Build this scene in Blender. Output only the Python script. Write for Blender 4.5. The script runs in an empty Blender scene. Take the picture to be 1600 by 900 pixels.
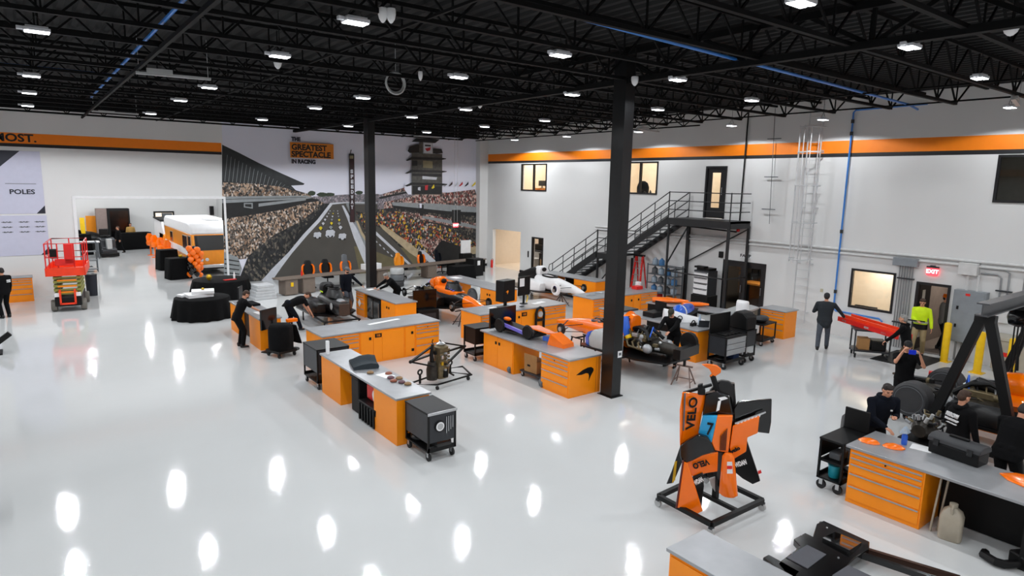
import bpy, math, random
from mathutils import Vector, Matrix
random.seed(7)
PI = math.pi
SC = bpy.context.scene
COL = SC.collection

# ------------------------------------------------------------------ camera
FPX, YAW, PITCH, ROLL, CAMH = 1006.1, 0.648675, 0.162391, 0.0205118, 5.1
cy_, sy_, cp_, sp_ = math.cos(YAW), math.sin(YAW), math.cos(PITCH), math.sin(PITCH)
_fw = Vector((sy_*cp_, cy_*cp_, -sp_)); _rt = Vector((cy_, -sy_, 0)); _up = _rt.cross(_fw)
_r2 = math.cos(ROLL)*_rt + math.sin(ROLL)*_up
_u2 = -math.sin(ROLL)*_rt + math.cos(ROLL)*_up
cam = bpy.data.cameras.new('camera'); camo = bpy.data.objects.new('camera', cam); COL.objects.link(camo)
cam.sensor_width = 36; cam.lens = FPX*36/1600; cam.clip_end = 200
camo.matrix_world = Matrix(((_r2.x, _u2.x, -_fw.x, 0), (_r2.y, _u2.y, -_fw.y, 0), (_r2.z, _u2.z, -_fw.z, CAMH), (0, 0, 0, 1)))
SC.camera = camo

# ------------------------------------------------------------------ light and exposure
w = bpy.data.worlds.new('world'); SC.world = w; w.use_nodes = True
w.node_tree.nodes['Background'].inputs[0].default_value = (0.8, 0.85, 0.9, 1)
w.node_tree.nodes['Background'].inputs[1].default_value = 0.02
SC.view_settings.view_transform = 'Standard'; SC.view_settings.look = 'None'
SC.view_settings.gamma = 1; SC.view_settings.use_curve_mapping = False
SC.view_settings.exposure = 0.0
LAMP_W = 222.0        # watts of each high bay fixture
LAMP_COL = (0.94, 0.97, 1.0)
LAMP_CONE = math.radians(160)   # cut-off of the fixture's reflector
DIFFUSER = 9.0

# ------------------------------------------------------------------ pixel -> point on a real plane
def ray(px, py): return ((px-800)/FPX)*_r2 - ((py-450)/FPX)*_u2 + _fw
def G(px, py, z=0.0):
    d = ray(px, py); t = (z-CAMH)/d.z; return (d.x*t, d.y*t)
def onX(px, py, X):
    d = ray(px, py); t = X/d.x; return (d.y*t, CAMH+d.z*t)
def onY(px, py, Y):
    d = ray(px, py); t = Y/d.y; return (d.x*t, CAMH+d.z*t)

# ------------------------------------------------------------------ materials
MATS = {}
def lin(c): return tuple((x/12.92 if x <= 0.04045 else ((x+0.055)/1.055)**2.4) for x in c)
def hexc(h): return lin(tuple(int(h[i:i+2], 16)/255 for i in (0, 2, 4)))
def mat(name, h, rough=0.5, metal=0.0, var=0.06, scale=6.0, bump=0.0, bscale=60, spec=0.5, coat=0.0, alpha=1.0, trans=0.0):
    if name in MATS: return MATS[name]
    m = bpy.data.materials.new(name); m.use_nodes = True
    nt = m.node_tree; b = nt.nodes['Principled BSDF']
    c = hexc(h)
    b.inputs['Roughness'].default_value = rough; b.inputs['Metallic'].default_value = metal
    b.inputs['Specular IOR Level'].default_value = spec
    b.inputs['Coat Weight'].default_value = coat; b.inputs['Coat Roughness'].default_value = 0.06
    b.inputs['Alpha'].default_value = alpha
    b.inputs['Transmission Weight'].default_value = trans
    tc = nt.nodes.new('ShaderNodeTexCoord')
    n = nt.nodes.new('ShaderNodeTexNoise'); n.inputs['Scale'].default_value = scale; n.inputs['Detail'].default_value = 3
    nt.links.new(tc.outputs['Object'], n.inputs['Vector'])
    r = nt.nodes.new('ShaderNodeMapRange'); r.inputs['From Min'].default_value = 0.3; r.inputs['From Max'].default_value = 0.7
    r.inputs['To Min'].default_value = 1-var; r.inputs['To Max'].default_value = 1+var
    nt.links.new(n.outputs['Fac'], r.inputs['Value'])
    mx = nt.nodes.new('ShaderNodeVectorMath'); mx.operation = 'SCALE'; mx.inputs[0].default_value = c
    nt.links.new(r.outputs[0], mx.inputs['Scale']); nt.links.new(mx.outputs[0], b.inputs['Base Color'])
    if bump:
        n2 = nt.nodes.new('ShaderNodeTexNoise'); n2.inputs['Scale'].default_value = bscale
        nt.links.new(tc.outputs['Object'], n2.inputs['Vector'])
        bp = nt.nodes.new('ShaderNodeBump'); bp.inputs['Strength'].default_value = bump; bp.inputs['Distance'].default_value = 0.02
        nt.links.new(n2.outputs['Fac'], bp.inputs['Height']); nt.links.new(bp.outputs[0], b.inputs['Normal'])
    MATS[name] = m
    return m
def emit(name, col, strength):
    if name in MATS: return MATS[name]
    m = bpy.data.materials.new(name); m.use_nodes = True
    b = m.node_tree.nodes['Principled BSDF']
    b.inputs['Base Color'].default_value = (*col, 1)
    b.inputs['Emission Color'].default_value = (*col, 1); b.inputs['Emission Strength'].default_value = strength
    MATS[name] = m
    return m
def glass(name):
    if name in MATS: return MATS[name]
    m = bpy.data.materials.new(name); m.use_nodes = True
    nt = m.node_tree; nt.nodes.clear()
    o = nt.nodes.new('ShaderNodeOutputMaterial'); t = nt.nodes.new('ShaderNodeBsdfTransparent'); g = nt.nodes.new('ShaderNodeBsdfGlossy')
    g.inputs['Roughness'].default_value = 0.02; g.inputs['Color'].default_value = (0.9, 0.95, 1, 1)
    t.inputs['Color'].default_value = (0.9, 0.93, 0.93, 1)
    f = nt.nodes.new('ShaderNodeFresnel'); f.inputs['IOR'].default_value = 1.5
    ge = nt.nodes.new('ShaderNodeNewGeometry'); iv = nt.nodes.new('ShaderNodeMath'); iv.operation = 'SUBTRACT'; iv.inputs[0].default_value = 1.0
    ml = nt.nodes.new('ShaderNodeMath'); ml.operation = 'MULTIPLY'
    nt.links.new(ge.outputs['Backfacing'], iv.inputs[1]); nt.links.new(iv.outputs[0], ml.inputs[0]); nt.links.new(f.outputs[0], ml.inputs[1])
    x = nt.nodes.new('ShaderNodeMixShader')
    nt.links.new(ml.outputs[0], x.inputs[0]); nt.links.new(t.outputs[0], x.inputs[1]); nt.links.new(g.outputs[0], x.inputs[2])
    nt.links.new(x.outputs[0], o.inputs['Surface'])
    MATS[name] = m
    return m

M_orange = mat('orange_powder_coat', 'ff9300', 0.42, var=0.02)
M_orange_car = mat('papaya_paint', 'ff7600', 0.22, coat=0.4, var=0.03)
M_amber = mat('amber_paint', 'f0920c', 0.3, coat=0.3, var=0.04)
M_black = mat('black_metal', '070708', 0.5, var=0.2, spec=0.3)
M_black_gl = mat('gloss_black', '060607', 0.15, coat=0.3, var=0.2)
M_carbon = mat('carbon_fibre', '0b0b0c', 0.32, coat=0.2, var=0.3, scale=40, spec=0.35)
M_dgrey = mat('dark_grey_metal', '303236', 0.4, metal=0.2, var=0.08)
M_mgrey = mat('mid_grey_plastic', '5b5f63', 0.5)
M_lgrey = mat('light_grey_paint', 'aeb0b0', 0.45)
M_steel = mat('brushed_steel', 'a3a5a8', 0.33, metal=0.35, var=0.08, scale=3)
M_alu = mat('aluminium', 'c9cbcd', 0.3, metal=0.9, var=0.06)
M_chrome = mat('chrome', 'e0e0e0', 0.12, metal=1.0, var=0.02)
M_white = mat('white_paint', 'e9e9ea', 0.4, var=0.03)
M_paper = mat('white_paper', 'f1f1f1', 0.7, var=0.02)
M_red = mat('red_paint', 'd81e18', 0.4)
M_redor = mat('orange_red_paint', 'f03a10', 0.4)
M_yellow = mat('yellow_paint', 'f2c40c', 0.4)
M_green = mat('hi_vis_yellow_green', 'd4f408', 0.7)
M_olive = mat('olive_paint', '8f8f42', 0.5)
M_blue = mat('blue_paint', '1f5fd0', 0.3, coat=0.4)
M_sky = mat('sky_blue_paint', '25a3dc', 0.3, coat=0.3)
M_teal = mat('teal_plastic', '1b93a6', 0.4)
M_rubber = mat('rubber', '1b1b1c', 0.7, var=0.15)
M_tyre = mat('tyre_rubber', '2e2e30', 0.6, var=0.1)
M_card = mat('cardboard', 'a87b4a', 0.8)
M_wood = mat('wood', '8a6a44', 0.6, var=0.2, scale=20)
M_taupe = mat('taupe_laminate', '776a5f', 0.5)
M_cloth = mat('black_cloth', '09090a', 0.95, var=0.2, spec=0.2, bump=0.2, bscale=8)
M_navy = mat('navy_fabric', '0c101a', 0.95, var=0.2, spec=0.2, bump=0.15, bscale=15)
M_blackfab = mat('black_fabric', '09090b', 0.95, var=0.25, spec=0.2, bump=0.15, bscale=15)
M_greyfab = mat('grey_denim', '474c55', 0.9, var=0.2)
M_khaki = mat('khaki_fabric', '9b8a66', 0.9, var=0.12)
M_brownfab = mat('brown_fabric', '5b472e', 0.9, var=0.12)
M_skin = mat('skin', 'c98f72', 0.55, var=0.06)
M_hair = mat('dark_hair', '1d1512', 0.7, var=0.3, scale=40)
M_brownhair = mat('brown_hair', '3a2517', 0.7, var=0.3, scale=40)
M_greyhair = mat('grey_hair', '8f8d89', 0.7, var=0.25, scale=40)
M_bronze = mat('magnesium_bronze', '6f6248', 0.45, metal=0.5, var=0.25, scale=14)
M_engine = mat('engine_dark', '33302b', 0.45, metal=0.4, var=0.35, scale=12)
M_screen = mat('black_screen', '0a0b0e', 0.12, var=0.05)
M_glass = glass('clear_glass')
M_tan = mat('warm_wall', 'e0d0bc', 0.8, var=0.02)
M_gold = mat('gold_foil', 'c9a227', 0.3, metal=0.6)

# ------------------------------------------------------------------ mesh builder
class MB:
    def __init__(s): s.v = []; s.f = []; s.m = []
    def add(s, vs, fs, mi=0):
        o = len(s.v); s.v.extend([tuple(p) for p in vs])
        for f in fs: s.f.append(tuple(i+o for i in f)); s.m.append(mi)
    def poly(s, pts, mi=0): s.add(pts, [tuple(range(len(pts)))], mi)
    def box(s, x0, x1, y0, y1, z0, z1, mi=0):
        if x0 > x1: x0, x1 = x1, x0
        if y0 > y1: y0, y1 = y1, y0
        if z0 > z1: z0, z1 = z1, z0
        s.add([(x0,y0,z0),(x1,y0,z0),(x1,y1,z0),(x0,y1,z0),(x0,y0,z1),(x1,y0,z1),(x1,y1,z1),(x0,y1,z1)],
              [(0,3,2,1),(4,5,6,7),(0,1,5,4),(1,2,6,5),(2,3,7,6),(3,0,4,7)], mi)
    def cb(s, c, d, mi=0):      # centre, dims
        s.box(c[0]-d[0]/2, c[0]+d[0]/2, c[1]-d[1]/2, c[1]+d[1]/2, c[2]-d[2]/2, c[2]+d[2]/2, mi)
    def bar(s, p0, p1, w, h=None, mi=0):    # rectangular bar between two points
        h = h or w; p0 = Vector(p0); p1 = Vector(p1); d = (p1-p0).normalized()
        u = Vector((0,0,1)) if abs(d.z) < 0.9 else Vector((0,1,0))
        a = d.cross(u).normalized()*(w/2); b = a.cross(d).normalized()*(h/2)
        vs = [p+sa*a+sb*b for p in (p0,p1) for sa,sb in ((-1,-1),(1,-1),(1,1),(-1,1))]
        s.add(vs, [(0,1,2,3),(7,6,5,4),(0,4,5,1),(1,5,6,2),(2,6,7,3),(3,7,4,0)], mi)
    def cyl(s, p0, p1, r0, r1=None, n=12, mi=0, caps=True):
        r1 = r0 if r1 is None else r1
        p0 = Vector(p0); p1 = Vector(p1); d = (p1-p0).normalized()
        u = Vector((0,0,1)) if abs(d.z) < 0.9 else Vector((1,0,0))
        a = d.cross(u).normalized(); b = d.cross(a).normalized()
        vs = []
        for p, r in ((p0,r0),(p1,r1)):
            for i in range(n):
                t = 2*PI*i/n; vs.append(p+a*(r*math.cos(t))+b*(r*math.sin(t)))
        fs = [(i,(i+1)%n,n+(i+1)%n,n+i) for i in range(n)]
        if caps: fs += [tuple(range(n-1,-1,-1)), tuple(range(n,2*n))]
        s.add(vs, fs, mi)
    def tube(s, pts, r, n=8, mi=0, closed=False):
        P = [Vector(p) for p in pts]; N = len(P); rings = []; a = None
        for i in range(N):
            if closed: d = (P[(i+1)%N]-P[i-1])
            else: d = P[min(i+1,N-1)]-P[max(i-1,0)]
            d = d.normalized()
            if a is None:
                u = Vector((0,0,1)) if abs(d.z) < 0.9 else Vector((1,0,0)); a = d.cross(u).normalized()
            else:
                a = (a-d*a.dot(d)); a = a.normalized() if a.length > 1e-6 else d.orthogonal().normalized()
            b = d.cross(a)
            rr = r[i] if isinstance(r, (list,tuple)) else r
            rings.append([P[i]+a*(rr*math.cos(2*PI*k/n))+b*(rr*math.sin(2*PI*k/n)) for k in range(n)])
        s.loft(rings, mi, closed=closed)
    def loft(s, rings, mi=0, closed=False, caps=True):
        n = len(rings[0]); vs = [p for r in rings for p in r]; fs = []
        R = len(rings)
        for i in range(R if closed else R-1):
            j = (i+1) % R
            for k in range(n): fs.append((i*n+k, i*n+(k+1)%n, j*n+(k+1)%n, j*n+k))
        if caps and not closed: fs += [tuple(range(n-1,-1,-1)), tuple((R-1)*n+k for k in range(n))]
        s.add(vs, fs, mi)
    def lathe(s, prof, c=(0,0,0), n=16, mi=0, axis='z'):   # prof: list of (r, h)
        rings = []
        for r, h in prof:
            ring = []
            for k in range(n):
                t = 2*PI*k/n; x, y = r*math.cos(t), r*math.sin(t)
                p = {'z': (x,y,h), 'x': (h,x,y), 'y': (y,h,x)}[axis]
                ring.append((c[0]+p[0], c[1]+p[1], c[2]+p[2]))
            rings.append(ring)
        s.loft(rings, mi)
    def torus(s, c, R, r, axis='z', n=24, k=8, mi=0):
        pts = []
        for i in range(n):
            t = 2*PI*i/n; x, y = R*math.cos(t), R*math.sin(t)
            p = {'z': (x,y,0), 'x': (0,x,y), 'y': (y,0,x)}[axis]
            pts.append((c[0]+p[0], c[1]+p[1], c[2]+p[2]))
        s.tube(pts, r, k, mi, closed=True)
    def ell(s, c, r, n=12, k=8, mi=0):
        if not hasattr(r, '__len__'): r = (r,r,r)
        rings = []
        for j in range(k+1):
            ph = -PI/2+PI*j/k; cr = max(math.cos(ph), 0.02)
            rings.append([(c[0]+r[0]*cr*math.cos(2*PI*i/n), c[1]+r[1]*cr*math.sin(2*PI*i/n), c[2]+r[2]*math.sin(ph)) for i in range(n)])
        s.loft(rings, mi)
    def prism(s, pts2, a0, a1, axis='z', mi=0):     # polygon extruded along an axis
        def P(u, v, h): return {'z': (u,v,h), 'x': (h,u,v), 'y': (u,h,v)}[axis]
        n = len(pts2); area = sum(pts2[i][0]*pts2[(i+1)%n][1]-pts2[(i+1)%n][0]*pts2[i][1] for i in range(n))
        q = pts2 if area > 0 else pts2[::-1]
        vs = [P(u,v,a0) for u,v in q]+[P(u,v,a1) for u,v in q]
        fs = [tuple(range(n-1,-1,-1)), tuple(range(n,2*n))]+[(i,(i+1)%n,n+(i+1)%n,n+i) for i in range(n)]
        s.add(vs, fs, mi)
    def xf(s, M):
        s.v = [tuple(M @ Vector(p)) for p in s.v]; return s
    def merge(s, o, M=None):
        vs = o.v if M is None else [tuple(M @ Vector(p)) for p in o.v]
        k = len(s.v); s.v.extend(vs)
        for f, m in zip(o.f, o.m): s.f.append(tuple(i+k for i in f)); s.m.append(m)
    def mesh(s, name, mats, smooth=40):
        me = bpy.data.meshes.new(name); me.from_pydata(s.v, [], s.f); me.update()
        if not isinstance(mats, (list,tuple)): mats = [mats]
        for m in mats: me.materials.append(m)
        me.polygons.foreach_set('material_index', s.m)
        if smooth:
            me.polygons.foreach_set('use_smooth', [True]*len(s.f)); me.set_sharp_from_angle(angle=math.radians(smooth))
        return me
    def build(s, name, mats, parent=None, bevel=0, smooth=40, loc=None, rot=None):
        o = bpy.data.objects.new(name, s.mesh(name, mats, smooth)); COL.objects.link(o)
        if parent: o.parent = parent
        if loc is not None: o.location = loc
        if rot is not None: o.rotation_euler = rot
        if bevel:
            b = o.modifiers.new('bevel', 'BEVEL'); b.width = bevel; b.segments = 2; b.limit_method = 'ANGLE'
        return o

def tag(o, label, cat, group=None):
    o['label'] = label; o['category'] = cat
    if group: o['group'] = group
    return o
def thing(name, label, cat, loc=(0,0,0), rz=0.0, group=None):
    o = bpy.data.objects.new(name, None); COL.objects.link(o); o.empty_display_size = 0.2
    o.location = loc if len(loc) == 3 else (*loc, 0); o.rotation_euler = (0, 0, rz)
    return tag(o, label, cat, group)
def struct(o): o['kind'] = 'structure'; return o
def dup(root, label, loc=None, rz=None, group=None):
    r = root.copy(); COL.objects.link(r); r['label'] = label
    if loc is not None: r.location = loc if len(loc) == 3 else (*loc, root.location.z)
    if rz is not None: r.rotation_euler = (r.rotation_euler.x, r.rotation_euler.y, rz)
    if group: r['group'] = group
    for ch in list(root.children):
        c = ch.copy(); COL.objects.link(c); c.parent = r
        for g in list(ch.children):
            d = g.copy(); COL.objects.link(d); d.parent = c
    return r
def text(name, body, size, material, parent, M, extrude=0.002, align='CENTER', sx=1.0, bold=0.0):
    cu = bpy.data.curves.new(name, 'FONT'); cu.body = body; cu.size = size; cu.extrude = extrude
    cu.align_x = align; cu.align_y = 'CENTER'; cu.offset = bold; cu.resolution_u = 3
    t = bpy.data.objects.new(name, cu); COL.objects.link(t)
    dg = bpy.context.evaluated_depsgraph_get(); me = bpy.data.meshes.new_from_object(t.evaluated_get(dg))
    bpy.data.objects.remove(t); bpy.data.curves.remove(cu)
    me.transform(Matrix.Diagonal((sx, 1, 1, 1))); me.materials.clear(); me.materials.append(material)
    o = bpy.data.objects.new(name, me); COL.objects.link(o)
    o.matrix_basis = M
    if parent: o.parent = parent
    return o
def frame(origin, xdir, ydir):
    x = Vector(xdir).normalized(); y = Vector(ydir).normalized(); z = x.cross(y).normalized(); y = z.cross(x)
    return Matrix(((x.x,y.x,z.x,origin[0]),(x.y,y.y,z.y,origin[1]),(x.z,y.z,z.z,origin[2]),(0,0,0,1)))
# ------------------------------------------------------------------ the room
XR, YB, XL, YF = 22.6, 32.9, -9.0, -7.0
ZD = 8.15
M_wall = mat('wall_white', 'dcdcdb', 0.7, var=0.015, scale=0.7)
M_sorange = mat('stripe_orange', 'f98400', 0.6, var=0.02)
M_sblack = mat('stripe_black', '17181b', 0.6)
M_deck = mat('deck_black', '060607', 0.9, var=0.1)
M_joist = mat('joist_black', '070708', 0.7, var=0.15, spec=0.2)

def floor_mat():
    m = mat('epoxy_floor', 'd2d4d4', 0.14, var=0.03, scale=0.35, spec=0.5)
    nt = m.node_tree; b = nt.nodes['Principled BSDF']
    tc = nt.nodes.new('ShaderNodeTexCoord')
    n = nt.nodes.new('ShaderNodeTexNoise'); n.inputs['Scale'].default_value = 2.2; n.inputs['Detail'].default_value = 4
    nt.links.new(tc.outputs['Object'], n.inputs['Vector'])
    r = nt.nodes.new('ShaderNodeMapRange'); r.inputs['To Min'].default_value = 0.025; r.inputs['To Max'].default_value = 0.085
    nt.links.new(n.outputs['Fac'], r.inputs['Value']); nt.links.new(r.outputs[0], b.inputs['Roughness'])
    n2 = nt.nodes.new('ShaderNodeTexNoise'); n2.inputs['Scale'].default_value = 6.0; n2.inputs['Detail'].default_value = 7; n2.inputs['Roughness'].default_value = 0.62
    nt.links.new(tc.outputs['Object'], n2.inputs['Vector'])
    bp = nt.nodes.new('ShaderNodeBump'); bp.inputs['Strength'].default_value = 0.22; bp.inputs['Distance'].default_value = 0.006
    nt.links.new(n2.outputs['Fac'], bp.inputs['Height']); nt.links.new(bp.outputs[0], b.inputs['Normal'])
    return m
b = MB(); b.box(XL-0.2, XR, YF, YB, -0.2, 0); b.box(XL-0.2, 12, YB, 56, -0.2, 0); b.box(XR, 31, YF, YB, -0.2, 0)
struct(b.build('floor', floor_mat(), smooth=0))

def wall(name, axis, pos, thick, u0, u1, z0, z1, holes=(), bands=()):
    # axis 'x': plane x=pos, u=y ; axis 'y': plane y=pos, u=x. thick goes outward (+)
    us = sorted({u0, u1, *[h[0] for h in holes], *[h[1] for h in holes]})
    zs = sorted({z0, z1, *[h[2] for h in holes], *[h[3] for h in holes], *[v for q in bands for v in q[:2]]})
    b = MB()
    P = (lambda u, z, d: (pos+d, u, z)) if axis == 'x' else (lambda u, z, d: (u, pos+d, z))
    inh = lambda u, z: any(h[0] < u < h[1] and h[2] < z < h[3] for h in holes)
    for i in range(len(us)-1):
        for j in range(len(zs)-1):
            a, c, e, f = us[i], us[i+1], zs[j], zs[j+1]
            if inh((a+c)/2, (e+f)/2): continue
            mi = 0
            for lo, hi, k in bands:
                if lo-1e-6 <= e and f <= hi+1e-6: mi = k
            b.poly([P(a,e,0), P(c,e,0), P(c,f,0), P(a,f,0)], mi)
            b.poly([P(a,f,thick), P(c,f,thick), P(c,e,thick), P(a,e,thick)], 0)
    for h in holes:
        for (ua,za),(ub,zb) in tuple(q for q in (((h[0],h[2]),(h[0],h[3])),((h[0],h[3]),(h[1],h[3])),((h[1],h[3]),(h[1],h[2])),((h[1],h[2]),(h[0],h[2]))) if q[0][1]+q[1][1] > 0.01):
            b.poly([P(ua,za,0),P(ub,zb,0),P(ub,zb,thick),P(ua,za,thick)])
    return struct(b.build(name, [M_wall, M_sorange, M_sblack], smooth=0))
W1, W2, W3, W4 = (26.92,29.15,4.66,6.14), (19.26,21.33,4.69,6.15), (9.05,10.48,1.08,2.43), (4.6,6.7,4.81,6.17)
DU, DX, DD, DS = (15.72,16.73,3.82,5.92), (7.45,8.42,0,2.25), (13.68,15.59,0,2.2), (27.05,28.05,0,2.13)
OPR = (29.1, 31.85, 0, 2.32)
wall('wall_right', 'x', XR, 0.22, YF, YB, 0, 8.25, [W1,W2,W3,W4,DU,DX,DD,DS,OPR], [(6.32,6.74,1),(6.19,6.32,2)])
OPB = (1.78, 7.62, 0, 4.05)
wall('wall_back', 'y', YB, 0.25, XL, XR, 0, 8.25, [OPB], [])
wall('wall_left', 'x', XL, -0.2, YF, YB, 0, 8.25, [], [(6.2,6.65,1),(6.1,6.2,2)])
wall('wall_front', 'y', YF, -0.2, XL, XR, 0, 8.25, [], [(6.2,6.65,1),(6.1,6.2,2)])
# painted stripe of the back wall stops where the mural starts
b = MB(); b.box(XL, 7.66, YB-0.004, YB, 6.24, 6.65, 0); b.box(XL, 7.66, YB-0.004, YB, 6.11, 6.24, 1)
st = struct(b.build('trim_1', [M_sorange, M_sblack], smooth=0))
text('lettering', 'MOST.', 0.42, M_sblack, st, frame((0.66, YB-0.006, 6.445), (1,0,0), (0,0,1)), align='RIGHT', sx=1.15, bold=0.012)
# opening frame
b = MB(); x0, x1, _, z1 = OPB
b.box(x0-0.12, x0, YB-0.05, YB+0.3, 0, z1+0.12); b.box(x1, x1+0.1, YB-0.06, YB+0.3, 0, z1+0.12); b.box(x0, x1, YB-0.05, YB+0.3, z1, z1+0.12)
struct(b.build('trim_2', M_white, bevel=0.01))
# white corner pier with black base
b = MB(); b.box(22.02, 22.6, 32.45, 32.9, 0.12, 7.9)
struct(b.build('trim_3', M_wall, smooth=0))
b = MB(); b.box(22.0, 22.6, 32.43, 32.9, 0, 0.14)
struct(b.build('baseboard_back', M_black, smooth=0))
b = MB(); b.box(22.57, 22.6, 28.06, 29.1, 0, 0.14)
struct(b.build('baseboard_right', M_black, smooth=0))

# ceiling: ribbed deck
b = MB(); xs = []; x = XL
while x < XR+0.3:
    xs += [(x, ZD), (x+0.05, ZD+0.05), (x+0.15, ZD+0.05), (x+0.2, ZD)]; x += 0.3
for (xa,za),(xb,zb) in zip(xs[:-1], xs[1:]): b.poly([(xa,YF,za),(xa,YB,za),(xb,YB,zb),(xb,YF,zb)])
b.box(XL, XR+0.4, YF, YB, ZD+0.09, ZD+0.2)
struct(b.build('ceiling', M_deck, smooth=0))

def truss(length, depth, panel, chord, web):
    b = MB(); n = max(2, round(length/panel/2)*2); d = length/n
    b.bar((0,0,0),(length,0,0),chord,chord*0.8); b.bar((0,0,-depth),(length,0,-depth),chord,chord*0.8)
    for i in range(n):
        za, zb = (0,-depth) if i % 2 == 0 else (-depth, 0)
        b.bar((i*d,0,za),((i+1)*d,0,zb),web)
        if i % 2 == 0: b.bar(((i+1)*d,0,0),((i+1)*d,0,-depth),web*0.8)
    return b
mj1 = truss(20.1, 0.62, 0.62, 0.085, 0.035).mesh('roof_joist', M_joist, 0)
bj = MB(); L = 11.5
bj.bar((0,0,0),(L,0,0),0.085,0.07); bj.bar((0,0,-0.62),(9.3,0,-0.62),0.085,0.07)
for i in range(15):
    za, zb = (0,-0.62) if i % 2 == 0 else (-0.62, 0)
    bj.bar((i*0.62,0,za),((i+1)*0.62,0,zb),0.035)
    if i % 2 == 0: bj.bar(((i+1)*0.62,0,0),((i+1)*0.62,0,-0.62),0.03)
bj.bar((9.3,0,-0.62),(10.2,0,0),0.035); bj.bar((9.3,0,-0.62),(8.7,0,0),0.035)
mj2 = bj.mesh('roof_joist', M_joist, 0)
for k in range(-8, 16):
    y = 7.2+1.65*k
    if y > YB-0.4 or y < YF+0.4: continue
    for me, x in ((mj1, XL+0.02), (mj2, 11.12)):
        o = bpy.data.objects.new('roof_joist', me); COL.objects.link(o); o.location = (x, y, 8.07); struct(o)
g = truss(YB-YF-0.1, 0.62, 1.1, 0.15, 0.07)
g.xf(Matrix.Translation((11.1, YF+0.05, 8.02)) @ Matrix.Rotation(PI/2, 4, 'Z'))
struct(g.build('roof_girder', M_joist, smooth=0))
# bracing line near the right wall and horizontal bridging rows
for x, z in ((17.0, 7.47), (20.0, 7.47), (5.0, 7.47), (-2.0, 7.47)):
    b = MB(); b.bar((x,YF+0.1,z),(x,YB-0.1,z),0.04); struct(b.build('roof_bridging', M_joist, smooth=0))
g = truss(16.0, 0.5, 0.8, 0.06, 0.03); g.xf(Matrix.Translation((21.8, 16.6, 8.0)) @ Matrix.Rotation(PI/2, 4, 'Z'))
struct(g.build('roof_truss', M_joist, smooth=0))

# columns
M_col = mat('column_black', '0d0e10', 0.35, var=0.1)
def column(x, y, label):
    t = thing('steel_column', label, 'column', (x, y, 0))
    b = MB(); b.box(-0.15,0.15,-0.19,-0.165,0,8.0); b.box(-0.15,0.15,0.165,0.19,0,8.0); b.box(-0.15,-0.13,-0.165,0.165,0,8.0); b.box(0.13,0.15,-0.165,0.165,0,8.0); b.box(-0.145,0.145,-0.17,0.17,7.9,8.0)
    b.build('shaft', M_col, t, smooth=0)
    b = MB(); b.box(-0.2,0.2,-0.24,0.24,0,0.02); b.build('base_plate', M_col, t)
    return t
c1 = column(11.15, 10.63, 'tall black steel column standing beside the orange bench corner with the black swoosh')
b = MB(); b.box(0.0,0.14,-0.2,-0.19,0.98,1.14,0); b.box(0.03,0.11,-0.203,-0.2,1.03,1.1,1)
b.build('outlet_plate', [M_white, M_mgrey], c1)
b = MB(); b.tube([(0.19,-0.1,0.02),(0.19,-0.1,7.3)],0.015); b.build('conduit', M_black, c1)
column(11.15, 24.25, 'thin looking far black steel column in front of the race track mural')

# high bay light fixtures
M_diff = emit('diffuser', LAMP_COL, DIFFUSER)
M_fix = mat('fixture_white', 'd5d7dc', 0.4)
lampdata = bpy.data.lights.new('lamp', 'SPOT'); lampdata.shadow_soft_size = 0.065; lampdata.spot_size = LAMP_CONE; lampdata.spot_blend = 0.12
lampdata.energy = LAMP_W; lampdata.color = LAMP_COL
fx = None
lampdata_c = lampdata.copy(); lampdata_c.energy = LAMP_W*2.2; lampdata_c.spot_size = math.radians(176)
lampdata_b = lampdata.copy(); lampdata_b.energy = LAMP_W*2.4
def fixture(x, y, z, label):
    global fx
    if fx is None:
        fx = thing('high_bay_light', label, 'ceiling light', (x,y,z), 0, 'high bay lights')
        b = MB(); b.box(-0.2,0.2,-0.13,0.13,0,0.05); b.box(-0.17,0.17,-0.1,0.1,0.05,0.08); b.box(-0.3,-0.2,-0.05,0.05,0.01,0.06); b.build('housing', M_fix, fx, bevel=0.006)
        for s in (-1,1):
            b = MB(); b.box(-0.18,0.18,0.066*s-0.048,0.066*s+0.048,-0.012,0.0); b.build('diffuser', M_diff, fx)
        b = MB(); b.tube([(-0.15,0,0.07),(0,0,0.25),(0.15,0,0.07)],0.007,6); b.tube([(0,0,0.25),(0,0,0.86)],0.007,6); b.build('hanger', M_black, fx)
        l = bpy.data.objects.new('lamp', lampdata); COL.objects.link(l); l.parent = fx; l.location = (0,0,-0.03); fx.scale = (0.88,0.88,1)
        return fx
    o = dup(fx, label, (x,y,z))
    if y > 25 and y < 32:       # the row next to the mural is brighter
        for ch in o.children:
            if ch.type == 'LIGHT': ch.data = lampdata_b
    return o
rows = {0.4: (-4.5,-0.5,4.2,8.7,13.1,19.1,23.2,27.6), 4.0: (-4.5,-0.5,4.2,9.1,12.5,18.1,21.8,27.3), 7.7: (-4.5,-0.5,4.5,8.9,12.2,17.1,20.7,26.4),
        11.25: (-4.5,0.4,4.7,9.2,12.5,17.4,20.9,26.5), 15.2: (-4.5,0.4,5.0,10.0,13.1,18.3,22.1,26.8), 20.9: (-3.0,1.5,6.1,11.1,14.5,19.0,23.5,27.6), -3.6: (-4.5,0,4.6,9,13.3,19,23.2,27.6)}  # rows behind the viewer are unseen, added for illumination
sides = {0.4:'far left', 4.0:'left', 7.7:'middle left', 11.25:'girder', 15.2:'middle right', 20.9:'right wall', -3.6:'outermost left'}
for x, ys in rows.items():
    for i, y in enumerate(ys):
        rank = ['first','second','third','fourth','fifth','sixth','seventh','eighth'][i]
        fixture(x, y, 7.3, f'white high bay light, {rank} from the viewer in the {sides[x]} row')

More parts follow.
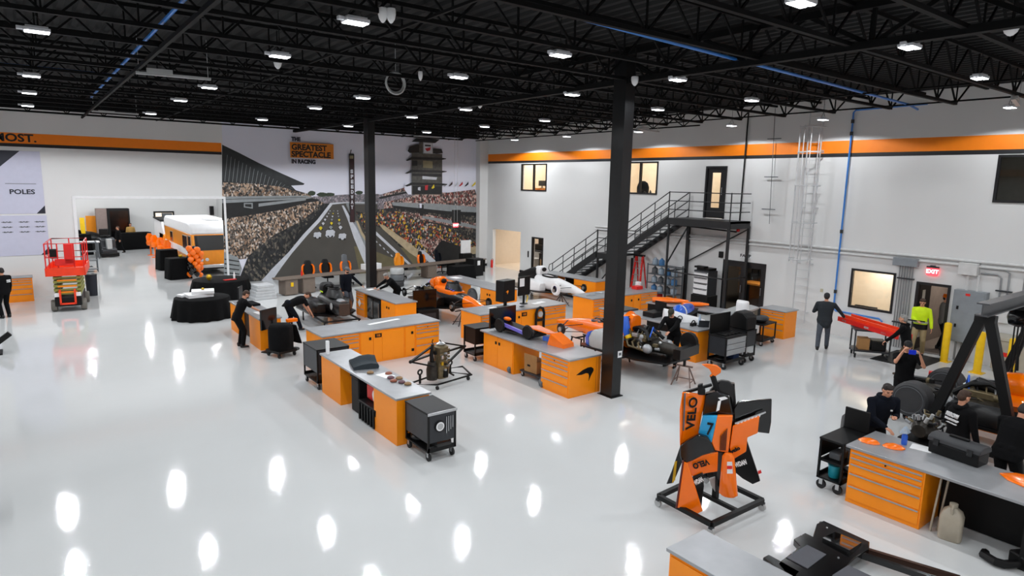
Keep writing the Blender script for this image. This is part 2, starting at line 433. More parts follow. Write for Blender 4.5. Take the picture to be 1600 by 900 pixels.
# suspended linear bars (unlit)
def bar_fixture(x, y, z, ln, label, rz=-0.0):
    t = thing('hanging_bar', label, 'hanging fixture', (x,y,z), rz)
    b = MB(); b.box(-ln/2,ln/2,-0.05,0.05,0,0.05); b.build('rail', M_lgrey, t)
    b = MB(); b.box(-ln*0.36,-ln*0.02,-0.07,0.07,0.05,0.14); b.build('ballast', M_lgrey, t)
    for s in (-1,1): b = MB(); b.tube([(s*ln*0.46,0,0.05),(s*ln*0.46,0,0.88)],0.008,6); b.build('wire', M_lgrey, t)
bar_fixture(2.95, 16.6, 7.28, 1.5, 'long white hanging bar with a ballast box beside the blue pipe', -0.12)
bar_fixture(3.05, 28.8, 7.35, 1.5, 'long white hanging bar near the roof edge above the left orange stripe')
bar_fixture(20.7, 18.3, 7.3, 1.7, 'long white hanging bar above the landing by the right wall', 0.2)
bar_fixture(19.9, 5.7, 7.3, 1.6, 'white hanging bar at the upper right corner', 0.2)
bar_fixture(17.6, 31.0, 7.4, 1.6, 'white hanging bar in front of the mural top right')

# ceiling sensors, speakers
def sensor(p, z, r, label, n=1):
    x, y = G(p[0], p[1], z)
    t = thing('ceiling_sensor', label, 'ceiling sensor', (x,y,z))
    b = MB(); b.lathe([(r*0.9,0.1),(r,0.08),(r,0.02),(r*0.75,-0.05),(r*0.35,-0.09),(0.01,-0.1)]); b.build('dome', M_white, t)
    b = MB(); b.cyl((0,0,0.05),(0,0,8.16-z),0.012); b.build('stem', M_black, t)
sensor((598,24), 7.4, 0.068, 'left of two white camera domes hanging side by side near the top')
sensor((611,25), 7.4, 0.068, 'right of two white camera domes hanging side by side near the top')
sensor((434,100), 7.4, 0.081, 'white round sensor below the third light from the left top')
sensor((657,119), 7.4, 0.050, 'small white sensor on the dark roof right of the coiled cable')
sensor((750,164), 7.4, 0.081, 'white round sensor just right of a light on the girder line')
sensor((992,127), 7.35, 0.081, 'white cone sensor beside the near column top')
sensor((1580,45), 7.4, 0.105, 'large white round smoke sensor at the upper right corner')
x, y = G(618,130,7.3)
b = MB(); b.torus((x,y,7.3),0.24,0.025,'y'); b.torus((x,y+0.03,7.32),0.22,0.02,'y'); b.tube([(x,y,7.52),(x,y,8.16)],0.008,6); tag(b.build('cable_coil', M_lgrey), 'coiled grey cable hanging from the roof', 'cable')
# spot lamp head at the upper right
x, y = G(1578,150,7.2)
b = MB(); b.box(XL, 22.0, 32.82, 32.89, 7.68, 8.2); struct(b.build('trim_5', M_joist, smooth=0))

# compressed air pipes
M_bpipe = mat('blue_pipe', '2f78c8', 0.35)
b = MB(); b.tube([(2.05,YF+1,7.55),(2.05,25.5,7.55)],0.03,8)
t = tag(b.build('air_pipe', M_bpipe), 'blue compressed air pipe running under the left roof', 'pipe')
b = MB(); b.bar((2.25,YF+1,7.4),(2.25,32.8,7.4),0.06,0.08); tag(b.build('unistrut_rail', M_joist), 'long black rail running beside the left blue pipe to the back wall', 'rail')
b = MB(); b.tube([(-9,19.4,7.55),(2.0,19.4,7.55)],0.03,8); tag(b.build('air_pipe', M_bpipe), 'blue compressed air pipe branch crossing at the far left under the roof', 'pipe')
b = MB(); b.tube([(3.0,7.15,7.5),(20.2,8.3,7.5),(21.6,8.6,7.5)],0.032,8); tag(b.build('air_pipe', M_bpipe), 'blue compressed air pipe crossing the right roof bay', 'pipe')
b = MB(); b.tube([(22.5,8.7,7.75),(22.5,10.85,7.72),(22.52,10.93,7.65),(22.52,10.93,0.95),(22.52,10.85,0.88),(22.52,9.4,0.86),(22.52,9.3,0.79),(22.52,9.3,0.5)],0.03,8)
o = tag(b.build('air_pipe', M_bpipe), 'blue compressed air pipe dropping down the right wall beside the beige window', 'pipe')
b = MB()
for z in (7.3,6.9,3.6,1.5): b.cyl((22.52,10.93,z),(22.52,10.93,z+0.12),0.05)
b.build('pipe_clamp', M_dgrey, o)
b = MB(); b.tube([(22.5,14.9,8.0),(22.5,14.93,3.45),(22.45,15.0,3.35),(21.6,17.2,3.5)],0.03,8)
o = tag(b.build('drain_pipe', M_black), 'black pipe dropping down the right wall beside the upper door', 'pipe')
b = MB(); b.ell((22.48,14.95,3.42),0.07); b.build('elbow', M_red, o)
b = MB(); b.tube([(22.5,13.8,8.0),(22.5,13.65,3.75)],0.012,6)
o = tag(b.build('hanging_cable', M_mgrey), 'thin grey cable with three crossbars on the right wall', 'cable')
for z in (6.9,5.5,4.3):
    b = MB(); b.bar((22.48,13.45,z),(22.48,14.0,z),0.03); b.build('crossbar', M_mgrey, o)
# ------------------------------------------------------------------ printed mural on the back wall
def crowd(name, cols, scale, rough=0.6):
    m = bpy.data.materials.new(name); m.use_nodes = True; nt = m.node_tree; b = nt.nodes['Principled BSDF']
    b.inputs['Roughness'].default_value = rough
    tc = nt.nodes.new('ShaderNodeTexCoord'); v = nt.nodes.new('ShaderNodeTexVoronoi'); v.inputs['Scale'].default_value = scale
    mp = nt.nodes.new('ShaderNodeMapping'); mp.inputs['Scale'].default_value = (1, 0, 0.7)
    nt.links.new(tc.outputs['Object'], mp.inputs['Vector']); nt.links.new(mp.outputs[0], v.inputs['Vector'])
    sep = nt.nodes.new('ShaderNodeSeparateColor'); nt.links.new(v.outputs['Color'], sep.inputs[0])
    r = nt.nodes.new('ShaderNodeValToRGB'); r.color_ramp.interpolation = 'CONSTANT'
    el = r.color_ramp.elements
    while len(el) > 1: el.remove(el[0])
    el[0].position = 0; el[0].color = (*hexc(cols[0]), 1)
    for i, c in enumerate(cols[1:], 1):
        e = el.new(i/len(cols)); e.color = (*hexc(c), 1)
    nt.links.new(sep.outputs[0], r.inputs[0]); nt.links.new(r.outputs[0], b.inputs['Base Color'])
    return m
mm = [mat('print_sky', 'e0e1ee', 0.55, var=0.02, scale=0.4), mat('print_roof', '25292b', 0.55, var=0.25, scale=3),
      crowd('print_crowd_tan', ['2b2825','6d5c4e','a88e78','3a3735','c9bdb2','54483f','8d6f58','1d1c1c','b59a83','77706a'], 15),
      mat('print_grey', '8b9092', 0.55, var=0.1, scale=5), mat('print_dark', '161718', 0.55, var=0.3, scale=4),
      crowd('print_crowd_far', ['6f6a70','8c8389','5b5a60','a39aa0','7d7176','66676b'], 18),
      mat('print_track', '4a4742', 0.5, var=0.12, scale=0.8), mat('print_line', 'c4c7ce', 0.5, var=0.08, scale=4),
      mat('print_tree', '2f3b2a', 0.6, var=0.3, scale=8), mat('print_maroon', '34191c', 0.5, var=0.3, scale=5),
      mat('print_cream', 'b3a283', 0.5, var=0.15, scale=4),
      crowd('print_crowd_pit', ['1d1d20','2b2a2c','3d3a3a','17181b','8d3a24','c9a12c','55504c','2d3a36','b9b2aa','1b1b1d','6b5a4a','a8482a'], 13),
      crowd('print_crowd_dark', ['1b1b1d','292a2c','3a3936','161617','4d4942','242629','6a6257','1f2022'], 12),
      mat('print_orange', 'd8801c', 0.55), mat('print_tower', '4b4a45', 0.5, var=0.3, scale=6), mat('print_tan', '8f8767', 0.5, var=0.1),
      mat('print_red', 'b3202a', 0.5), mat('print_yellow', 'd9c11c', 0.5), mat('print_lavender', 'c6c7da', 0.6, var=0.02),
      crowd('print_crowd_red', ['6b4b44','a8837a','3a3230','c7b3aa','7a2f2a','544a46','b99a8c','2a2626'], 14), mat('print_grass', '6a6248', 0.55, var=0.12, scale=2),
      mat('print_navy', '1a1d2c', 0.55)]
b = MB(); nl = [0]
def mp(mi, *pts):
    nl[0] += 1; yy = YB-0.012-0.0007*nl[0]
    q = [onY(px, py, yy) for px, py in pts]
    b.poly([(x, yy, z) for x, z in q][::-1], mi)
b.box(7.72, 22.02, YB-0.01, YB-0.0005, 0.0, 7.95, 0)
mp(5, (490,307),(540,304),(590,303),(612,310),(600,320),(540,320),(500,320),(470,314))
for cx, cy, rx, ry in ((487,302,6,4),(503,304,8,3.5),(515,304,8,3),(561,301,6,3)):
    mp(8, *[(cx+rx*math.cos(t*PI/5)*(1+0.15*math.sin(3*t)), cy+ry*math.sin(t*PI/5)) for t in range(10)])
mp(2, (347,280),(400,285),(440,291),(482,303),(490,310),(470,312),(347,312))
mp(1, (347,226),(372,238),(405,255),(440,271),(476,287),(474,289),(455,290),(462,297),(475,303),(440,292),(400,287),(347,285))
for i in range(18):
    x = 351+i*6; yt = 236+i*3.1
    mp(3, (x+4,yt+6),(x+4.6,yt+6),(x+0.6,283+i*0.6),(x,283+i*0.6))
mp(4, (347,316),(405,314),(478,308),(500,312),(478,324),(440,332),(380,342),(347,344))
mp(3, (347,307),(478,305.5),(490,309),(478,311),(347,317.5))
mp(3, (404,318),(478,310),(478,313),(404,323))
mp(4, (347,311.2),(478,308),(478,308.6),(347,312))
mp(3, (381,317),(395,317),(395,326),(381,324)); mp(4, (383,319),(393,319),(393,324),(383,322.5))
mp(2, (350,341),(380,338),(440,328),(478,317),(500,314),(512,320),(470,347),(430,368),(385,404),(370,406),(350,398))
mp(3, (350,394),(372,402),(378,420),(370,446),(350,446))
for i in range(6): mp(4, (351,404+i*7),(374,408+i*6.5),(374,409.5+i*6.5),(351,406+i*7))
mp(12, (505,318),(519,318),(490,354),(455,396),(420,426),(398,450),(368,450),(378,425),(388,400),(430,366),(470,346))
mp(4, (512,318),(519,318),(500,342),(478,366),(455,385),(468,362))
for i in range(6): mp(4, (378+i*18,428-i*16),(381+i*18,424-i*16),(404+i*14,446-i*17),(401+i*14,448-i*17))
mp(6, (518,319),(540,317),(556,355),(575,410),(575,446),(400,448),(440,415),(478,368),(500,343))
mp(7, (516,317),(521,317.5),(501,345),(479,369),(456,396),(441,416),(420,446),(400,450),(424,421),(451,394),(474,366),(496,343))
mp(7, (516,317),(545,315.5),(590,316),(590,317.5),(545,317),(520,319.5))
mp(3, (540,317),(590,318),(590,400),(575,400),(562,365),(548,335))
mp(6, (545,319),(590,319),(590,395),(578,395),(565,362),(550,335))
mp(20, (553,385),(562,385),(573,418),(573,446),(566,446))
mp(7, (534,321),(537,321),(560,362),(575,396),(575,422),(568,408),(553,372),(544,345))
mp(10, (556,345),(559,345),(566,362),(576,378),(576,384),(564,366))
for k, (rx, ry) in enumerate(((496,368),(516,366),(535,370),(501,356),(517,355),(532,355),(505,349),(518,348.5),(530,349),(508,343),(518.5,343),(530,343.5),(511,338),(519.5,338),(529,338),(513.5,333.5),(520.5,333.5),(528,333.5),(515.5,329.5),(521.5,329.5),(527.5,329.5))):
    s = max(0.22, (ry-322)/46)
    if k < 3: mp(7, *[(rx+(7+k%2*1.5)*math.cos(t*PI/6)*(0.8+0.25*((t*7)%3)/2), ry-1+(5+2*(k==1))*math.sin(t*PI/6)*(0.8+0.25*((t*5)%3)/2)) for t in range(12)])
    c = [7,7,7,17,3,7,7,17,3,7,3,17,7,7,3,7,17,7,7,3,7][k]
    mp(4, (rx-5*s,ry+3*s),(rx-2*s,ry+1*s),(rx+2*s,ry+1*s),(rx+5*s,ry+3*s),(rx+4*s,ry+5*s),(rx-4*s,ry+5*s))
    mp(c, (rx-4*s,ry),(rx-1.5*s,ry-3*s),(rx+1.5*s,ry-3*s),(rx+4*s,ry),(rx+1.2*s,ry+4.5*s),(rx-1.2*s,ry+4.5*s))
mp(11, (556,330),(576,334),(590,342),(590,400),(580,390),(566,352))
# pylon
mp(9, (545.5,241),(553,241),(554.5,347),(547,347)); mp(4, (545.5,240),(553,240),(553,244),(545.5,244)); mp(15, (546.5,243),(552,243),(552,248),(546.5,248))
mp(4, (545.2,241),(546.2,241),(547.6,347),(546.6,347)); mp(4, (552.5,241),(553.5,241),(555,347),(554,347)); mp(4, (548,234),(549.5,234),(547.5,241),(546.5,241))
# right side
mp(5, (590,305),(612,300),(645,292),(645,318),(590,330))
mp(3, (592,309),(600,305),(640,289.5),(644,292),(644,299),(600,308)); mp(19, (598,303),(640,291),(640,297),(600,307)); mp(4, (592,308),(640,298),(640,301),(594,311))
mp(19, (640,308),(660,300),(700,301),(742,296),(744,303),(752,302),(752,345),(614,345),(600,330),(600,316))
mp(12, (585,330),(600,326),(640,322),(752,332),(752,446),(585,446))
mp(19, (600,328),(660,334),(752,350),(752,360),(700,352),(640,340),(600,334))
mp(3, (612,316),(680,318),(752,324),(752,332),(700,330),(614,321)); mp(4, (614,321),(700,330),(752,333),(752,338),(690,335),(614,325))
mp(3, (660,337),(720,347),(752,355),(752,359),(710,351),(660,341)); mp(4, (706,328),(720,328),(720,350),(706,348)); mp(4, (654,320),(662,320),(662,337),(656,337)); mp(0, (655.5,318),(659,318),(659,325),(655.5,325))
mp(11, (585,326),(620,330),(660,345),(700,356),(745,380),(745,446),(690,446),(640,400),(585,352))
mp(19, (650,375),(690,372),(715,385),(715,410),(680,400)); mp(4, (690,375),(720,385),(720,425),(700,420),(675,395))
mp(10, (722,388),(752,384),(752,400),(722,402)); mp(12, (722,398),(752,396),(752,446),(722,446))
mp(6, (585,352),(600,358),(640,392),(660,418),(640,446),(585,446))
mp(20, (585,392),(615,404),(640,430),(630,446),(585,446))
mp(12, (592,352),(600,354),(655,402),(690,424),(680,432),(660,430),(625,386)); mp(20, (625,386),(640,390),(668,420),(655,425))
mp(10, (592,350),(600,352),(640,380),(665,400),(660,408),(640,395),(598,358))
mp(7, (584,361),(587,361),(646,416),(643,418),(584,364)); mp(7, (655,391),(662,391),(686,412),(680,419),(656,396))
for i in range(5): mp(7, (586+i*6,376+i*5.5),(588+i*6,376+i*5.5),(590+i*6,379+i*5.5),(588+i*6,379+i*5.5))
# tower
mp(14, (643,239),(691,241),(691,304),(643,304))
mp(0, (633,286),(643,286),(643,304),(638,304),(632,296)); mp(4, (637,236),(640,229),(652,225),(660,227),(661,239),(640,239)); mp(4, (676,232),(690,233),(692,239),(676,240))
mp(4, (643,221.5),(650,215.8),(687,218),(680,223.5),(672,224),(655,222)); mp(14, (655,222),(661,222),(661,240),(655,240))
mp(3, (661,222),(676,223),(676.5,241),(661.5,240)); mp(7, (662,223),(675.5,224),(675.8,240),(662.3,239)); mp(16, (664,232),(673,230),(672,235),(667,236.5)); mp(4, (664,226),(673,226.5),(673,229),(664,228.5))
for dy, l in ((0, 634),(20,633),(40,632)):
    mp(4, (l,250.5+dy),(643,245+dy),(690,246.5+dy),(697+dy*0.05,247.5+dy),(697+dy*0.05,248.5+dy),(690,250+dy),(645,249+dy),(636,251.5+dy))
mp(15, (661,251),(676,252),(676,263),(661,262)); mp(4, (644,251),(652,251),(652,259),(644,259)); mp(4, (644,271),(690,272),(690,276),(644,275)); mp(7, (660,275),(683,277),(682,281),(660,280)); mp(4, (645,290),(690,291),(690,303),(645,303))
mp(7, (653,293),(657,292),(657,298),(653,297)); mp(16, (664,290),(669,289),(668,297),(664,297)); mp(17, (674,294),(678,288),(679,293),(676,295))
for x, c in ((696,8),(704,9),(713,7),(720,16),(729,21),(740,17)): mp(c, (x-3,291),(x+3,283.5 if c != 8 else 288),(x+3,288),(x-1,291))
MUR = b.build('printed_mural', mm, smooth=0)
tag(MUR, 'large printed mural of a crowded oval race track covering the back wall', 'mural')
YT = YB-0.012-0.0007*(nl[0]+6)
xa, za = onY(453,222,YT); xb, zb = onY(521,225,YT); xc, zc = onY(453,246,YT)
pb = MB(); pb.box(xa, xb, YT, YT+0.002, zc, za); o = pb.build('title_block', mm[13], MUR)
U = (xb-xa)/68.0
def mt(s, px, py, h, material, w=None):
    x, z = onY(px, py, YT-0.004)
    t = text('lettering', s, h*U*1.42, material, MUR, frame((x, YT-0.004, z), (1,0,0), (0,0,1)), align='LEFT', bold=0.016)
    if w:
        cur = t.dimensions.x if t.dimensions.x else 1
        xs = [v.co.x for v in t.data.vertices]; cur = max(xs)-min(xs)
        t.data.transform(Matrix.Diagonal((w*U/cur, 1, 1, 1)))
    return t
mt('THE', 455.5, 217.2, 5.5, mm[21], 14); mt('GREATEST', 455.5, 229.8, 8.2, mm[4], 55); mt('SPECTACLE', 455.5, 240.6, 8.2, mm[4], 61.5); mt('IN RACING', 455.5, 252.2, 5.8, mm[21], 37)
for i, ch in enumerate('SPEEDWAY'): mt(ch, 547.8+i*0.13, 268+i*8, 5.2, mm[7], 4.6)

# posters on the back wall, left of the opening
def poster(x0, x1, z0, z1, label):
    b = MB(); b.box(x0, x1, YB-0.02, YB, z0, z1, 0)
    b.prism([(x1-0.3,z0),(x1,z0),(x1,z0+0.33)], YB-0.022, YB-0.02, 'y', 1)
    b.prism([(x0,z1),(x0+1.0,z1),(x0,z1-0.95)], YB-0.022, YB-0.02, 'y', 1)
    return tag(b.build('wall_poster', [mm[18], mm[21]], smooth=0), label, 'poster')
p = poster(-0.93, 0.72, 3.45, 5.95, 'pale lavender wall poster reading POLES under the orange stripe')
text('lettering', 'POLES', 0.26, mm[21], p, frame((0.02, YB-0.026, 4.32), (1,0,0), (0,0,1)), bold=0.008, sx=1.15)
b = MB(); b.box(-0.5,0.5,YB-0.024,YB-0.021,4.64,4.66); b.build('rule_line', M_mgrey, p)
p2 = poster(-2.6, 0.74, 1.75, 3.38, 'pale lavender wall poster with three columns of small print below the POLES one')
for i, r in enumerate(((-0.55,3.12),(0.0,3.12),(0.52,3.12),(-0.55,2.92),(0.0,2.92),(0.52,2.92),(-0.55,2.72),(0.0,2.72),(0.52,2.72))):
    b = MB()
    for k in range(7): b.box(r[0]-0.2+k*0.05, r[0]-0.2+k*0.05+0.052, YB-0.024, YB-0.021, r[1]-(0.03 if k % 3 else 0.015), r[1]+(0.02 if k % 2 else 0.005))
    b.build('small_print', M_mgrey, p2, smooth=0)

# ------------------------------------------------------------------ rooms behind the right wall (lit offices, corridor)
def room(name, x0, x1, y0, y1, z0, z1, m, lampw=0, lamps=(), lamp_label=''):
    k = 0.06; nm = name.replace('wall_', '')
    for side, bx in (('back',(x1,x1+k,y0-k,y1+k,z0,z1)),('right',(x0,x1,y0-k,y0,z0,z1)),('left',(x0,x1,y1,y1+k,z0,z1))):
        b = MB(); b.box(*bx); struct(b.build(f'wall_{nm}_{side}', m, smooth=0))
    b = MB(); b.box(x0,x1+k,y0-k,y1+k,z1,z1+k); struct(b.build(f'ceiling_{nm}', m, smooth=0))
    b = MB(); b.box(x0,x1+k,y0-k,y1+k,z0-0.05,z0+(0.006 if z0 < 1 else 0)); struct(b.build(f'floor_{nm}', m, smooth=0))
    for li, (lx, ly) in enumerate(lamps):
        t = thing('panel_light', lamp_label if isinstance(lamp_label, str) else lamp_label[li], 'ceiling light', (lx, ly, z1-0.06), 0)  # unseen lamp, added so the room behind the wall looks lit
        bb = MB(); bb.box(-0.6,0.6,-0.3,0.3,0.0,0.05); bb.build('housing', M_fix, t)
        d = bpy.data.lights.new('lamp', 'AREA'); d.shape = 'RECTANGLE'; d.size = 1.1; d.size_y = 0.5; d.energy = lampw; d.color = (1, 0.93, 0.84)
        l = bpy.data.objects.new('lamp', d); COL.objects.link(l); l.parent = t; l.location = (0,0,-0.02)
RX = XR+0.22
room('wall_office_upper', RX, 26.5, 25.5, 31, 3.9, 7.2, M_tan, 95, [(24.2,27.5),(24.9,30.0)], ['warm panel light in the far upper office, nearer one','warm panel light in the far upper office, farther one'])
room('wall_office_middle', RX, 26.5, 17.5, 24, 3.9, 7.2, M_tan, 85, [(24.2,20.0),(25.0,22.8)], ['warm panel light in the office above the stairs, nearer one','warm panel light in the office above the stairs, farther one'])
room('wall_landing_room', RX, 25.5, 14.5, 17.4, 3.82, 7.0, M_tan, 75, [(24.0,16.2)], 'warm panel light behind the landing door')
room('wall_office_right', RX, 26.5, 1.0, 8.0, 4.2, 7.2, mat('office_grey','8f8a82',0.8), 22, [(24.5,4.5)], 'dim panel light in the upper right office')
room('wall_office_lower', RX, 23.9, 8.7, 11.2, 0.0, 2.9, M_tan, 48, [(23.35,9.8)], 'warm panel light behind the beige window')
M_brownw = mat('corridor_wall', '7d7068', 0.8)
room('wall_corridor', RX, 27.5, 6.0, 8.6, 0.0, 2.9, M_brownw, 45, [(25.0,7.4)], 'dim panel light in the corridor behind the exit door')
room('wall_store', RX, 27.0, 12.2, 17.0, 0.0, 2.9, mat('store_wall','4a4038',0.8), 70, [(24.6,14.4)], 'dim panel light in the store behind the double door')
room('wall_machine_shop', RX, 30.5, 26.6, 32.7, 0.0, 3.3, M_tan, 120, [(25.5,30.3)], 'warm panel light in the machine shop')
# windows in the right wall
M_frame = mat('window_frame', '141417', 0.4)
def window(n, y0, y1, z0, z1, mull=True):
    b = MB(); x0, x1, t = XR-0.03, XR+0.08, 0.07
    b.box(x0,x1,y0,y1,z0,z0+t); b.box(x0,x1,y0,y1,z1-t,z1); b.box(x0,x1,y0,y0+t,z0+t,z1-t); b.box(x0,x1,y1-t,y1,z0+t,z1-t)
    if mull: b.box(x0,x1,(y0+y1)/2-0.045,(y0+y1)/2+0.045,z0+t,z1-t)
    o = struct(b.build(f'window_{n}', M_frame, smooth=0))
    b = MB(); b.box(XR+0.02,XR+0.03,y0+0.03,y1-0.03,z0+0.03,z1-0.03); b.build('pane', M_glass, o, smooth=0)
window(1, *W1); window(2, *W2); window(3, *W3, mull=False); window(4, *W4, mull=False)
def door(n, y0, y1, z0, z1, kind):
    b = MB(); x0, x1, t = XR-0.03, XR+0.1, 0.08
    b.box(x0,x1,y0,y0+t,z0,z1); b.box(x0,x1,y1-t,y1,z0,z1); b.box(x0,x1,y0+t,y1-t,z1-t,z1)
    o = struct(b.build(f'door_{n}', M_frame, smooth=0))
    xa, xb = XR+0.02, XR+0.06
    leaves = []
    if kind == 'lite': leaves = [(y0+t, y1-t, 0.22, 0.42, 0.18)]
    if kind == 'double': leaves = [(y0+t,(y0+y1)/2-0.01,0.14,0.14,0.16),((y0+y1)/2+0.01,y1-t,0.14,0.14,0.16)]
    for a, c, side, bot, top in leaves:
        b = MB(); b.box(xa,xb,a,a+side,z0+0.01,z1-t); b.box(xa,xb,c-side,c,z0+0.01,z1-t); b.box(xa,xb,a+side,c-side,z0+0.01,z0+bot+0.01); b.box(xa,xb,a+side,c-side,z1-t-top,z1-t)
        l = b.build('door_leaf', M_frame, o, smooth=0)
        b = MB(); b.box(xa+0.015,xb-0.015,a+side,c-side,z0+bot,z1-t-top); b.build('pane', M_glass, l)
        b = MB(); b.tube([(xa-0.05,a+side*0.5,z0+0.95),(xa-0.05,a+side*0.5,z0+1.25)],0.014); b.build('pull', M_alu, l)
    return o
door(1, *DU, 'lite'); door(2, *DD, 'double'); door(3, *DX, 'open'); door(4, *DS, 'open')
# open door leaf of the exit
b = MB(); b.box(XR+0.1, XR+0.95, 8.33, 8.37, 0.02, 2.15); l = struct(b.build('door_5', M_frame))
b = MB(); b.box(XR+0.3, XR+0.5, 8.32, 8.38, 0.4, 1.95); b.build('pane', mat('pale_pane','c9c3ba',0.3), l)
b = MB(); b.box(XR-0.02,XR+0.2,7.46,8.4,0.0,0.015); struct(b.build('trim_4', M_alu))
# things inside the rooms
def shelf_unit(x, y, w, d, h, n, label, m, rz=0, cat='shelf'):
    t = thing('storage_shelf', label, cat, (x,y,0), rz)
    for sx in (-1,1):
        for sy in (-1,1):
            b = MB(); b.box(sx*w/2-0.02,sx*w/2+0.02,sy*d/2-0.02,sy*d/2+0.02,0,h); b.build('post', m, t)
    for i in range(n):
        z = 0.12+i*(h-0.2)/(n-1); b = MB(); b.box(-w/2,w/2,-d/2,d/2,z,z+0.03); b.build('shelf', m, t)
    return t
M_orwood = mat('orange_wood', 'd98a3a', 0.5)
t = thing('store_counter', 'long orange topped counter seen through the double door glass', 'counter', (25.2,14.6,0))
b = MB(); b.box(-0.4,0.4,-1.6,1.6,0.95,1.02); b.build('counter_top', M_orwood, t)
b = MB(); b.box(-0.35,0.35,-1.55,-0.5,0,0.95); b.box(-0.35,0.35,0.4,1.5,0,0.95); b.build('base', M_black, t)
for k in range(5):
    b = MB(); b.box(-0.37,-0.35,-1.45,-0.6,0.08+k*0.17,0.22+k*0.17); b.build('drawer', M_orwood, t)
shelf_unit(26.4, 14.8, 0.5, 3.4, 2.2, 4, 'dark shelf along the back of the store behind the double door', M_black)
t = thing('office_chair_silhouette', 'dark office chair showing through the upper window above the stairs', 'chair', (23.9,21.35,3.9))
b = MB(); b.lathe([(0.02,0),(0.3,0.02),(0.3,0.06),(0.04,0.1),(0.03,0.45),(0.25,0.46),(0.26,0.55),(0.02,0.56)]); b.build('seat', M_blackfab, t)
b = MB(); b.loft([[(0.25*math.cos(a)*s+0.1, 0.3*math.sin(a)*s, z) for a in [i*PI/6 for i in range(12)]] for z, s in ((0.55,0.7),(0.8,1),(1.1,1.05),(1.3,0.8),(1.4,0.3))]); b.build('backrest', M_blackfab, t)
t = thing('office_desk', 'white desk under the upper office window above the stairs', 'desk', (23.35,20.9,3.9))
b = MB(); b.box(-0.35,0.35,-1.3,1.3,0.72,0.76); b.build('desk_top', M_white, t); b = MB(); b.box(-0.3,0.3,-1.25,-1.2,0,0.72); b.box(-0.3,0.3,1.2,1.25,0,0.72); b.build('leg_panel', M_white, t)
for i, (y, h) in enumerate(((20.35,0.22),(20.0,0.3),(20.7,0.18))):
    b = MB(); b.lathe([(0.03,0),(0.05,0.02),(0.05,h*0.7),(0.02,h*0.8),(0.025,h)],(23.4,y,4.66)); tag(b.build('bottle', M_black), ['dark bottle on the upper office sill, middle one','tall dark bottle on the upper office sill nearest the door','squat dark bottle on the upper office sill at far side'][i], 'bottle')
t = thing('office_desk', 'orange fronted desk with monitors behind the far upper window', 'desk', (23.6,27.9,3.9))
b = MB(); b.box(-0.4,0.4,-0.9,0.9,0.86,0.92); b.build('desk_top', M_orwood, t); b = MB(); b.box(-0.3,0.3,-0.85,0.85,0,0.86); b.build('base', M_orange, t)
for i, y in enumerate((27.5, 28.5)):
    t = thing('computer_monitor', ['dark monitor on the far upper office desk, right one','dark monitor on the far upper office desk, left one'][i], 'monitor', (23.6,y,4.82))
    b = MB(); b.box(-0.02,0.02,-0.3,0.3,0.12,0.42); b.build('screen', M_screen, t); b = MB(); b.box(-0.08,0.08,-0.1,0.1,0,0.015); b.box(-0.015,0.015,-0.03,0.03,0.015,0.15); b.build('stand', M_black, t)
b = MB(); b.box(22.69,22.81,9.6,10.3,1.08,1.175); tag(b.build('window_tray', M_black, bevel=0.005), 'flat dark tray on the sill of the beige window', 'tray')
# machine shop glimpsed through the far opening
t = thing('mill_machine', 'grey machine tool with a dark top seen through the far opening', 'machine', (25.6,30.6,0))
b = MB(); b.box(-0.5,0.5,-0.7,0.7,0,1.0); b.build('base', M_dgrey, t, bevel=0.02); b = MB(); b.box(-0.35,0.35,-0.5,0.6,1.0,1.35); b.box(-0.2,0.2,-0.2,0.3,1.35,1.7); b.build('head', M_black, t, bevel=0.03); b = MB(); b.box(-0.55,-0.5,-0.3,0.5,0.3,0.9); b.build('door', M_lgrey, t)
t = thing('machine_bench', 'dark workbench loaded with parts inside the far opening', 'bench', (25.0,29.25,0))
b = MB(); b.box(-0.4,0.4,-0.9,0.6,0.85,0.92); b.build('bench_top', M_black, t)
for sx in (-1,1):
    for y in (-0.85,0.55): b = MB(); b.box(sx*0.36-0.03,sx*0.36+0.03,y-0.03,y+0.03,0,0.85); b.build('leg', M_black, t)
b = MB(); b.box(24.3,24.8,29.9,30.4,0,0.6); tag(b.build('parts_crate', M_lgrey, bevel=0.02), 'pale grey crate on the floor inside the far opening', 'crate')
def extinguisher(x, y, z, label):
    t = thing('fire_extinguisher', label, 'fire extinguisher', (x,y,z))
    b = MB(); b.lathe([(0.01,0),(0.075,0.01),(0.075,0.4),(0.04,0.47),(0.02,0.5)]); b.build('cylinder', M_red, t)
    b = MB(); b.tube([(0,0,0.5),(0.03,0,0.55),(0.09,0,0.5),(0.09,0,0.25)],0.012,6); b.build('hose', M_black, t)
extinguisher(22.35, 31.55, 0, 'red fire extinguisher on the floor beside the corner pier')
shelf_unit(24.6, 27.6, 0.5, 1.3, 2.0, 5, 'dark shelf stacked with parts behind the narrow door', M_dgrey)
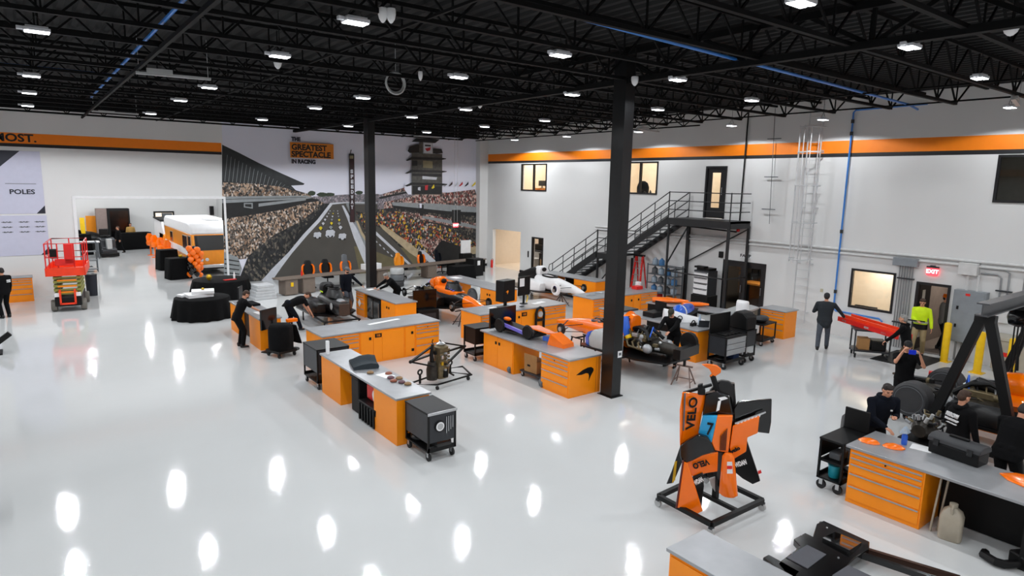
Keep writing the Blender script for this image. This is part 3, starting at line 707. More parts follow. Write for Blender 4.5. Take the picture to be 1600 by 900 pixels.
# double door sign and exit signs
b = MB(); b.box(XR-0.015,XR,14.35,14.85,2.34,2.52); s = tag(b.build('door_sign', M_white), 'small white sign with black letters FACP over the double door', 'sign')
text('lettering', 'FACP', 0.17, M_black, s, frame((XR-0.02,14.6,2.43), (0,-1,0), (0,0,1)), bold=0.004, sx=1.2)
M_exit = emit('exit_red', (1.0, 0.05, 0.07), 2.2)
def exit_sign(loc, rz, label, wire=0):
    t = thing('exit_sign', label, 'exit sign', loc, rz)
    b = MB(); b.box(-0.17,0.17,-0.03,0.03,0.17,0.22); b.box(-0.07,0.07,-0.03,0.03,0.22,0.25); b.build('housing', M_dgrey, t)
    b = MB(); b.box(-0.16,0.16,-0.012,0.012,-0.06,0.17); b.build('lit_panel', M_exit, t)
    text('lettering', 'EXIT', 0.17, emit('exit_white', (1,0.75,0.72), 3.0), t, frame((0,-0.016,0.055),(1,0,0),(0,0,1)), bold=0.003)
    if wire:
        for s in (-1,1): b = MB(); b.tube([(s*0.1,0,0.22),(s*0.1,0,wire)],0.006,6); b.build('wire', M_lgrey, t)
exit_sign((XR-0.06, 8.0, 2.56), -PI/2, 'red exit sign on the wall above the open door')
x, z = onY(712,352,30.6); exit_sign((x, 30.6, z-0.05), 0, 'red exit sign hanging on wires in front of the mural', 8.2-z)

# ------------------------------------------------------------------ conduits, panels and fittings on the right wall
M_cond = mat('conduit_grey', '8d9092', 0.35, metal=0.4)
M_condw = mat('conduit_white', 'cfcfce', 0.5)
M_panelg = mat('panel_grey', '868c91', 0.4)
for z, lab, m in ((3.06,'upper white conduit running along the right wall','w'),(2.92,'lower white conduit running along the right wall','w')):
    b = MB(); b.tube([(XR-0.05,23.0,z-0.02),(XR-0.05,-2,z)],0.045,8); tag(b.build('conduit_pipe', M_condw), lab, 'conduit')
t = thing('junction_trough', 'grey wiring trough on the wall above six vertical conduits', 'junction box', (XR, 8.77, 2.83))
b = MB(); b.box(-0.2,-0.002,-0.36,0.36,-0.12,0.13); b.build('box_body', M_panelg, t, bevel=0.008)
for i in range(6):
    b = MB(); y = 0.17-0.078*i; b.tube([(-0.06,y,-0.12),(-0.06,y,-2.15),(-0.06,y,-2.8)],0.018,8); b.build('conduit', M_cond, t)
for z in (-0.55,-2.0): b = MB(); b.box(-0.09,-0.02,-0.28,0.22,z,z+0.04); b.build('strut', M_dgrey, t)
t = thing('electrical_panel', 'tall grey electrical cabinet on the wall right of the exit door', 'electrical panel', (XR, 6.86, 0.6))
b = MB(); b.box(-0.28,-0.002,-0.42,0.42,0,1.58); b.build('box_body', M_panelg, t, bevel=0.01)
b = MB(); b.box(-0.295,-0.28,-0.38,0.38,0.05,1.53); d = b.build('door', M_panelg, t, bevel=0.004)
for z in (1.0,0.45): b = MB(); b.box(-0.32,-0.295,0.24,0.29,z,z+0.1); b.build('latch', M_black, d)
b = MB(); b.box(-0.297,-0.295,-0.02,0.1,1.43,1.5); b.build('warning_label', M_red, d)
for y in (0.24,0.08,-0.08): b = MB(); b.tube([(-0.12,y,0),(-0.12,y,-0.6)],0.03,8); b.build('conduit', M_cond, t)
for y in (0.15,-0.12): b = MB(); b.tube([(-0.12,y,1.58),(-0.12,y,2.05)],0.035,8); b.build('conduit', M_condw, t)
b = MB(); b.box(XR-0.22,XR-0.002,6.78,7.27,2.64,3.0); tag(b.build('junction_box', M_condw, bevel=0.01), 'white square junction box above the tall grey electrical cabinet', 'junction box')
t = thing('conduit_loop', 'pair of grey bent conduits beside the white junction box', 'conduit', (XR, 6.1, 0))
for k in (0,1):
    b = MB(); y = 0.62; b.tube([(-0.06,y,2.88-0.16*k),(-0.06,0.2-0.18*(1-k)*1,2.88-0.16*k),(-0.06,0.1-0.18*(1-k),2.8-0.16*k),(-0.06,0.08-0.18*(1-k),1.45)],0.025,8); b.build('conduit', M_cond, t)
for z in (2.25,1.95): b = MB(); b.box(-0.1,-0.02,-0.2,0.2,z,z+0.04); b.build('strut', M_dgrey, t)
t = thing('conduit_loop', 'grey conduit and bracket at the right picture edge', 'conduit', (XR, 5.3, 0))
b = MB(); b.tube([(-0.06,0.35,2.75),(-0.06,0.35,2.1),(-0.06,0.0,2.1)],0.025,8); b.build('conduit', M_cond, t)
b = MB(); b.box(-0.1,-0.02,-0.2,0.55,2.1,2.14); b.build('strut', M_dgrey, t)
t = thing('electrical_panel', 'grey electrical cabinet on the wall behind the gantry chain hoist', 'electrical panel', (XR, 4.9, 1.1))
b = MB(); b.box(-0.25,-0.002,-0.4,0.4,0,1.2); b.build('box_body', M_panelg, t, bevel=0.01)
b = MB(); b.box(-0.262,-0.25,-0.36,0.36,0.04,1.16); b.build('door', M_panelg, t, bevel=0.004)
t = thing('switch_box', 'small pale switch box behind the apex of the gantry', 'switch box', (XR, 6.05, 1.35))
b = MB(); b.box(-0.14,-0.002,-0.2,0.2,0,0.6); b.build('box_body', M_condw, t, bevel=0.01); b = MB(); b.box(-0.17,-0.14,-0.22,-0.2,0.2,0.4); b.build('lever', M_red, t)
t = thing('transformer_cabinet', 'large beige floor cabinet behind the yellow bollards', 'cabinet', (XR-0.35, 5.2, 0))
b = MB(); b.box(-0.35,0.33,-0.9,0.8,0.1,0.95); b.box(-0.3,0.3,-0.85,0.75,0,0.1); b.build('cabinet_body', mat('beige_steel','b0aa9c',0.5), t, bevel=0.01); b = MB(); b.box(-0.36,-0.35,0.35,0.6,0.5,0.62); b.build('warning_label', M_red, t)
b = MB(); b.box(-0.4,0.33,-0.95,0.85,0.95,1.05); b.build('lid', mat('beige_steel','b0aa9c',0.5), t, bevel=0.01)
def bollard(x, y, h, label):
    t = thing('bollard', label, 'bollard', (x,y,0))
    b = MB(); b.lathe([(0.1,0.012),(0.1,h-0.06),(0.09,h-0.02),(0.05,h),(0.01,h+0.005)],n=20); b.build('post', M_yellow, t)
    b = MB(); b.box(-0.17,0.17,-0.17,0.17,0,0.012); b.build('base_plate', M_yellow, t)
bollard(22.0, 7.2, 1.2, 'yellow steel bollard right beside the exit door')
bollard(21.4, 6.15, 1.2, 'yellow steel bollard seen between the gantry legs')
bollard(21.2, 5.35, 1.2, 'yellow steel bollard behind the far gantry leg at right')
b = MB(); b.box(20.3,22.2,7.25,8.6,0.0,0.015); tag(b.build('floor_mat', M_rubber), 'black rubber mat on the floor in front of the exit door', 'mat')
# caged ladder on the right wall
M_lad = mat('ladder_white', 'c6c7c8', 0.45)
t = thing('caged_ladder', 'tall white fixed ladder with safety cage on the right wall', 'ladder', (XR, 12.12, 0))
for y in (-0.24,0.24):
    b = MB(); b.box(-0.24,-0.18,y-0.012,y+0.012,0.25,8.0); b.build('rail', M_lad, t)
b = MB()
for k in range(26): b.cyl((-0.21,-0.24,0.4+k*0.3),(-0.21,0.24,0.4+k*0.3),0.012,n=6)
r = b.build('rungs', M_lad, t); r['kind'] = 'stuff'
def hoop(z, r=0.36):
    return [(-0.21-0.36-r*math.sin(a)*1.0+0.0 if False else -0.21-0.42*math.sin(a)**0.6*1.7 if 0 < a < PI else -0.21, r*math.cos(a), z) for a in [i*PI/10 for i in range(11)]]
for z in (2.6,3.9,5.2,6.35,7.2): b = MB(); b.tube(hoop(z),0.02,6); b.build('cage_hoop', M_lad, t)
for i in (1,3,5,7,9):
    p = hoop(0)[i]; b = MB(); b.bar((p[0],p[1],2.5),(p[0],p[1],7.25),0.035,0.012); b.build('cage_strap', M_lad, t)
for z in (0.6,2.4,4.4,6.4):
    b = MB(); b.box(-0.2,-0.002,-0.26,-0.22,z,z+0.04); b.box(-0.2,-0.002,0.22,0.26,z,z+0.04); b.build('wall_bracket', M_lad, t)
b = MB(); b.box(XR-0.012,XR,11.4,11.5,1.45,1.57); tag(b.build('switch_plate', mat('beige_plate','b9b49c',0.5)), 'small beige switch plate beside the white caged ladder', 'switch')
b = MB(); b.box(XR-0.05,XR,28.3,28.36,0.95,1.3); tag(b.build('card_reader', M_black), 'small black card reader left of the narrow door', 'card reader')
b = MB(); b.box(XR-0.1,XR,15.62,15.78,2.25,2.5); tag(b.build('door_camera', M_black), 'small black box above the left corner of the double door', 'sensor')
# ------------------------------------------------------------------ reusable builders
def caster(b, x, y, r=0.06, mi=0):
    b.cyl((x-0.018,y,r),(x+0.018,y,r),r,n=14,mi=mi)
def casters(t, xs, ys, r, m=None, fork=None):
    for x in xs:
        for y in ys:
            b = MB(); b.cyl((x-0.02,y,r),(x+0.02,y,r),r,n=14); c = b.build('caster', m or M_rubber, t)
            b = MB(); b.box(x-0.028,x-0.021,y-0.03,y+0.03,r,2*r+0.02); b.box(x+0.021,x+0.028,y-0.03,y+0.03,r,2*r+0.02); b.box(x-0.03,x+0.03,y-0.035,y+0.035,2*r+0.01,2*r+0.025); b.build('fork', fork or M_alu, c)
def cabinet(kind, w, d, h, loc, rz, label, m=None, n=5, logo=False, right_logo=False):
    m = m or M_orange
    t = thing({'drawers':'drawer_cabinet','doors':'door_cabinet','door':'door_cabinet','plain':'cabinet'}[kind], label, 'cabinet', loc, rz)
    b = MB(); b.box(-w/2,w/2,-d/2,d/2,0.0,h); b.build('body', m, t, bevel=0.006)
    yf = -d/2
    if kind == 'drawers':
        fr = [0.11,0.13,0.2,0.26,0.3] if n == 5 else [0.16,0.2,0.28,0.36] if n == 4 else [1/n]*n
        z = h-0.035; tot = h-0.1
        for i, f in enumerate(fr):
            z1 = z; z0 = z-tot*f; z = z0
            b = MB(); b.box(-w/2+0.025,w/2-0.025,yf-0.016,yf+0.002,z0+0.006,z1-0.006); dr = b.build('drawer', m, t, bevel=0.003)
            b = MB(); b.box(-w/2+0.035,w/2-0.035,yf-0.034,yf-0.016,z1-0.036,z1-0.014); b.build('handle', M_steel, dr, bevel=0.003)
            if i == 0: b = MB(); b.cyl((0,yf-0.016,z0+0.03),(0,yf-0.03,z0+0.03),0.013,n=10); b.build('lock', M_black, dr)
    elif kind in ('doors','door'):
        n2 = 2 if kind == 'doors' else 1
        for i in range(n2):
            x0 = -w/2+0.025+i*(w-0.05)/n2; x1 = x0+(w-0.05)/n2
            b = MB(); b.box(x0+0.004,x1-0.004,yf-0.016,yf+0.002,0.05,h-0.04); dr = b.build('door', m, t, bevel=0.003)
            hx = x1-0.08 if i == 0 else x0+0.08
            b = MB(); b.box(hx-0.035,hx+0.035,yf-0.03,yf-0.016,h-0.25,h-0.17); b.build('latch', M_black, dr, bevel=0.004)
    return t
def bench(ox, oy, rz, D, mods, H=0.97, top_label='', over=0.03, top_m=None, dside=0.0):
    # origin: left front corner of the worktop seen from the front; local x to the right, local y to the back
    R_ = Matrix.Rotation(rz, 4, 'Z'); P = lambda x, y, z=None: tuple((Matrix.Translation((ox,oy,0)) @ R_ @ Vector((x,y,z or 0))))[:2 if z is None else 3]
    x = over; out = []
    for mod in mods:
        kind, wd = mod[0], mod[1]
        if kind != 'open':
            d = mod[3] if len(mod) > 3 else D-0.06
            out.append(cabinet(kind, wd-0.006, d, H-0.045, P(x+wd/2, D/2, 0), rz, mod[2], n=mod[4] if len(mod) > 4 else 5))
        x += wd
    L = x+over
    b = MB(); b.box(0,L,0,D,H-0.044,H)
    o = b.build('worktop', top_m or M_steel, None, bevel=0.006, loc=(ox,oy,0), rot=(0,0,rz))
    tag(o, top_label, 'worktop')
    return o, out, P
def tool_cart(loc, rz, w, d, h, label, top='lid', body=M_dgrey, wheels=0.07, split=0.45, cat='tool cart', rim=None, drawers=0):
    # local: x width, y depth; upper box from split*h to h, open shelf below
    t = thing('tool_cart', label, cat, loc, rz)
    zc = wheels*2+0.03
    for sx in (-1,1):
        for sy in (-1,1):
            b = MB(); b.box(sx*w/2-sx*0.0,sx*w/2-sx*0.035,sy*d/2,sy*d/2-sy*0.035,zc,h); b.build('post', M_black, t)
    b = MB(); b.box(-w/2,w/2,-d/2,d/2,zc,zc+0.03); b.box(-w/2,w/2,-d/2,-d/2+0.012,zc+0.03,zc+0.09); b.box(-w/2,w/2,d/2-0.012,d/2,zc+0.03,zc+0.09); b.build('bottom_shelf', M_black, t)
    if body: b = MB(); b.box(-w/2+0.004,w/2-0.004,-d/2+0.004,d/2-0.004,h*split,h-0.035); b.build('upper_box', body, t, bevel=0.006)
    b = MB(); b.box(-w/2-0.008,w/2+0.008,-d/2-0.008,d/2+0.008,h-0.035,h); b.build('top_tray', M_black, t, bevel=0.005)
    if rim: b = MB(); b.box(-w/2-0.012,w/2+0.012,-d/2-0.02,-d/2-0.008,h-0.045,h+0.004); b.build('front_trim', rim, t)
    for i in range(drawers):
        z0 = h*split+0.015+i*(h*(1-split)-0.06)/drawers; z1 = z0+(h*(1-split)-0.06)/drawers-0.012
        b = MB(); b.box(-w/2+0.04,w/2-0.04,-d/2-0.015,-d/2+0.004,z0,z1); dr = b.build('drawer', M_steel, t, bevel=0.003)
        b = MB(); b.box(-w/2+0.05,w/2-0.05,-d/2-0.03,-d/2-0.015,z1-0.02,z1-0.004); b.build('handle', M_alu, dr)
    casters(t, (-w/2+0.05,w/2-0.05), (-d/2+0.07,d/2-0.07), wheels)
    return t
def cloth_round(loc, r, h, label, name='draped_table', cat='table', n=72, flare=0.12, top_m=None):
    t = thing(name, label, cat, loc)
    b = MB(); rings = []
    for z, k, amp in ((0.01,1+flare,0.05),(h*0.3,1+flare*0.7,0.04),(h*0.7,1.02+flare*0.2,0.02),(h-0.05,1.01,0.008),(h-0.01,1.0,0.0),(h,0.97,0),(h,0.02,0)):
        rings.append([(r*k*(1+amp*math.sin(14*a)+amp*0.4*math.sin(23*a+1))*math.cos(a), r*k*(1+amp*math.sin(14*a)+amp*0.4*math.sin(23*a+1))*math.sin(a), z) for a in [2*PI*i/n for i in range(n)]])
    b.loft(rings); b.build('table_cloth', M_cloth, t, smooth=60)
    b = MB(); b.lathe([(0.25,0.0),(0.25,0.03),(0.04,0.05),(0.04,h-0.02),(0.0,h-0.02)]); b.build('pedestal', M_black, t)
    return t
def cloth_rect(loc, rz, w, d, h, label, cat='table'):
    t = thing('draped_table', label, cat, loc, rz); b = MB(); n = 80; rings = []
    def pt(u, k, amp):
        a = 2*PI*u; c, s = math.cos(a), math.sin(a); e = 0.22
        x = math.copysign(abs(c)**e, c); y = math.copysign(abs(s)**e, s); f = 1+amp*math.sin(60*a*0.5)
        return (x*(w/2)*f+x*k, y*(d/2)*f+y*k)
    for z, k, amp in ((0.01,0.06,0.025),(h*0.6,0.03,0.015),(h-0.03,0.005,0),(h,0,0)):
        rings.append([(*pt(i/n,k,amp), z) for i in range(n)])
    rings.append([(*[q*0.02 for q in pt(i/n,0,0)], h) for i in range(n)])
    b.loft(rings); b.build('table_cloth', M_cloth, t, smooth=60)
    b = MB(); b.box(-w/2+0.08,w/2-0.08,-d/2+0.08,d/2-0.08,h-0.05,h-0.02); b.build('tabletop', M_black, t)
    return t
def monitor(loc, rz, w, h, label, base=True, arm=0.2, screen=M_screen):
    t = thing('computer_monitor', label, 'monitor', loc, rz)
    b = MB(); b.box(-w/2,w/2,-0.025,0.015,arm,arm+h); b.build('housing', M_black, t, bevel=0.006)
    b = MB(); b.box(-w/2+0.012,w/2-0.012,-0.028,-0.025,arm+0.012,arm+h-0.012); b.build('screen', screen, t)
    b = MB(); b.box(-0.03,0.03,0.015,0.035,0.01,arm+h*0.4); b.box(-0.13,0.13,-0.09,0.1,0,0.012); b.build('stand', M_black, t)
    return t
def laptop(loc, rz, label, s=1.0):
    t = thing('laptop', label, 'laptop', loc, rz)
    b = MB(); b.box(-0.17*s,0.17*s,-0.12*s,0.12*s,0,0.018); b.build('keyboard', M_black, t, bevel=0.003)
    b = MB(); b.add([(-0.17*s,0.12*s,0.018),(0.17*s,0.12*s,0.018),(0.17*s,0.17*s,0.23*s),(-0.17*s,0.17*s,0.23*s),(-0.17*s,0.132*s,0.018),(0.17*s,0.132*s,0.018),(0.17*s,0.182*s,0.23*s),(-0.17*s,0.182*s,0.23*s)],[(0,1,2,3),(7,6,5,4),(0,4,5,1),(1,5,6,2),(2,6,7,3),(3,7,4,0)]); b.build('screen_lid', M_dgrey, t)
    return t
def flat(name, pts, z, h, m, label, cat, bevel=0.0):
    b = MB(); b.prism(pts, z, z+h); return tag(b.build(name, m, bevel=bevel), label, cat)
def rrect(cx, cy, w, d, rz=0):
    c, s = math.cos(rz), math.sin(rz)
    return [(cx+c*x-s*y, cy+s*x+c*y) for x, y in ((-w/2,-d/2),(w/2,-d/2),(w/2,d/2),(-w/2,d/2))]

# ------------------------------------------------------------------ the room behind the back wall opening
b = MB()
b.poly([(-4,54,0),(12,54,0),(12,54,6.5),(-4,54,6.5)]); b.poly([(-4,33.15,0),(-4,54,0),(-4,54,6.5),(-4,33.15,6.5)]); b.poly([(12,33.15,0),(12,54,0),(12,54,6.5),(12,33.15,6.5)]); b.poly([(-4,33.15,6.5),(12,33.15,6.5),(12,54,6.5),(-4,54,6.5)])
struct(b.build('wall_annex', M_wall, smooth=0))
for i, (x, y) in enumerate(((2.5,37),(6.5,40.5),(2.5,43),(6,47.5),(2,50),(9.5,36),(9.5,45))):  # unseen fixtures, added to brighten the annex
    o = fixture(x, y, 5.6, ['front left','front right','middle left','middle right','rear left','far front right','far rear right'][i]+' high bay light in the annex behind the opening')
    for ch in o.children:
        if ch.type == 'LIGHT': ch.data = lampdata_c
x0, z0 = onY(241,348,53.9); x1, z1 = onY(272,330,53.9)
b = MB(); b.box(x0,x1,53.93,53.99,z0,z1); o = tag(b.build('display_screen', M_black), 'cream lit screen with dark frame on the far annex wall', 'screen')
b = MB(); b.box(x0+0.12,x1-0.12,53.9,53.93,z0+0.1,z1-0.12); b.build('screen_face', emit('cream_screen',(0.95,0.8,0.62),0.75), o)  # the window's light is put into this emissive face
b = MB(); b.box(x1-0.85,x1-0.14,53.88,53.9,z0+0.12,z0+0.7); b.build('dark_tile', M_mgrey, o)
x0, z0 = onY(328,336,53.9); x1, z1 = onY(333,322,53.9)
b = MB(); b.box(x0,x1,53.7,53.99,z0,z1); tag(b.build('wall_speaker', M_black, bevel=0.02), 'tall black speaker on the annex wall above the motorhome', 'speaker')
# motorhome
t = thing('motorhome', 'vintage amber and white motorhome parked inside the opening', 'motorhome', (6.75, 36.0, 0))
prof = [(0,0.45),(-0.12,0.62),(-0.1,1.3),(0.12,2.15),(0.28,2.42),(0.7,2.62),(7.6,2.62),(7.9,2.4),(7.95,0.5)]     # (y, z) outline
def bodysec(z0, z1, x0=0.0, x1=2.4):
    b = MB()
    pts = []
    n = 40
    return b
b = MB(); b.prism([(0.05,0.42),(-0.1,0.6),(-0.1,1.3),(0.13,2.15),(7.9,2.15),(7.95,0.45)], 0, 2.4, 'x', 0); b.build('body', M_amber, t, bevel=0.06)
b = MB(); b.prism([(0.1,2.1),(0.2,2.45),(0.5,2.68),(1.0,2.74),(7.5,2.74),(7.85,2.6),(7.95,2.1)], -0.03, 2.43, 'x', 0); b.build('roof_cap', M_white, t, bevel=0.1)
b = MB(); b.box(-0.012,0.02,1.15,7.9,0.95,1.3); b.box(-0.012,0.02,0.3,1.2,1.0,1.2); b.build('side_stripe', M_white, t)
b = MB(); b.box(-0.02,2.42,-0.2,0.1,0.42,0.58); b.build('bumper', M_alu, t, bevel=0.03)
b = MB(); b.add([(0.12,-0.115,1.32),(2.28,-0.115,1.32),(2.28,0.1,2.08),(0.12,0.1,2.08)],[(0,1,2,3)]); b.build('windscreen', M_black_gl, t)
for y0, y1, z0, z1 in ((0.35,0.95,1.25,2.0),(1.3,2.4,1.3,1.95),(5.3,6.0,1.4,1.9)):
    b = MB(); b.box(-0.02,0.02,y0-0.04,y1+0.04,z0-0.04,z1+0.04); wn = b.build('side_window', M_alu, t); b = MB(); b.box(-0.026,-0.02,y0,y1,z0,z1); b.build('pane', M_black_gl, wn)
for x in (0.35,2.05):
    b = MB(); b.cyl((x,-0.1,0.85),(x,-0.15,0.85),0.11,n=18); b.build('headlight', M_chrome, t)
    b = MB(); b.cyl((x+(0.28 if x < 1 else -0.28),-0.1,0.85),(x+(0.28 if x < 1 else -0.28),-0.14,0.85),0.09,n=18); b.build('headlight', M_chrome, t)
b = MB(); b.box(1.0,1.7,1.6,2.6,2.74,2.92); b.build('roof_vent', M_white, t, bevel=0.05)
for y in (1.2, 6.2):
    for x in (0.15,2.25):
        b = MB(); b.lathe([(0.15,-0.13),(0.4,-0.12),(0.42,0),(0.4,0.12),(0.15,0.13)],(x,y,0.42),20,axis='x'); wl = b.build('wheel', M_tyre, t); b = MB(); b.lathe([(0.02,-0.145),(0.2,-0.14),(0.22,-0.1),(0.22,0.1),(0.2,0.14),(0.02,0.145)],(x,y,0.42),16,axis='x'); b.build('hub', M_alu, wl)
b = MB(); b.box(0.25,2.15,0.2,7.7,0.3,0.46); b.build('chassis', M_black, t)
# white and orange service truck further in
t = thing('service_truck', 'white and orange truck parked behind the motorhome', 'truck', (6.9, 44.4, 0))
b = MB(); b.prism([(0,0.5),(0,1.15),(0.15,1.3),(1.3,1.5),(2.6,1.5),(2.6,0.5)],0.0,2.0,'x',0); b.build('hood', M_orange, t, bevel=0.05)
b = MB(); b.prism([(1.0,1.4),(1.7,2.25),(4.5,2.3),(4.6,0.5),(2.5,0.5)],0.0,2.0,'x',0); b.build('cab', M_white, t, bevel=0.06)
b = MB(); b.prism([(1.65,2.2),(1.75,2.32),(4.5,2.36),(4.5,2.3)],-0.04,2.04,'x',0); b.build('roof_rack', M_black, t)
b = MB(); b.add([(0.1,1.1,1.55),(1.9,1.1,1.55),(1.85,1.62,2.2),(0.15,1.62,2.2)],[(0,1,2,3)]); b.build('windscreen', M_black_gl, t)
for y in (0.9,3.6):
    for x in (0.1,1.9): b = MB(); b.lathe([(0.1,-0.14),(0.38,-0.12),(0.4,0),(0.38,0.12),(0.1,0.14)],(x,y,0.4),20,axis='x'); b.build('wheel', M_tyre, t)
# orange gaming chairs / stools beside the truck
for i, (x, y) in enumerate(((6.35,47.0),(6.4,45.6),(6.45,43.6),(6.5,41.7))):
    t = thing('orange_stand', ['rearmost of the orange stools beside the truck','third orange stool back beside the truck','second orange stool back beside the truck','frontmost orange stool beside the draped cocktail table'][i], 'stool', (x,y,0))
    b = MB(); b.lathe([(0.22,0),(0.2,0.03),(0.05,0.06),(0.05,0.6),(0.2,0.65),(0.25,0.8),(0.2,0.95),(0.02,0.97)]); b.build('seat', M_orange_car, t)
    b = MB(); b.loft([[(0.2*s*math.cos(a), 0.06*math.sin(a)+0.15, z) for a in [k*PI/5 for k in range(10)]] for z,s in ((0.9,0.9),(1.2,1.1),(1.4,0.5))]); b.build('backrest', M_orange_car, t)
# cocktail tables, balloons
cloth_rect((5.95,35.6,0), 0.2, 0.95, 0.75, 1.05, 'nearer black draped cocktail table inside the opening')
cloth_rect((6.08,39.4,0), 0.2, 0.9, 0.75, 1.1, 'farther black draped cocktail table near the motorhome')
t = tag(MB().build('x', M_gold) if False else (lambda b: b.build('gold_ornament', M_gold))((lambda b: (b.ell((6.1,35.6,1.13),(0.1,0.08,0.08)), b)[1])(MB())), 'small gold ornament on the nearer black draped cocktail table', 'ornament')
random.seed(3)
for i in range(34):
    k = i/33; z = 0.2+k*1.35; a = i*2.4; rr = 0.24+0.08*math.sin(i)
    r = random.uniform(0.11,0.17); x, y = 6.62+rr*math.cos(a), 35.0+rr*math.sin(a)*0.8
    z = max(z, r+0.01)
    m = M_orange_car if (i*7) % 5 < 3 else M_black_gl
    b = MB(); b.lathe([(0.012,-r*1.22),(0.02,-r*1.12),(r*0.5,-r*0.85),(r*0.9,-r*0.3),(r,0.1*r),(r*0.85,r*0.6),(r*0.45,r*0.93),(0.01,r*1.02)],n=14)
    o = b.build('balloon', m); o.location = (x,y,z)
    tag(o, ('orange' if m is M_orange_car else 'black')+' balloon in the cluster beside the motorhome front', 'balloon', 'orange balloons by the motorhome' if m is M_orange_car else 'black balloons by the motorhome')
# rear of the annex
cloth_rect((5.95,51.4,0), 0.25, 2.1, 0.8, 1.15, 'long black draped table at the back of the annex')
t = thing('tall_display_case', 'tall black display case against the annex back wall', 'case', (5.35,53.0,0))
b = MB(); b.box(-0.75,0.6,-0.4,0.4,0,2.75); b.build('case_body', M_black, t, bevel=0.02); b = MB(); b.box(-0.6,0.5,-0.42,-0.4,0.6,2.6); b.build('glass_door', M_black_gl, t)
b = MB(); b.box(-1.4,-0.76,-0.3,0.3,0,2.75); b.build('side_panel', mat('rose_taupe','8c7b75',0.6), t)
x0, z0 = onY(135,358,53.4); x1, z1 = onY(162,337,53.4)
t = thing('yellow_banner_stand', 'amber yellow banner stand at the back left of the annex', 'banner', ((x0+x1)/2,53.4,0))
b = MB(); b.box(-(x1-x0)/2,(x1-x0)/2,-0.03,0.03,z0-0.3,z1); b.build('banner', M_amber, t); b = MB(); b.box(-0.6,-0.55,-0.03,0.03,0,z0-0.3); b.box(0.55,0.6,-0.03,0.03,0,z0-0.3); b.build('leg', M_black, t)
x0, z0 = onY(124.5,362,51.9); x1, z1 = onY(130,339,51.9)
b = MB(); b.box(x0,x1,51.0,51.06,0,z1); tag(b.build('yellow_banner', M_yellow), 'narrow bright yellow panel at the left edge of the annex', 'panel')
cloth_rect((2.4,49.2,0), 0, 1.8, 0.9, 1.3, 'black draped display table at the annex left side')
t = thing('covered_show_car', 'dark low race car under the amber banner in the annex', 'race car', (2.75,52.0,0), 0.05)
b = MB(); b.loft([[(x, w*math.cos(a), 0.75+hh*math.sin(a)) for a in [k*PI/8 for k in range(16)]] for x, w, hh in ((-1.6,0.2,0.15),(-1.0,0.6,0.45),(0,0.7,0.6),(0.8,0.6,0.5),(1.5,0.3,0.25))]); b.build('body', M_carbon, t)
b = MB(); b.box(-1.5,1.4,-0.75,0.75,0.1,0.5); b.build('plinth', M_black, t)
t = thing('trestle_table', 'white trestle table beside the floor scrubber', 'table', (2.75,46.6,0), 0.0)
b = MB(); b.box(-0.8,0.8,-0.4,0.4,1.0,1.05); b.build('table_top', M_white, t)
for x in (-0.7,0.7): b = MB(); b.box(x-0.03,x+0.03,-0.38,-0.32,0,1.0); b.box(x-0.03,x+0.03,0.32,0.38,0,1.0); b.box(x-0.03,x+0.03,-0.32,0.32,0.4,0.44); b.build('leg', M_mgrey, t)
shelf_unit(2.55, 40.3, 0.7, 0.5, 1.6, 4, 'grey step shelf just inside the left jamb of the opening', M_mgrey)
# floor scrubber
t = thing('floor_scrubber', 'dark grey ride-on floor scrubber standing in the annex', 'floor scrubber', (4.0,47.4,0), 0.15)
b = MB(); b.prism([(-0.6,0.1),(-0.6,0.5),(-0.35,0.55),(-0.3,1.1),(0.1,1.2),(0.7,1.1),(0.75,0.15)],-0.42,0.42,'x',0); b.build('tank_body', M_dgrey, t, bevel=0.06)
b = MB(); b.box(-0.15,0.15,-0.64,-0.34,0.5,1.15); b.build('front_panel', M_lgrey, t, bevel=0.04)
b = MB(); b.box(-0.5,0.5,-0.7,-0.3,0.05,0.28); b.build('brush_deck', M_black, t, bevel=0.04)
b = MB(); b.box(-0.25,0.25,0.05,0.5,1.2,1.3); b.box(-0.25,0.25,0.45,0.6,1.2,1.7); b.build('seat', M_black, t, bevel=0.04)
b = MB(); b.torus((0,-0.2,1.35),0.17,0.02,'z'); b.cyl((0,-0.3,1.1),(0,-0.2,1.35),0.025); b.build('steering_wheel', M_black, t)
for s in (-1,1): b = MB(); b.lathe([(0.05,-0.06),(0.2,-0.05),(0.2,0.05),(0.05,0.06)],(s*0.42,0.45,0.2),16,axis='x'); b.build('wheel', M_rubber, t)

# ------------------------------------------------------------------ left wall area of the hall
# scissor lift
t = thing('scissor_lift', 'orange red scissor lift parked against the back wall, lowered', 'scissor lift', (1.2, 29.9, 0), -0.12)
b = MB(); b.box(-0.42,0.42,-1.1,1.1,0.2,0.55); b.build('chassis', M_black, t, bevel=0.03)
for s in (-1,1):
    for y in (-0.85,0.85):
        b = MB(); b.lathe([(0.05,-0.09),(0.2,-0.09),(0.22,-0.06),(0.22,0.06),(0.2,0.09),(0.05,0.09)],(s*0.46,y,0.22),18,axis='x'); b.build('wheel', mat('grey_tyre','6b6760',0.7), t)
b = MB(); b.box(-0.26,0.26,-1.2,-1.13,0.28,0.34); b.box(-0.26,-0.2,-1.2,-1.13,0.28,0.85); b.box(0.2,0.26,-1.2,-1.13,0.28,0.85); b.build('ladder_frame', M_redor, t)
for x in (-0.33,0.33): b = MB(); b.box(x-0.08,x+0.08,-1.15,-1.1,0.58,0.72); b.build('light_box', M_white, t)
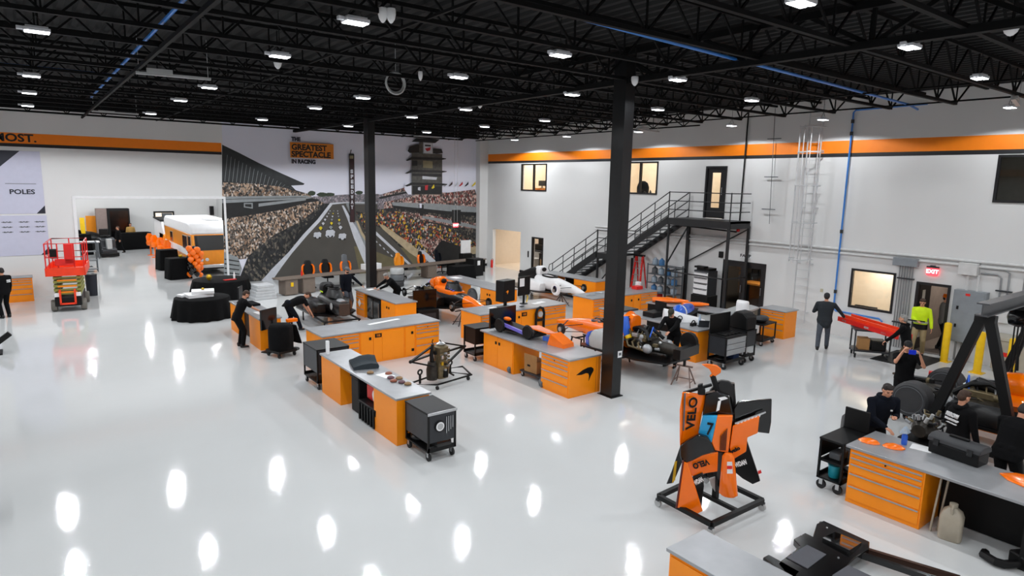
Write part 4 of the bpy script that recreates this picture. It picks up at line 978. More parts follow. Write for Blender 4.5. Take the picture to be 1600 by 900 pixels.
for i in range(5):
    z = 0.62+i*0.15
    b = MB(); b.box(-0.42,-0.3,-1.05,1.05,z,z+0.09); b.box(0.3,0.42,-1.05,1.05,z,z+0.09); b.bar((-0.36,-1.0,z+0.05),(0.36,-1.0,z+0.05),0.06); b.bar((-0.36,1.0,z+0.05),(0.36,1.0,z+0.05),0.06); b.build('scissor_arm', M_olive, t)
for i in range(3): b = MB(); b.box(-0.3,0.3,-1.05,-1.0,0.7+i*0.22,0.76+i*0.22); b.build('cross_member', M_orange, t)
b = MB(); b.box(-0.6,0.6,-1.2,1.2,1.36,1.44); b.box(-0.6,0.6,-1.22,-1.18,1.36,1.66); b.box(-0.6,0.6,1.18,1.22,1.36,1.66); b.box(-0.62,-0.58,-1.22,1.22,1.36,1.66); b.box(0.58,0.62,-1.22,1.22,1.36,1.66); b.build('platform', M_redor, t)
for x, y in ((-0.58,-1.18),(0.58,-1.18),(-0.58,1.18),(0.58,1.18),(-0.58,0),(0.58,0),(0,1.18),(-0.2,-1.18),(0.3,-1.18)):
    b = MB(); b.tube([(x,y,1.5),(x,y,2.55)],0.024,6); b.build('guard_post', M_red, t)
for z in (2.05,2.55): b = MB(); b.tube([(-0.58,-1.18,z),(0.58,-1.18,z),(0.58,1.18,z),(-0.58,1.18,z)],0.024,6,closed=True); b.build('guard_rail', M_red, t)
b = MB(); b.box(0.0,0.28,-1.25,-1.2,1.8,2.55); b.box(-0.3,0.28,-1.25,-1.2,1.75,2.0); b.build('gate_panel', M_red, t, bevel=0.02)
b = MB(); b.box(-0.45,-0.2,-1.1,-0.95,2.0,2.35); b.build('control_box', M_black, t, bevel=0.03)
t = thing('waste_bin', 'black waste bin beside the scissor lift', 'bin', (2.05,32.2,0))
b = MB(); b.loft([[(0.2*k*math.cos(a)*1.1, 0.18*k*math.sin(a), z) for a in [i*PI/8 for i in range(16)]] for z,k in ((0,0.88),(0.85,1.0),(0.9,1.04))]); b.build('bin_body', mat('bin_navy','161a26',0.6), t)
b = MB(); b.lathe([(0.22,0.9),(0.23,0.92),(0.2,0.93),(0.02,0.935)]); b.build('rim', M_black, t)
b = MB(); b.prism([(1.85,1.18),(2.2,1.18),(2.12,1.24),(1.85,1.22)],32.5,32.86,'y'); tag(b.build('wall_ledge', M_dgrey), 'small dark ledge on the jamb above the waste bin', 'ledge')
cabinet('drawers', 0.95, 0.6, 0.95, (-0.42,32.2,0), 0, 'orange drawer cabinet against the back wall behind the man at left')
b = MB(); b.box(-0.92,0.08,31.87,32.52,0.95,0.99); tag(b.build('worktop', M_steel, bevel=0.006), 'steel top on the drawer cabinet against the back wall', 'worktop')
# black post and stand leg cut by the left picture edge
x, y = G(0,555); t = thing('black_stand', 'black angled stand cut off by the left picture edge', 'stand', (-0.95,23.0,0))
b = MB(); b.bar((-0.05,0,0.0),(-0.2,0,1.0),0.12,0.12); b.build('post', M_black, t); b = MB(); b.bar((0.0,0.1,0.25),(0.35,0.1,0.52),0.14,0.14); b.build('pedal_arm', M_black, t); b = MB(); b.box(-0.4,0.15,-0.3,0.3,0,0.04); b.build('base', M_black, t)
t = thing('black_cart', 'black wheeled cart cut off by the lower left picture edge', 'cart', (-0.95,11.7,0))
b = MB(); b.box(-0.4,0.22,-0.3,0.3,0.15,0.2); b.box(-0.4,0.22,-0.3,0.3,0.5,0.55); b.box(0.18,0.22,-0.3,-0.26,0.2,0.5); b.box(0.18,0.22,0.26,0.3,0.2,0.5); b.build('frame', M_black, t)
casters(t, (-0.3,0.18), (-0.22,0.22), 0.065, fork=M_black)

# draped round tables
cloth_round((4.95,25.25,0), 0.92, 0.76, 'nearer round table draped in black cloth left of the leaning man')
cloth_round((6.5,29.2,0), 1.1, 0.78, 'farther round table draped in black cloth under the mural edge')
for i, (x, y, w, d, z, h, rz) in enumerate(((4.85,25.35,0.85,0.7,0.762,0.12,0.1),(5.0,25.3,0.75,0.6,0.886,0.11,-0.2),(4.4,25.55,0.35,0.3,0.762,0.09,0.4))):
    flat('foam_case', rrect(x,y,w,d,rz), z, h, M_white, ['large white flat case lying lowest on the nearer draped table','white flat case on top of the large one','small white case at the left rim of the nearer draped table'][i], 'case', 0.01)
b = MB(); b.ell((5.0,25.3,1.04),(0.06,0.06,0.04)); tag(b.build('gold_ornament', M_gold), 'small gold piece on the white case on the nearer draped table', 'ornament')
b = MB(); b.lathe([(0.05,0.79),(0.1,0.86),(0.12,0.93),(0.08,1.02),(0.04,1.04),(0.01,1.04)],(6.0,29.0,0)); tag(b.build('gold_helmet', M_gold), 'gold ornament on the farther draped table', 'ornament')
b = MB(); b.lathe([(0.04,0.79),(0.045,0.95),(0.02,1.02),(0.02,1.08)],(7.0,29.0,0)); tag(b.build('water_bottle', M_white), 'white bottle on the farther draped table', 'bottle')
flat('leaflets', rrect(6.75,28.7,0.5,0.2,0.2), 0.79, 0.02, M_red, 'red leaflets on the farther draped table', 'leaflets')

# ------------------------------------------------------------------ long desk below the mural
DA = math.atan2(2.0, 11.0); dP = lambda u, v, z=0: (8.6+u*math.cos(DA)-v*math.sin(DA), 27.9+u*math.sin(DA)+v*math.cos(DA), z)
t = thing('long_desk', 'long taupe desk running below the mural', 'desk', dP(0,0), DA)
b = MB(); b.box(0,12.6,0,0.75,0.71,0.76); b.build('desk_top', M_taupe, t, bevel=0.005)
for u in (0.25,1.1,5.1,8.3): b = MB(); b.box(u,u+0.6,0.05,0.65,0.03,0.7); p = b.build('pedestal', M_taupe, t, bevel=0.01); b = MB(); b.box(u+0.02,u+0.58,0.035,0.05,0.06,0.66); b.build('pedestal_front', M_taupe, p)
for u in (3.4,6.7,10.2,12.5): b = MB(); b.box(u-0.03,u+0.03,0.05,0.7,0,0.7); b.build('leg', M_black, t)
b = MB(); b.box(*[dP(0.55,0)[0]-0.06,dP(0.55,0)[0]+0.06], dP(0.55,0)[1]-0.005, dP(0.55,0)[1]+0.004, 0.4,0.58)
o = b.build('yellow_sticker', M_yellow); tag(o, 'yellow sticker on the left desk pedestal', 'sticker')
def desk_chair(u, v, rz, label, sides=M_orange_car, head=M_black, hgt=1.3):
    t = thing('racing_chair', label, 'chair', dP(u,v), DA+rz)
    b = MB(); b.box(-0.24,0.24,-0.25,0.22,0.44,0.54); b.build('seat', M_blackfab, t, bevel=0.04)
    b = MB(); b.loft([[(w*math.cos(a), 0.24+0.05*math.sin(a)+ (z-0.5)*0.12, z) for a in [k*PI/8 for k in range(16)]] for z, w in ((0.5,0.2),(0.75,0.25),(1.0,0.24),(1.15,0.17),(hgt-0.05,0.15),(hgt,0.08))]); b.build('backrest', head, t)
    for s in (-1,1): b = MB(); b.loft([[(s*(w+0.05*math.cos(a)), 0.18+0.07*math.sin(a)+(z-0.5)*0.12, z) for a in [k*PI/5 for k in range(10)]] for z, w in ((0.55,0.2),(0.8,0.27),(1.02,0.25),(1.12,0.18))]); b.build('side_bolster', sides, t)
    b = MB(); b.cyl((0,0,0.1),(0,0,0.45),0.03); b.build('gas_post', M_black, t)
    b = MB()
    for k in range(5): a = k*2*PI/5; b.bar((0,0,0.1),(0.3*math.cos(a),0.3*math.sin(a),0.07),0.05,0.03)
    b.build('star_base', M_black, t)
    for k in range(5): a = k*2*PI/5; b = MB(); b.ell((0.3*math.cos(a),0.3*math.sin(a),0.035),0.034,8,6); b.build('caster', M_black, t)
    return t
for i, (px, lab) in enumerate(((482,'black and orange racing chair behind the left end of the long desk'),(491.5,'x'),(628,'tan shelled racing chair just right of the far column'),(663,'orange and black racing chair at the middle of the long desk'),(690,'dark racing chair at the right part of the long desk'))):
    if lab == 'x': continue
    # place on the line v = 1.15 behind the desk front
    best = min((abs((lambda q: (800+FPX*Vector((q[0],q[1],1.1-CAMH)).dot(_r2)/Vector((q[0],q[1],1.1-CAMH)).dot(_fw)))(dP(u*0.05,1.2))-px), u*0.05) for u in range(240))[1]
    desk_chair(best, 1.2, 0.2*(i-2), lab, [M_orange_car,M_orange_car,M_amber,M_orange_car,M_navy][i], [M_black,M_black,M_amber,M_black,M_navy][i])
def uat(px, v, z):
    return min((abs((800+FPX*Vector((*dP(k*0.05,v)[:2],z-CAMH)).dot(_r2)/Vector((*dP(k*0.05,v)[:2],z-CAMH)).dot(_fw))-px), k*0.05) for k in range(240))[1]
desk_chair(uat(492,1.2,1.1)+0.6, 1.15, -0.2, 'black and orange racing chair second from the left of the long desk')
desk_chair(uat(543,1.2,1.1), 1.15, 0.0, 'grey topped black and orange racing chair behind the standing man', M_orange_car, M_mgrey, 1.45)
b = MB(); u = uat(578,0.4,0.9); q0, q1 = dP(u-0.4,0.4), dP(u+0.55,0.4); b.bar((q0[0],q0[1],0.9),(q1[0],q1[1],0.9),0.4,0.27); tag(b.build('foam_block', M_white, bevel=0.01), 'long white block on the desk behind the far column', 'box')
b = MB(); q = dP(uat(471,0.5,0.85),0.5); b.lathe([(0.04,0.762),(0.05,0.9),(0.02,0.98),(0.02,1.02)],(q[0],q[1],0)); tag(b.build('red_bottle', M_red), 'red bottle on the left part of the long desk', 'bottle')
q = dP(uat(620,-0.9,0.6),-0.9)
for i in range(3):
    b = MB(); b.lathe([(0.17,0.0),(0.3,0.01),(0.33,0.05),(0.33,0.25),(0.3,0.29),(0.17,0.3)],(q[0],q[1],0.003+i*0.302),24); b.torus((q[0],q[1],0.15+i*0.302),0.2,0.05); tag(b.build('stacked_tyre', [M_tyre,M_mgrey,M_lgrey][i]), ['lowest tyre of the stack right of the far column','middle grey tyre of the stack right of the far column','top pale grey wrapped tyre of the stack right of the far column'][i], 'tyre')
for i in range(5):
    flat('foam_tray', rrect(7.86+0.02*(i%2),27.95,0.95-0.06*i,0.7,0.1), 0.003+i*0.125, 0.122, mat('tray_grey','c3c5c7',0.5), ['bottom','second lowest','middle','second highest','top'][i]+' white tray of the stack left of the long desk', 'tray', 0.02)
# free standing white board on black cabinet near the corner pier
q = (20.3, 31.3)
t = thing('display_cabinet', 'white board on a black cabinet in front of the mural right side', 'cabinet', (q[0],q[1],0), 0)
b = MB(); b.box(-0.3,0.3,-0.25,0.25,0,1.0); b.build('cabinet_body', M_black, t, bevel=0.02); b = MB(); b.box(-0.33,0.33,-0.03,0.03,1.0,1.75); b.build('white_board', M_white, t, bevel=0.01)
t = thing('computer_tower_case', 'black flight case with a white label left of the corner pier', 'case', dP(uat(741,-0.6,0.7),-0.6), 0.15)
b = MB(); b.box(-0.35,0.35,-0.35,0.35,0,0.95); b.build('case_body', M_black, t, bevel=0.02); b = MB(); b.box(-0.1,0.1,-0.356,-0.35,0.6,0.85); b.build('label_sheet', M_paper, t)
q = dP(uat(722,-1.3,0.7),-1.3)
cloth_rect((q[0],q[1],0), 0.1, 1.3, 0.7, 0.75, 'small dark draped table behind the orange race car')
# ------------------------------------------------------------------ orange workbenches
# A: left front bench, long side towards -X, seen from its plain back
_, cabs, P = bench(5.39, 14.7, -PI/2, 0.78, [('plain',1.15,'plain orange cabinet at the far end of the nearest left bench'),('open',1.75),('plain',1.03,'plain orange cabinet at the near end of the nearest left bench')], top_label='long grey worktop of the nearest left bench carrying the folded blanket')
b = MB(); b.box(5.42,5.46,13.47,14.62,0.925,0.972)
t = tool_cart((5.78,15.3,0), 0, 0.82, 0.95, 1.02, 'dark grey covered cart at the far end of the nearest left bench', body=M_dgrey, split=0.42)
t = tool_cart((5.84,10.18,0), 0, 0.6, 0.88, 0.94, 'black tool cart with a round white dial at the near end bench', body=M_dgrey, split=0.38, rim=M_alu, wheels=0.075)
b = MB(); b.cyl((-0.06,-0.44,0.66),(-0.06,-0.47,0.66),0.085,n=20); d = b.build('dial', M_white, t); b = MB(); b.cyl((-0.06,-0.475,0.66),(-0.06,-0.47,0.66),0.06,n=20); b.build('dial_face', M_lgrey, d)
b = MB(); b.torus((-0.06,-0.46,0.66),0.095,0.012,'y'); b.build('dial_ring', M_black, t)
for i in range(4): b = MB(); b.bar((0.08+0.045*i,-0.455,0.5+0.03*i),(0.08+0.045*i,-0.455,0.82),0.012); b.build('hanging_tool', M_alu, t)
b = MB(); b.cyl((-0.15,-0.2,0.3),(0.15,-0.2,0.3),0.12,n=18); o = b.build('motor', M_black_gl, None); o.location = (5.88,10.05,0); tag(o, 'black motor drum on the lower shelf of the cart with the dial', 'motor')
b = MB(); b.ell((5.7,10.4,0.26),(0.14,0.2,0.075)); tag(b.build('machine_part', M_carbon), 'dark part lying on the lower shelf of the cart with the dial', 'part')
b = MB(); b.box(5.62,5.95,9.75,9.88,0.185,0.24); tag(b.build('gear_part', M_alu, bevel=0.02), 'small metal part at the front of the lower cart shelf', 'part')
# things on and under bench A
b = MB()
rings = []
for k in range(9):
    u = -0.33+k*0.0825; h = 0.10+0.10*math.exp(-((k-5)/1.6)**2)
    rings.append([(u, 0.27*c, z) for c, z in ((-1,0),(-1.05,h*0.5),(-0.98,h),(-0.4,h+0.03),(0.3,h+0.015),(1,h*0.7),(1.03,h*0.3),(0.98,0))])
b.loft(rings); o = b.build('folded_blanket', mat('slate_blanket','2a3238',0.9,bump=0.3,bscale=30), smooth=70); o.location = (5.83,13.15,0.971); o.rotation_euler = (0,0,PI/2-0.25)
tag(o, 'folded dark slate blanket on the nearest left bench', 'blanket')
b = MB(); b.box(5.48,5.55,14.45,14.53,0.971,1.3); tag(b.build('white_tube', M_white, bevel=0.008), 'upright white tube at the far corner of the nearest left bench', 'tube')
parts_spots = [(5.7,12.52,'tan'),(6.0,12.25,'top'),(5.9,11.95,'a'),(6.03,11.82,'b'),(5.85,11.72,'c'),(5.95,11.55,'d'),(6.0,11.38,'e')]
for i, (x, y, k) in enumerate(parts_spots):
    b = MB(); r = 0.075; m = [M_wood, mat('copper_part','8c4f3a',0.4,metal=0.3), mat('plum_part','5d3a44',0.5)][i % 3]
    b.lathe([(r*0.5,0),(r,0.01),(r,0.03),(r*0.6,0.05),(r*0.25,0.052),(0.01,0.05)],(0,0,0),14); o = b.build('brake_part', m); o.location = (x,y,0.971)
    tag(o, ['tan round part nearest the folded blanket','dark red round part at the far edge of the white sheet','copper round part first in the row on the left bench','plum round part second in the row on the left bench','tan round part third in the row on the left bench','copper round part fourth in the row on the left bench','plum round part last in the row on the left bench'][i], 'part', None)
flat('paper_sheet', rrect(5.9,12.2,0.26,0.36,0.2), 0.971, 0.004, M_paper, 'white paper sheet among the small round parts', 'paper')
t = thing('storage_tote', 'tall dark tote standing under the nearest left bench', 'tote', (5.84,12.95,0))
b = MB(); b.box(-0.32,0.3,-0.2,0.2,0,0.78); b.build('tote_body', M_black, t, bevel=0.03); b = MB(); b.box(-0.34,0.32,-0.22,0.22,0.78,0.83); b.build('rim', M_black, t, bevel=0.015)
t = thing('storage_tote', 'ribbed black tote in front of the red case under the left bench', 'tote', (5.72,12.12,0))
b = MB(); b.prism([(-0.28,0),(0.3,0),(0.32,0.44),(-0.31,0.44)],-0.46,0.42,'y'); b.build('tote_body', M_black, t, bevel=0.02)
for k in range(6): b = MB(); b.box(-0.33,-0.28,-0.4+k*0.14,-0.34+k*0.14,0.03,0.4); b.build('rib', M_black, t, bevel=0.006)
t = thing('red_case', 'red case with a white ring on the black tote under the bench', 'case', (5.8,12.15,0.442))
b = MB(); b.box(-0.22,0.25,-0.4,0.33,0,0.36); b.build('case_body', M_red, t, bevel=0.05); b = MB(); b.lathe([(0.07,-0.03),(0.14,-0.03),(0.14,0.02),(0.07,0.02)],(-0.24,-0.22,0.2),24,axis='x'); b.build('white_ring', M_white, t); b = MB(); b.cyl((-0.235,-0.22,0.2),(-0.26,-0.22,0.2),0.07,n=18); b.build('dark_centre', M_black, t)

# B: bench behind A, front towards the viewer (-Y)
o, cabs, P = bench(6.05, 16.27, 0.03, 1.24, [('drawers',1.05,'orange drawer cabinet at the left end of the long cross bench'),('door',0.42,'narrow orange door cabinet left of the plain panel of the cross bench'),('plain',0.98,'plain orange centre cabinet of the left cross bench'),('door',0.36,'narrow orange door cabinet right of the plain panel'),('drawers',0.83,'orange drawer cabinet at the right end of the long cross bench')], top_label='long grey worktop of the cross bench with a glossy strip')
c = cabs[2]; b = MB(); b.box(-0.44,-0.24,-0.605,-0.595,0.72,0.83); l = b.build('number_plate', M_black, c); text('lettering', '115', 0.08, M_orange, l, frame((-0.34,-0.607,0.775),(1,0,0),(0,0,1)), bold=0.003)
b = MB(); b.box(-0.22,0.44,-0.6,-0.592,0.06,0.86); b.build('panel', M_orange, c, bevel=0.003)
b = MB(); b.bar(P(1.65,0.62,0.973),P(2.75,0.85,0.973),0.14,0.005); tag(b.build('white_strip', M_paper), 'long white strip of paper on the cross bench worktop', 'paper')
b = MB(); z0 = 0.16; c = cabs[3]; b.box(0.05,0.13,-0.62,-0.606,z0,z0+0.08); b.build('latch', M_black, c)

# C: centre bench with the black swoosh, long side towards -X
o, cabs, P = bench(10.05, 14.72, -PI/2+0.0, 1.12, [('doors',1.42,'orange two-door cabinet at the far end of the centre bench',0.9),('open',1.25),('drawers',1.05,'orange drawer cabinet with the black swoosh on its end')], top_label='grey worktop of the centre bench carrying the orange front wing')
c = cabs[1]
# swoosh on the end face (local +x of the cabinet)
sw = [(-0.30,0.0),(-0.1,0.09),(0.07,0.13),(0.19,0.13),(0.27,0.08),(0.28,0.02),(0.2,-0.08),(0.12,-0.22),(0.13,-0.08),(0.1,-0.02),(0.02,0.0),(-0.12,-0.02)]
b = MB(); b.prism([(u+0.0,0.55+v) for u, v in sw], 0.5225, 0.5265, 'x'); b.build('swoosh_mark', M_black, c, smooth=0)
for u in (0.36,0.45): b = MB(); b.box(0.519,0.526,u,u+0.008,0.02,0.9); b.build('seam', mat('seam','a85a10',0.6), c)
b = MB(); b.box(10.1,10.14,12.0,13.3,0,0.0+0.002)
t = thing('parts_dolly', 'low dark dolly with small wheels under the centre bench', 'dolly', (10.55,12.65,0))
b = MB(); b.box(-0.3,0.3,-0.5,0.45,0.14,0.18); b.build('deck', M_dgrey, t); casters(t, (-0.25,0.25), (-0.42,0.38), 0.055)
t = thing('cardboard_box', 'open brown cardboard box on the dolly under the centre bench', 'box', (10.5,12.75,0.181), 0.1)
b = MB(); b.box(-0.2,0.2,-0.25,0.22,0,0.32); b.build('carton', M_card, t, bevel=0.004); b = MB(); b.box(-0.21,-0.2,-0.25,0.22,0.3,0.48); b.build('flap', M_card, t); b = MB(); b.box(-0.207,-0.2,0.0,0.1,0.15,0.2); b.build('print_mark', M_black, t)
for i, (x, y) in enumerate(((10.18,13.42),(10.12,11.98),(10.2,12.1))):
    b = MB(); b.lathe([(0.02,-0.06),(0.09,-0.05),(0.1,0),(0.09,0.05),(0.02,0.06)],(x,y,0.1),16,axis='y'); tag(b.build('grey_hub', M_mgrey), ['grey hub on the floor at the door cabinet under the centre bench','front grey hub on the floor under the centre bench','rear grey hub beside the front one under the centre bench'][i], 'hub')
b = MB(); b.tube([(10.6,11.95,0.02),(10.55,12.0,0.45),(10.6,11.97,0.9)],0.05,8); tag(b.build('black_hose', M_black), 'black upright hose beside the drawer cabinet of the centre bench', 'hose')
# black cart and black screen at the far end of C
t = tool_cart((10.35,15.15,0), 0, 0.75, 0.6, 0.98, 'black open cart at the far end of the centre bench', body=None, wheels=0.07)
b = MB(); b.box(-0.36,0.36,-0.28,0.28,0.5,0.94); b.build('box', M_black, t)
q = (10.62,14.62); t = thing('large_screen', 'large black screen panel standing at the far end of the centre bench', 'screen', (10.72,14.55,0.971), 0.12)
b = MB(); b.box(-0.5,0.5,-0.03,0.03,0.05,0.62); b.build('panel', M_screen, t, bevel=0.006); b = MB(); b.box(-0.15,0.15,-0.1,0.1,0,0.05); b.build('foot', M_black, t)

# D: cross bench behind C
o, cabs, P = bench(11.22, 16.42, 0.015, 1.18, [('drawers',1.15,'orange drawer cabinet hidden behind the black screen on the middle cross bench'),('door',0.5,'orange cabinet with the black number plate on the middle cross bench'),('plain',0.95,'plain orange centre cabinet of the middle cross bench'),('drawers',1.05,'orange drawer cabinet at the right end of the middle cross bench')], top_label='grey worktop of the middle cross bench with two monitors')
c = cabs[2]; b = MB(); b.box(-0.46,-0.24,-0.575,-0.565,0.72,0.85); l = b.build('number_plate', M_black, c); text('lettering', '115', 0.09, M_orange, l, frame((-0.35,-0.577,0.785),(1,0,0),(0,0,1)), bold=0.003)
t = thing('monitor_back', 'black boxed monitor with orange logo on the middle cross bench', 'monitor', (*P(1.45,0.62),0.971), 0.25)
b = MB(); b.box(-0.3,0.3,-0.18,0.18,0.2,0.92); b.build('housing', M_black, t, bevel=0.02); b = MB(); b.prism([(-0.2,0.55),(-0.08,0.6),(-0.06,0.55),(-0.12,0.47),(-0.12,0.53)],-0.186,-0.18,'y'); b.build('logo_mark', M_orange, t)
b = MB(); b.box(-0.04,0.04,-0.04,0.04,0.02,0.22); b.box(-0.25,0.25,-0.17,0.17,0,0.02); b.build('stand', M_black, t)
t = thing('computer_monitor', 'black monitor with a white sheet taped on the middle cross bench', 'monitor', (*P(2.35,0.75),0.971), 0.2)
b = MB(); b.box(-0.3,0.3,-0.03,0.03,0.3,0.95); b.build('housing', M_black, t, bevel=0.01); b = MB(); b.box(-0.26,-0.02,-0.036,-0.03,0.62,0.9); b.build('taped_sheet', M_paper, t); b = MB(); b.cyl((0,0,0),(0,0,0.32),0.04); b.lathe([(0.14,0),(0.14,0.015),(0.02,0.02)]); b.build('stand', M_black, t)
b = MB(); b.tube([P(2.6,0.9,0.975),P(2.7,0.95,1.15),P(2.62,1.0,1.3),P(2.75,1.0,1.4)],0.02,6); tag(b.build('yellow_lamp', M_yellow), 'small yellow lamp arm beside the taped monitor', 'lamp')
for i, (u, v) in enumerate(((2.75,0.55),(3.05,0.65),(1.0,0.7))):
    flat('paper_sheet', rrect(*P(u,v)[:2],0.3,0.22,0.1*i), 0.971, 0.003, M_paper, ['white paper sheet beside the taped monitor','white paper sheet near the right end of the middle cross bench','white paper left of the boxed monitor'][i], 'paper')
flat('keyboard', rrect(*P(0.95,0.35)[:2],0.42,0.15,0.05), 0.971, 0.02, M_black, 'black keyboard left of the boxed monitor', 'keyboard', 0.004)
flat('phone', rrect(*P(1.95,0.35)[:2],0.16,0.1,0.4), 0.971, 0.02, M_black, 'small black handset on the middle cross bench', 'phone', 0.004)
t = thing('dial_stand', 'black rounded frame with a grey dial leaning on the middle cross bench', 'frame', (*P(2.42,-0.06),0), 0.0)
b = MB(); b.tube([(-0.17,0,0.06),(-0.17,0,0.78),(-0.12,0,0.92),(0.0,0,0.97),(0.12,0,0.92),(0.17,0,0.78),(0.17,0,0.06)],0.045,8); b.box(-0.15,0.15,-0.03,0.03,0.5,0.58); b.box(-0.17,0.17,-0.04,0.04,0.0,0.08); b.build('frame', M_black, t); b = MB(); b.cyl((0,0.0,0.74),(0,-0.04,0.74),0.1,n=18); b.build('dial', M_lgrey, t)

# E: bench with the black tool box fridge
o, cabs, P = bench(9.83, 22.9, -PI/2, 0.85, [('drawers',0.75,'orange drawer cabinet beside the standing man',0.75),('open',1.45),('doors',1.14,'orange two-door cabinet at the near end of the third bench')], top_label='grey worktop the grey haired man leans on')
t = thing('black_fridge', 'black glass fronted cabinet under the bench of the grey haired man', 'cabinet', (10.25,21.4,0))
b = MB(); b.box(-0.32,0.36,-0.55,0.6,0.0,0.85); b.build('cabinet_body', M_black, t, bevel=0.01)
for y in (-0.5,0.05): b = MB(); b.box(-0.34,-0.32,y,y+0.5,0.1,0.8); d = b.build('door', M_black_gl, t); b = MB(); b.bar((-0.36,y+0.06,0.2),(-0.36,y+0.06,0.7),0.02); b.build('handle', M_alu, d)
b = MB(); b.prism([(0.0,0.35),(0.14,0.5),(0.0,0.65),(-0.14,0.5)], -0.416, -0.408, 'y'); b.build('white_diamond', M_white, cabs[0])
t = tool_cart((9.45,23.75,0), 0.0, 0.55, 0.6, 1.0, 'narrow black and orange drawer cart left of the standing man', body=M_orange, split=0.25, drawers=0)
for k in range(6): b = MB(); b.box(-0.26,0.26,-0.32,-0.3,0.27+k*0.115,0.37+k*0.115); b.build('drawer', M_orange, t, bevel=0.004)
flat('paper_sheet', rrect(10.3,22.5,0.3,0.22,0.3), 0.971, 0.003, M_paper, 'white paper in front of the grey haired man', 'paper')
t = thing('black_screen_panel', 'tall black panel standing at the near end of the third bench', 'panel', (11.1,19.75,0), -0.1)
b = MB(); b.box(-0.45,0.45,-0.03,0.03,0.62,1.3); b.build('panel', M_screen, t, bevel=0.01); b = MB(); b.box(-0.36,0.42,-0.3,0.3,0.0,0.62); b.build('cart_body', M_black, t, bevel=0.01); b = MB(); b.box(-0.2,0.3,-0.31,-0.3,0.15,0.5); b.build('handle_plate', M_dgrey, t)

# F: bench behind the orange race car (Y direction)
o, cabs, P = bench(14.35, 24.1, -PI/2, 1.0, [('drawers',0.9,'orange drawer cabinet behind the orange race car nose'),('open',2.1),('doors',1.2,'orange cabinet at the near end of the bench behind the race car')], top_label='grey worktop of the bench behind the orange race car')
for i, y in enumerate((22.2,21.3)):
    b = MB(); b.torus((14.75,y,0.36),0.28,0.07,'x',28,10); b.cyl((14.72,y,0.36),(14.78,y,0.36),0.2,n=20); tag(b.build('wheel_cover', M_mgrey if i == 0 else M_lgrey), ['left grey wheel disc under the bench behind the race car','right pale wheel ring under the bench behind the race car'][i], 'wheel')
flat('paper_sheet', rrect(14.75,23.5,0.35,0.5,0.1), 0.971, 0.003, M_paper, 'white sheets at the far end of the bench behind the race car', 'paper')
# G: cross bench right of the column
o, cabs, P = bench(16.32, 16.62, 0.01, 1.12, [('drawers',1.0,'orange drawer cabinet just left of the near column top'),('open',0.55),('door',0.62,'orange cabinet with a dark recess right of the near column'),('door',0.4,'narrow orange cabinet beside the recess right of the near column'),('drawers',1.0,'orange drawer cabinet at the right end of the bench behind the column')], top_label='grey worktop of the cross bench behind the near column')
b = MB(); b.box(-0.15,0.15,-0.545,-0.535,0.15,0.85); b.build('dark_recess', M_black, cabs[1])
b = MB(); b.box(17.35,17.85,16.65,17.6,0.0,0.9); tag(b.build('black_cabinet', M_black, bevel=0.01), 'black cabinet in the gap of the bench behind the column', 'cabinet')
random.seed(5)
b = MB()
for k in range(6): x, y = 16.7+random.uniform(-.2,.8), 17.2+random.uniform(-.3,.3); b.tube([(x,y,0.98),(x+0.2,y+0.1,0.99),(x+0.35,y-0.1,0.985),(x+0.5,y,0.98)],0.012,6)
o = tag(b.build('tangled_cable', M_alu), 'tangle of thin silver wires on the bench behind the column', 'cable'); o['kind'] = 'stuff'
b = MB(); b.box(19.3,19.65,17.2,17.5,0.971,1.1); tag(b.build('red_box', M_red, bevel=0.01), 'red box on the far right of the bench behind the column', 'box')
b = MB(); b.lathe([(0.09,0),(0.11,0.02),(0.12,0.24),(0.1,0.25)],(19.75,17.55,0.971)); tag(b.build('white_bucket', M_white), 'white bucket on the bench right of the red box', 'bucket')

# H: bench with blue and white bodywork
o, cabs, P = bench(15.3, 15.3, -PI/2, 0.95, [('drawers',0.9,'orange drawer cabinet at the far end behind the big race car'),('open',2.05),('drawers',1.05,'orange drawer cabinet behind the man working on the engine')], top_label='grey worktop behind the man working on the engine')
flat('black_case', rrect(15.8,14.7,0.75,0.8,0), 0.971, 0.05, M_dgrey, 'flat black case at the far end of the bench behind the big race car', 'case', 0.01)
t = thing('black_tool_case', 'black open tool case on the bench behind the working man', 'case', (15.85,13.35,0.971))
b = MB(); b.box(-0.3,0.3,-0.22,0.22,0,0.16); b.build('case_body', M_black, t, bevel=0.01); b = MB(); b.box(0.28,0.32,-0.22,0.22,0.16,0.45); b.build('lid', M_black, t)
# blue and white bodywork pieces
t = thing('blue_bodywork', 'blue and white body panel lying on the bench behind the working man', 'body panel', (17.25,13.3,0.45), 0.4)
b = MB(); b.loft([[(x, w*math.cos(a), 0.55+h*math.sin(a)) for a in [k*PI/8 for k in range(9)]] for x, w, h in ((-0.8,0.12,0.12),(-0.55,0.24,0.3),(0,0.26,0.2),(0.5,0.24,0.18),(0.8,0.16,0.14))]); b.build('panel_shell', M_blue, t)
b = MB(); b.loft([[(x, w*math.cos(a), 0.55+h*math.sin(a)) for a in [k*PI/8 for k in range(9)]] for x, w, h in ((-0.55,0.245,0.305),(-0.42,0.25,0.285))]); b.build('white_band', M_white, t)
b = MB(); b.box(-0.8,0.8,-0.3,0.3,0.45,0.55); b.box(-0.7,-0.64,-0.3,0.3,-0.55,0.45); b.box(0.64,0.7,-0.3,0.3,-0.55,0.45); b.build('trestle', M_black, t)
t = thing('white_bodywork', 'white body panel with a pointed nose beside the blue one', 'body panel', (16.0,12.35,0.972), -0.6)
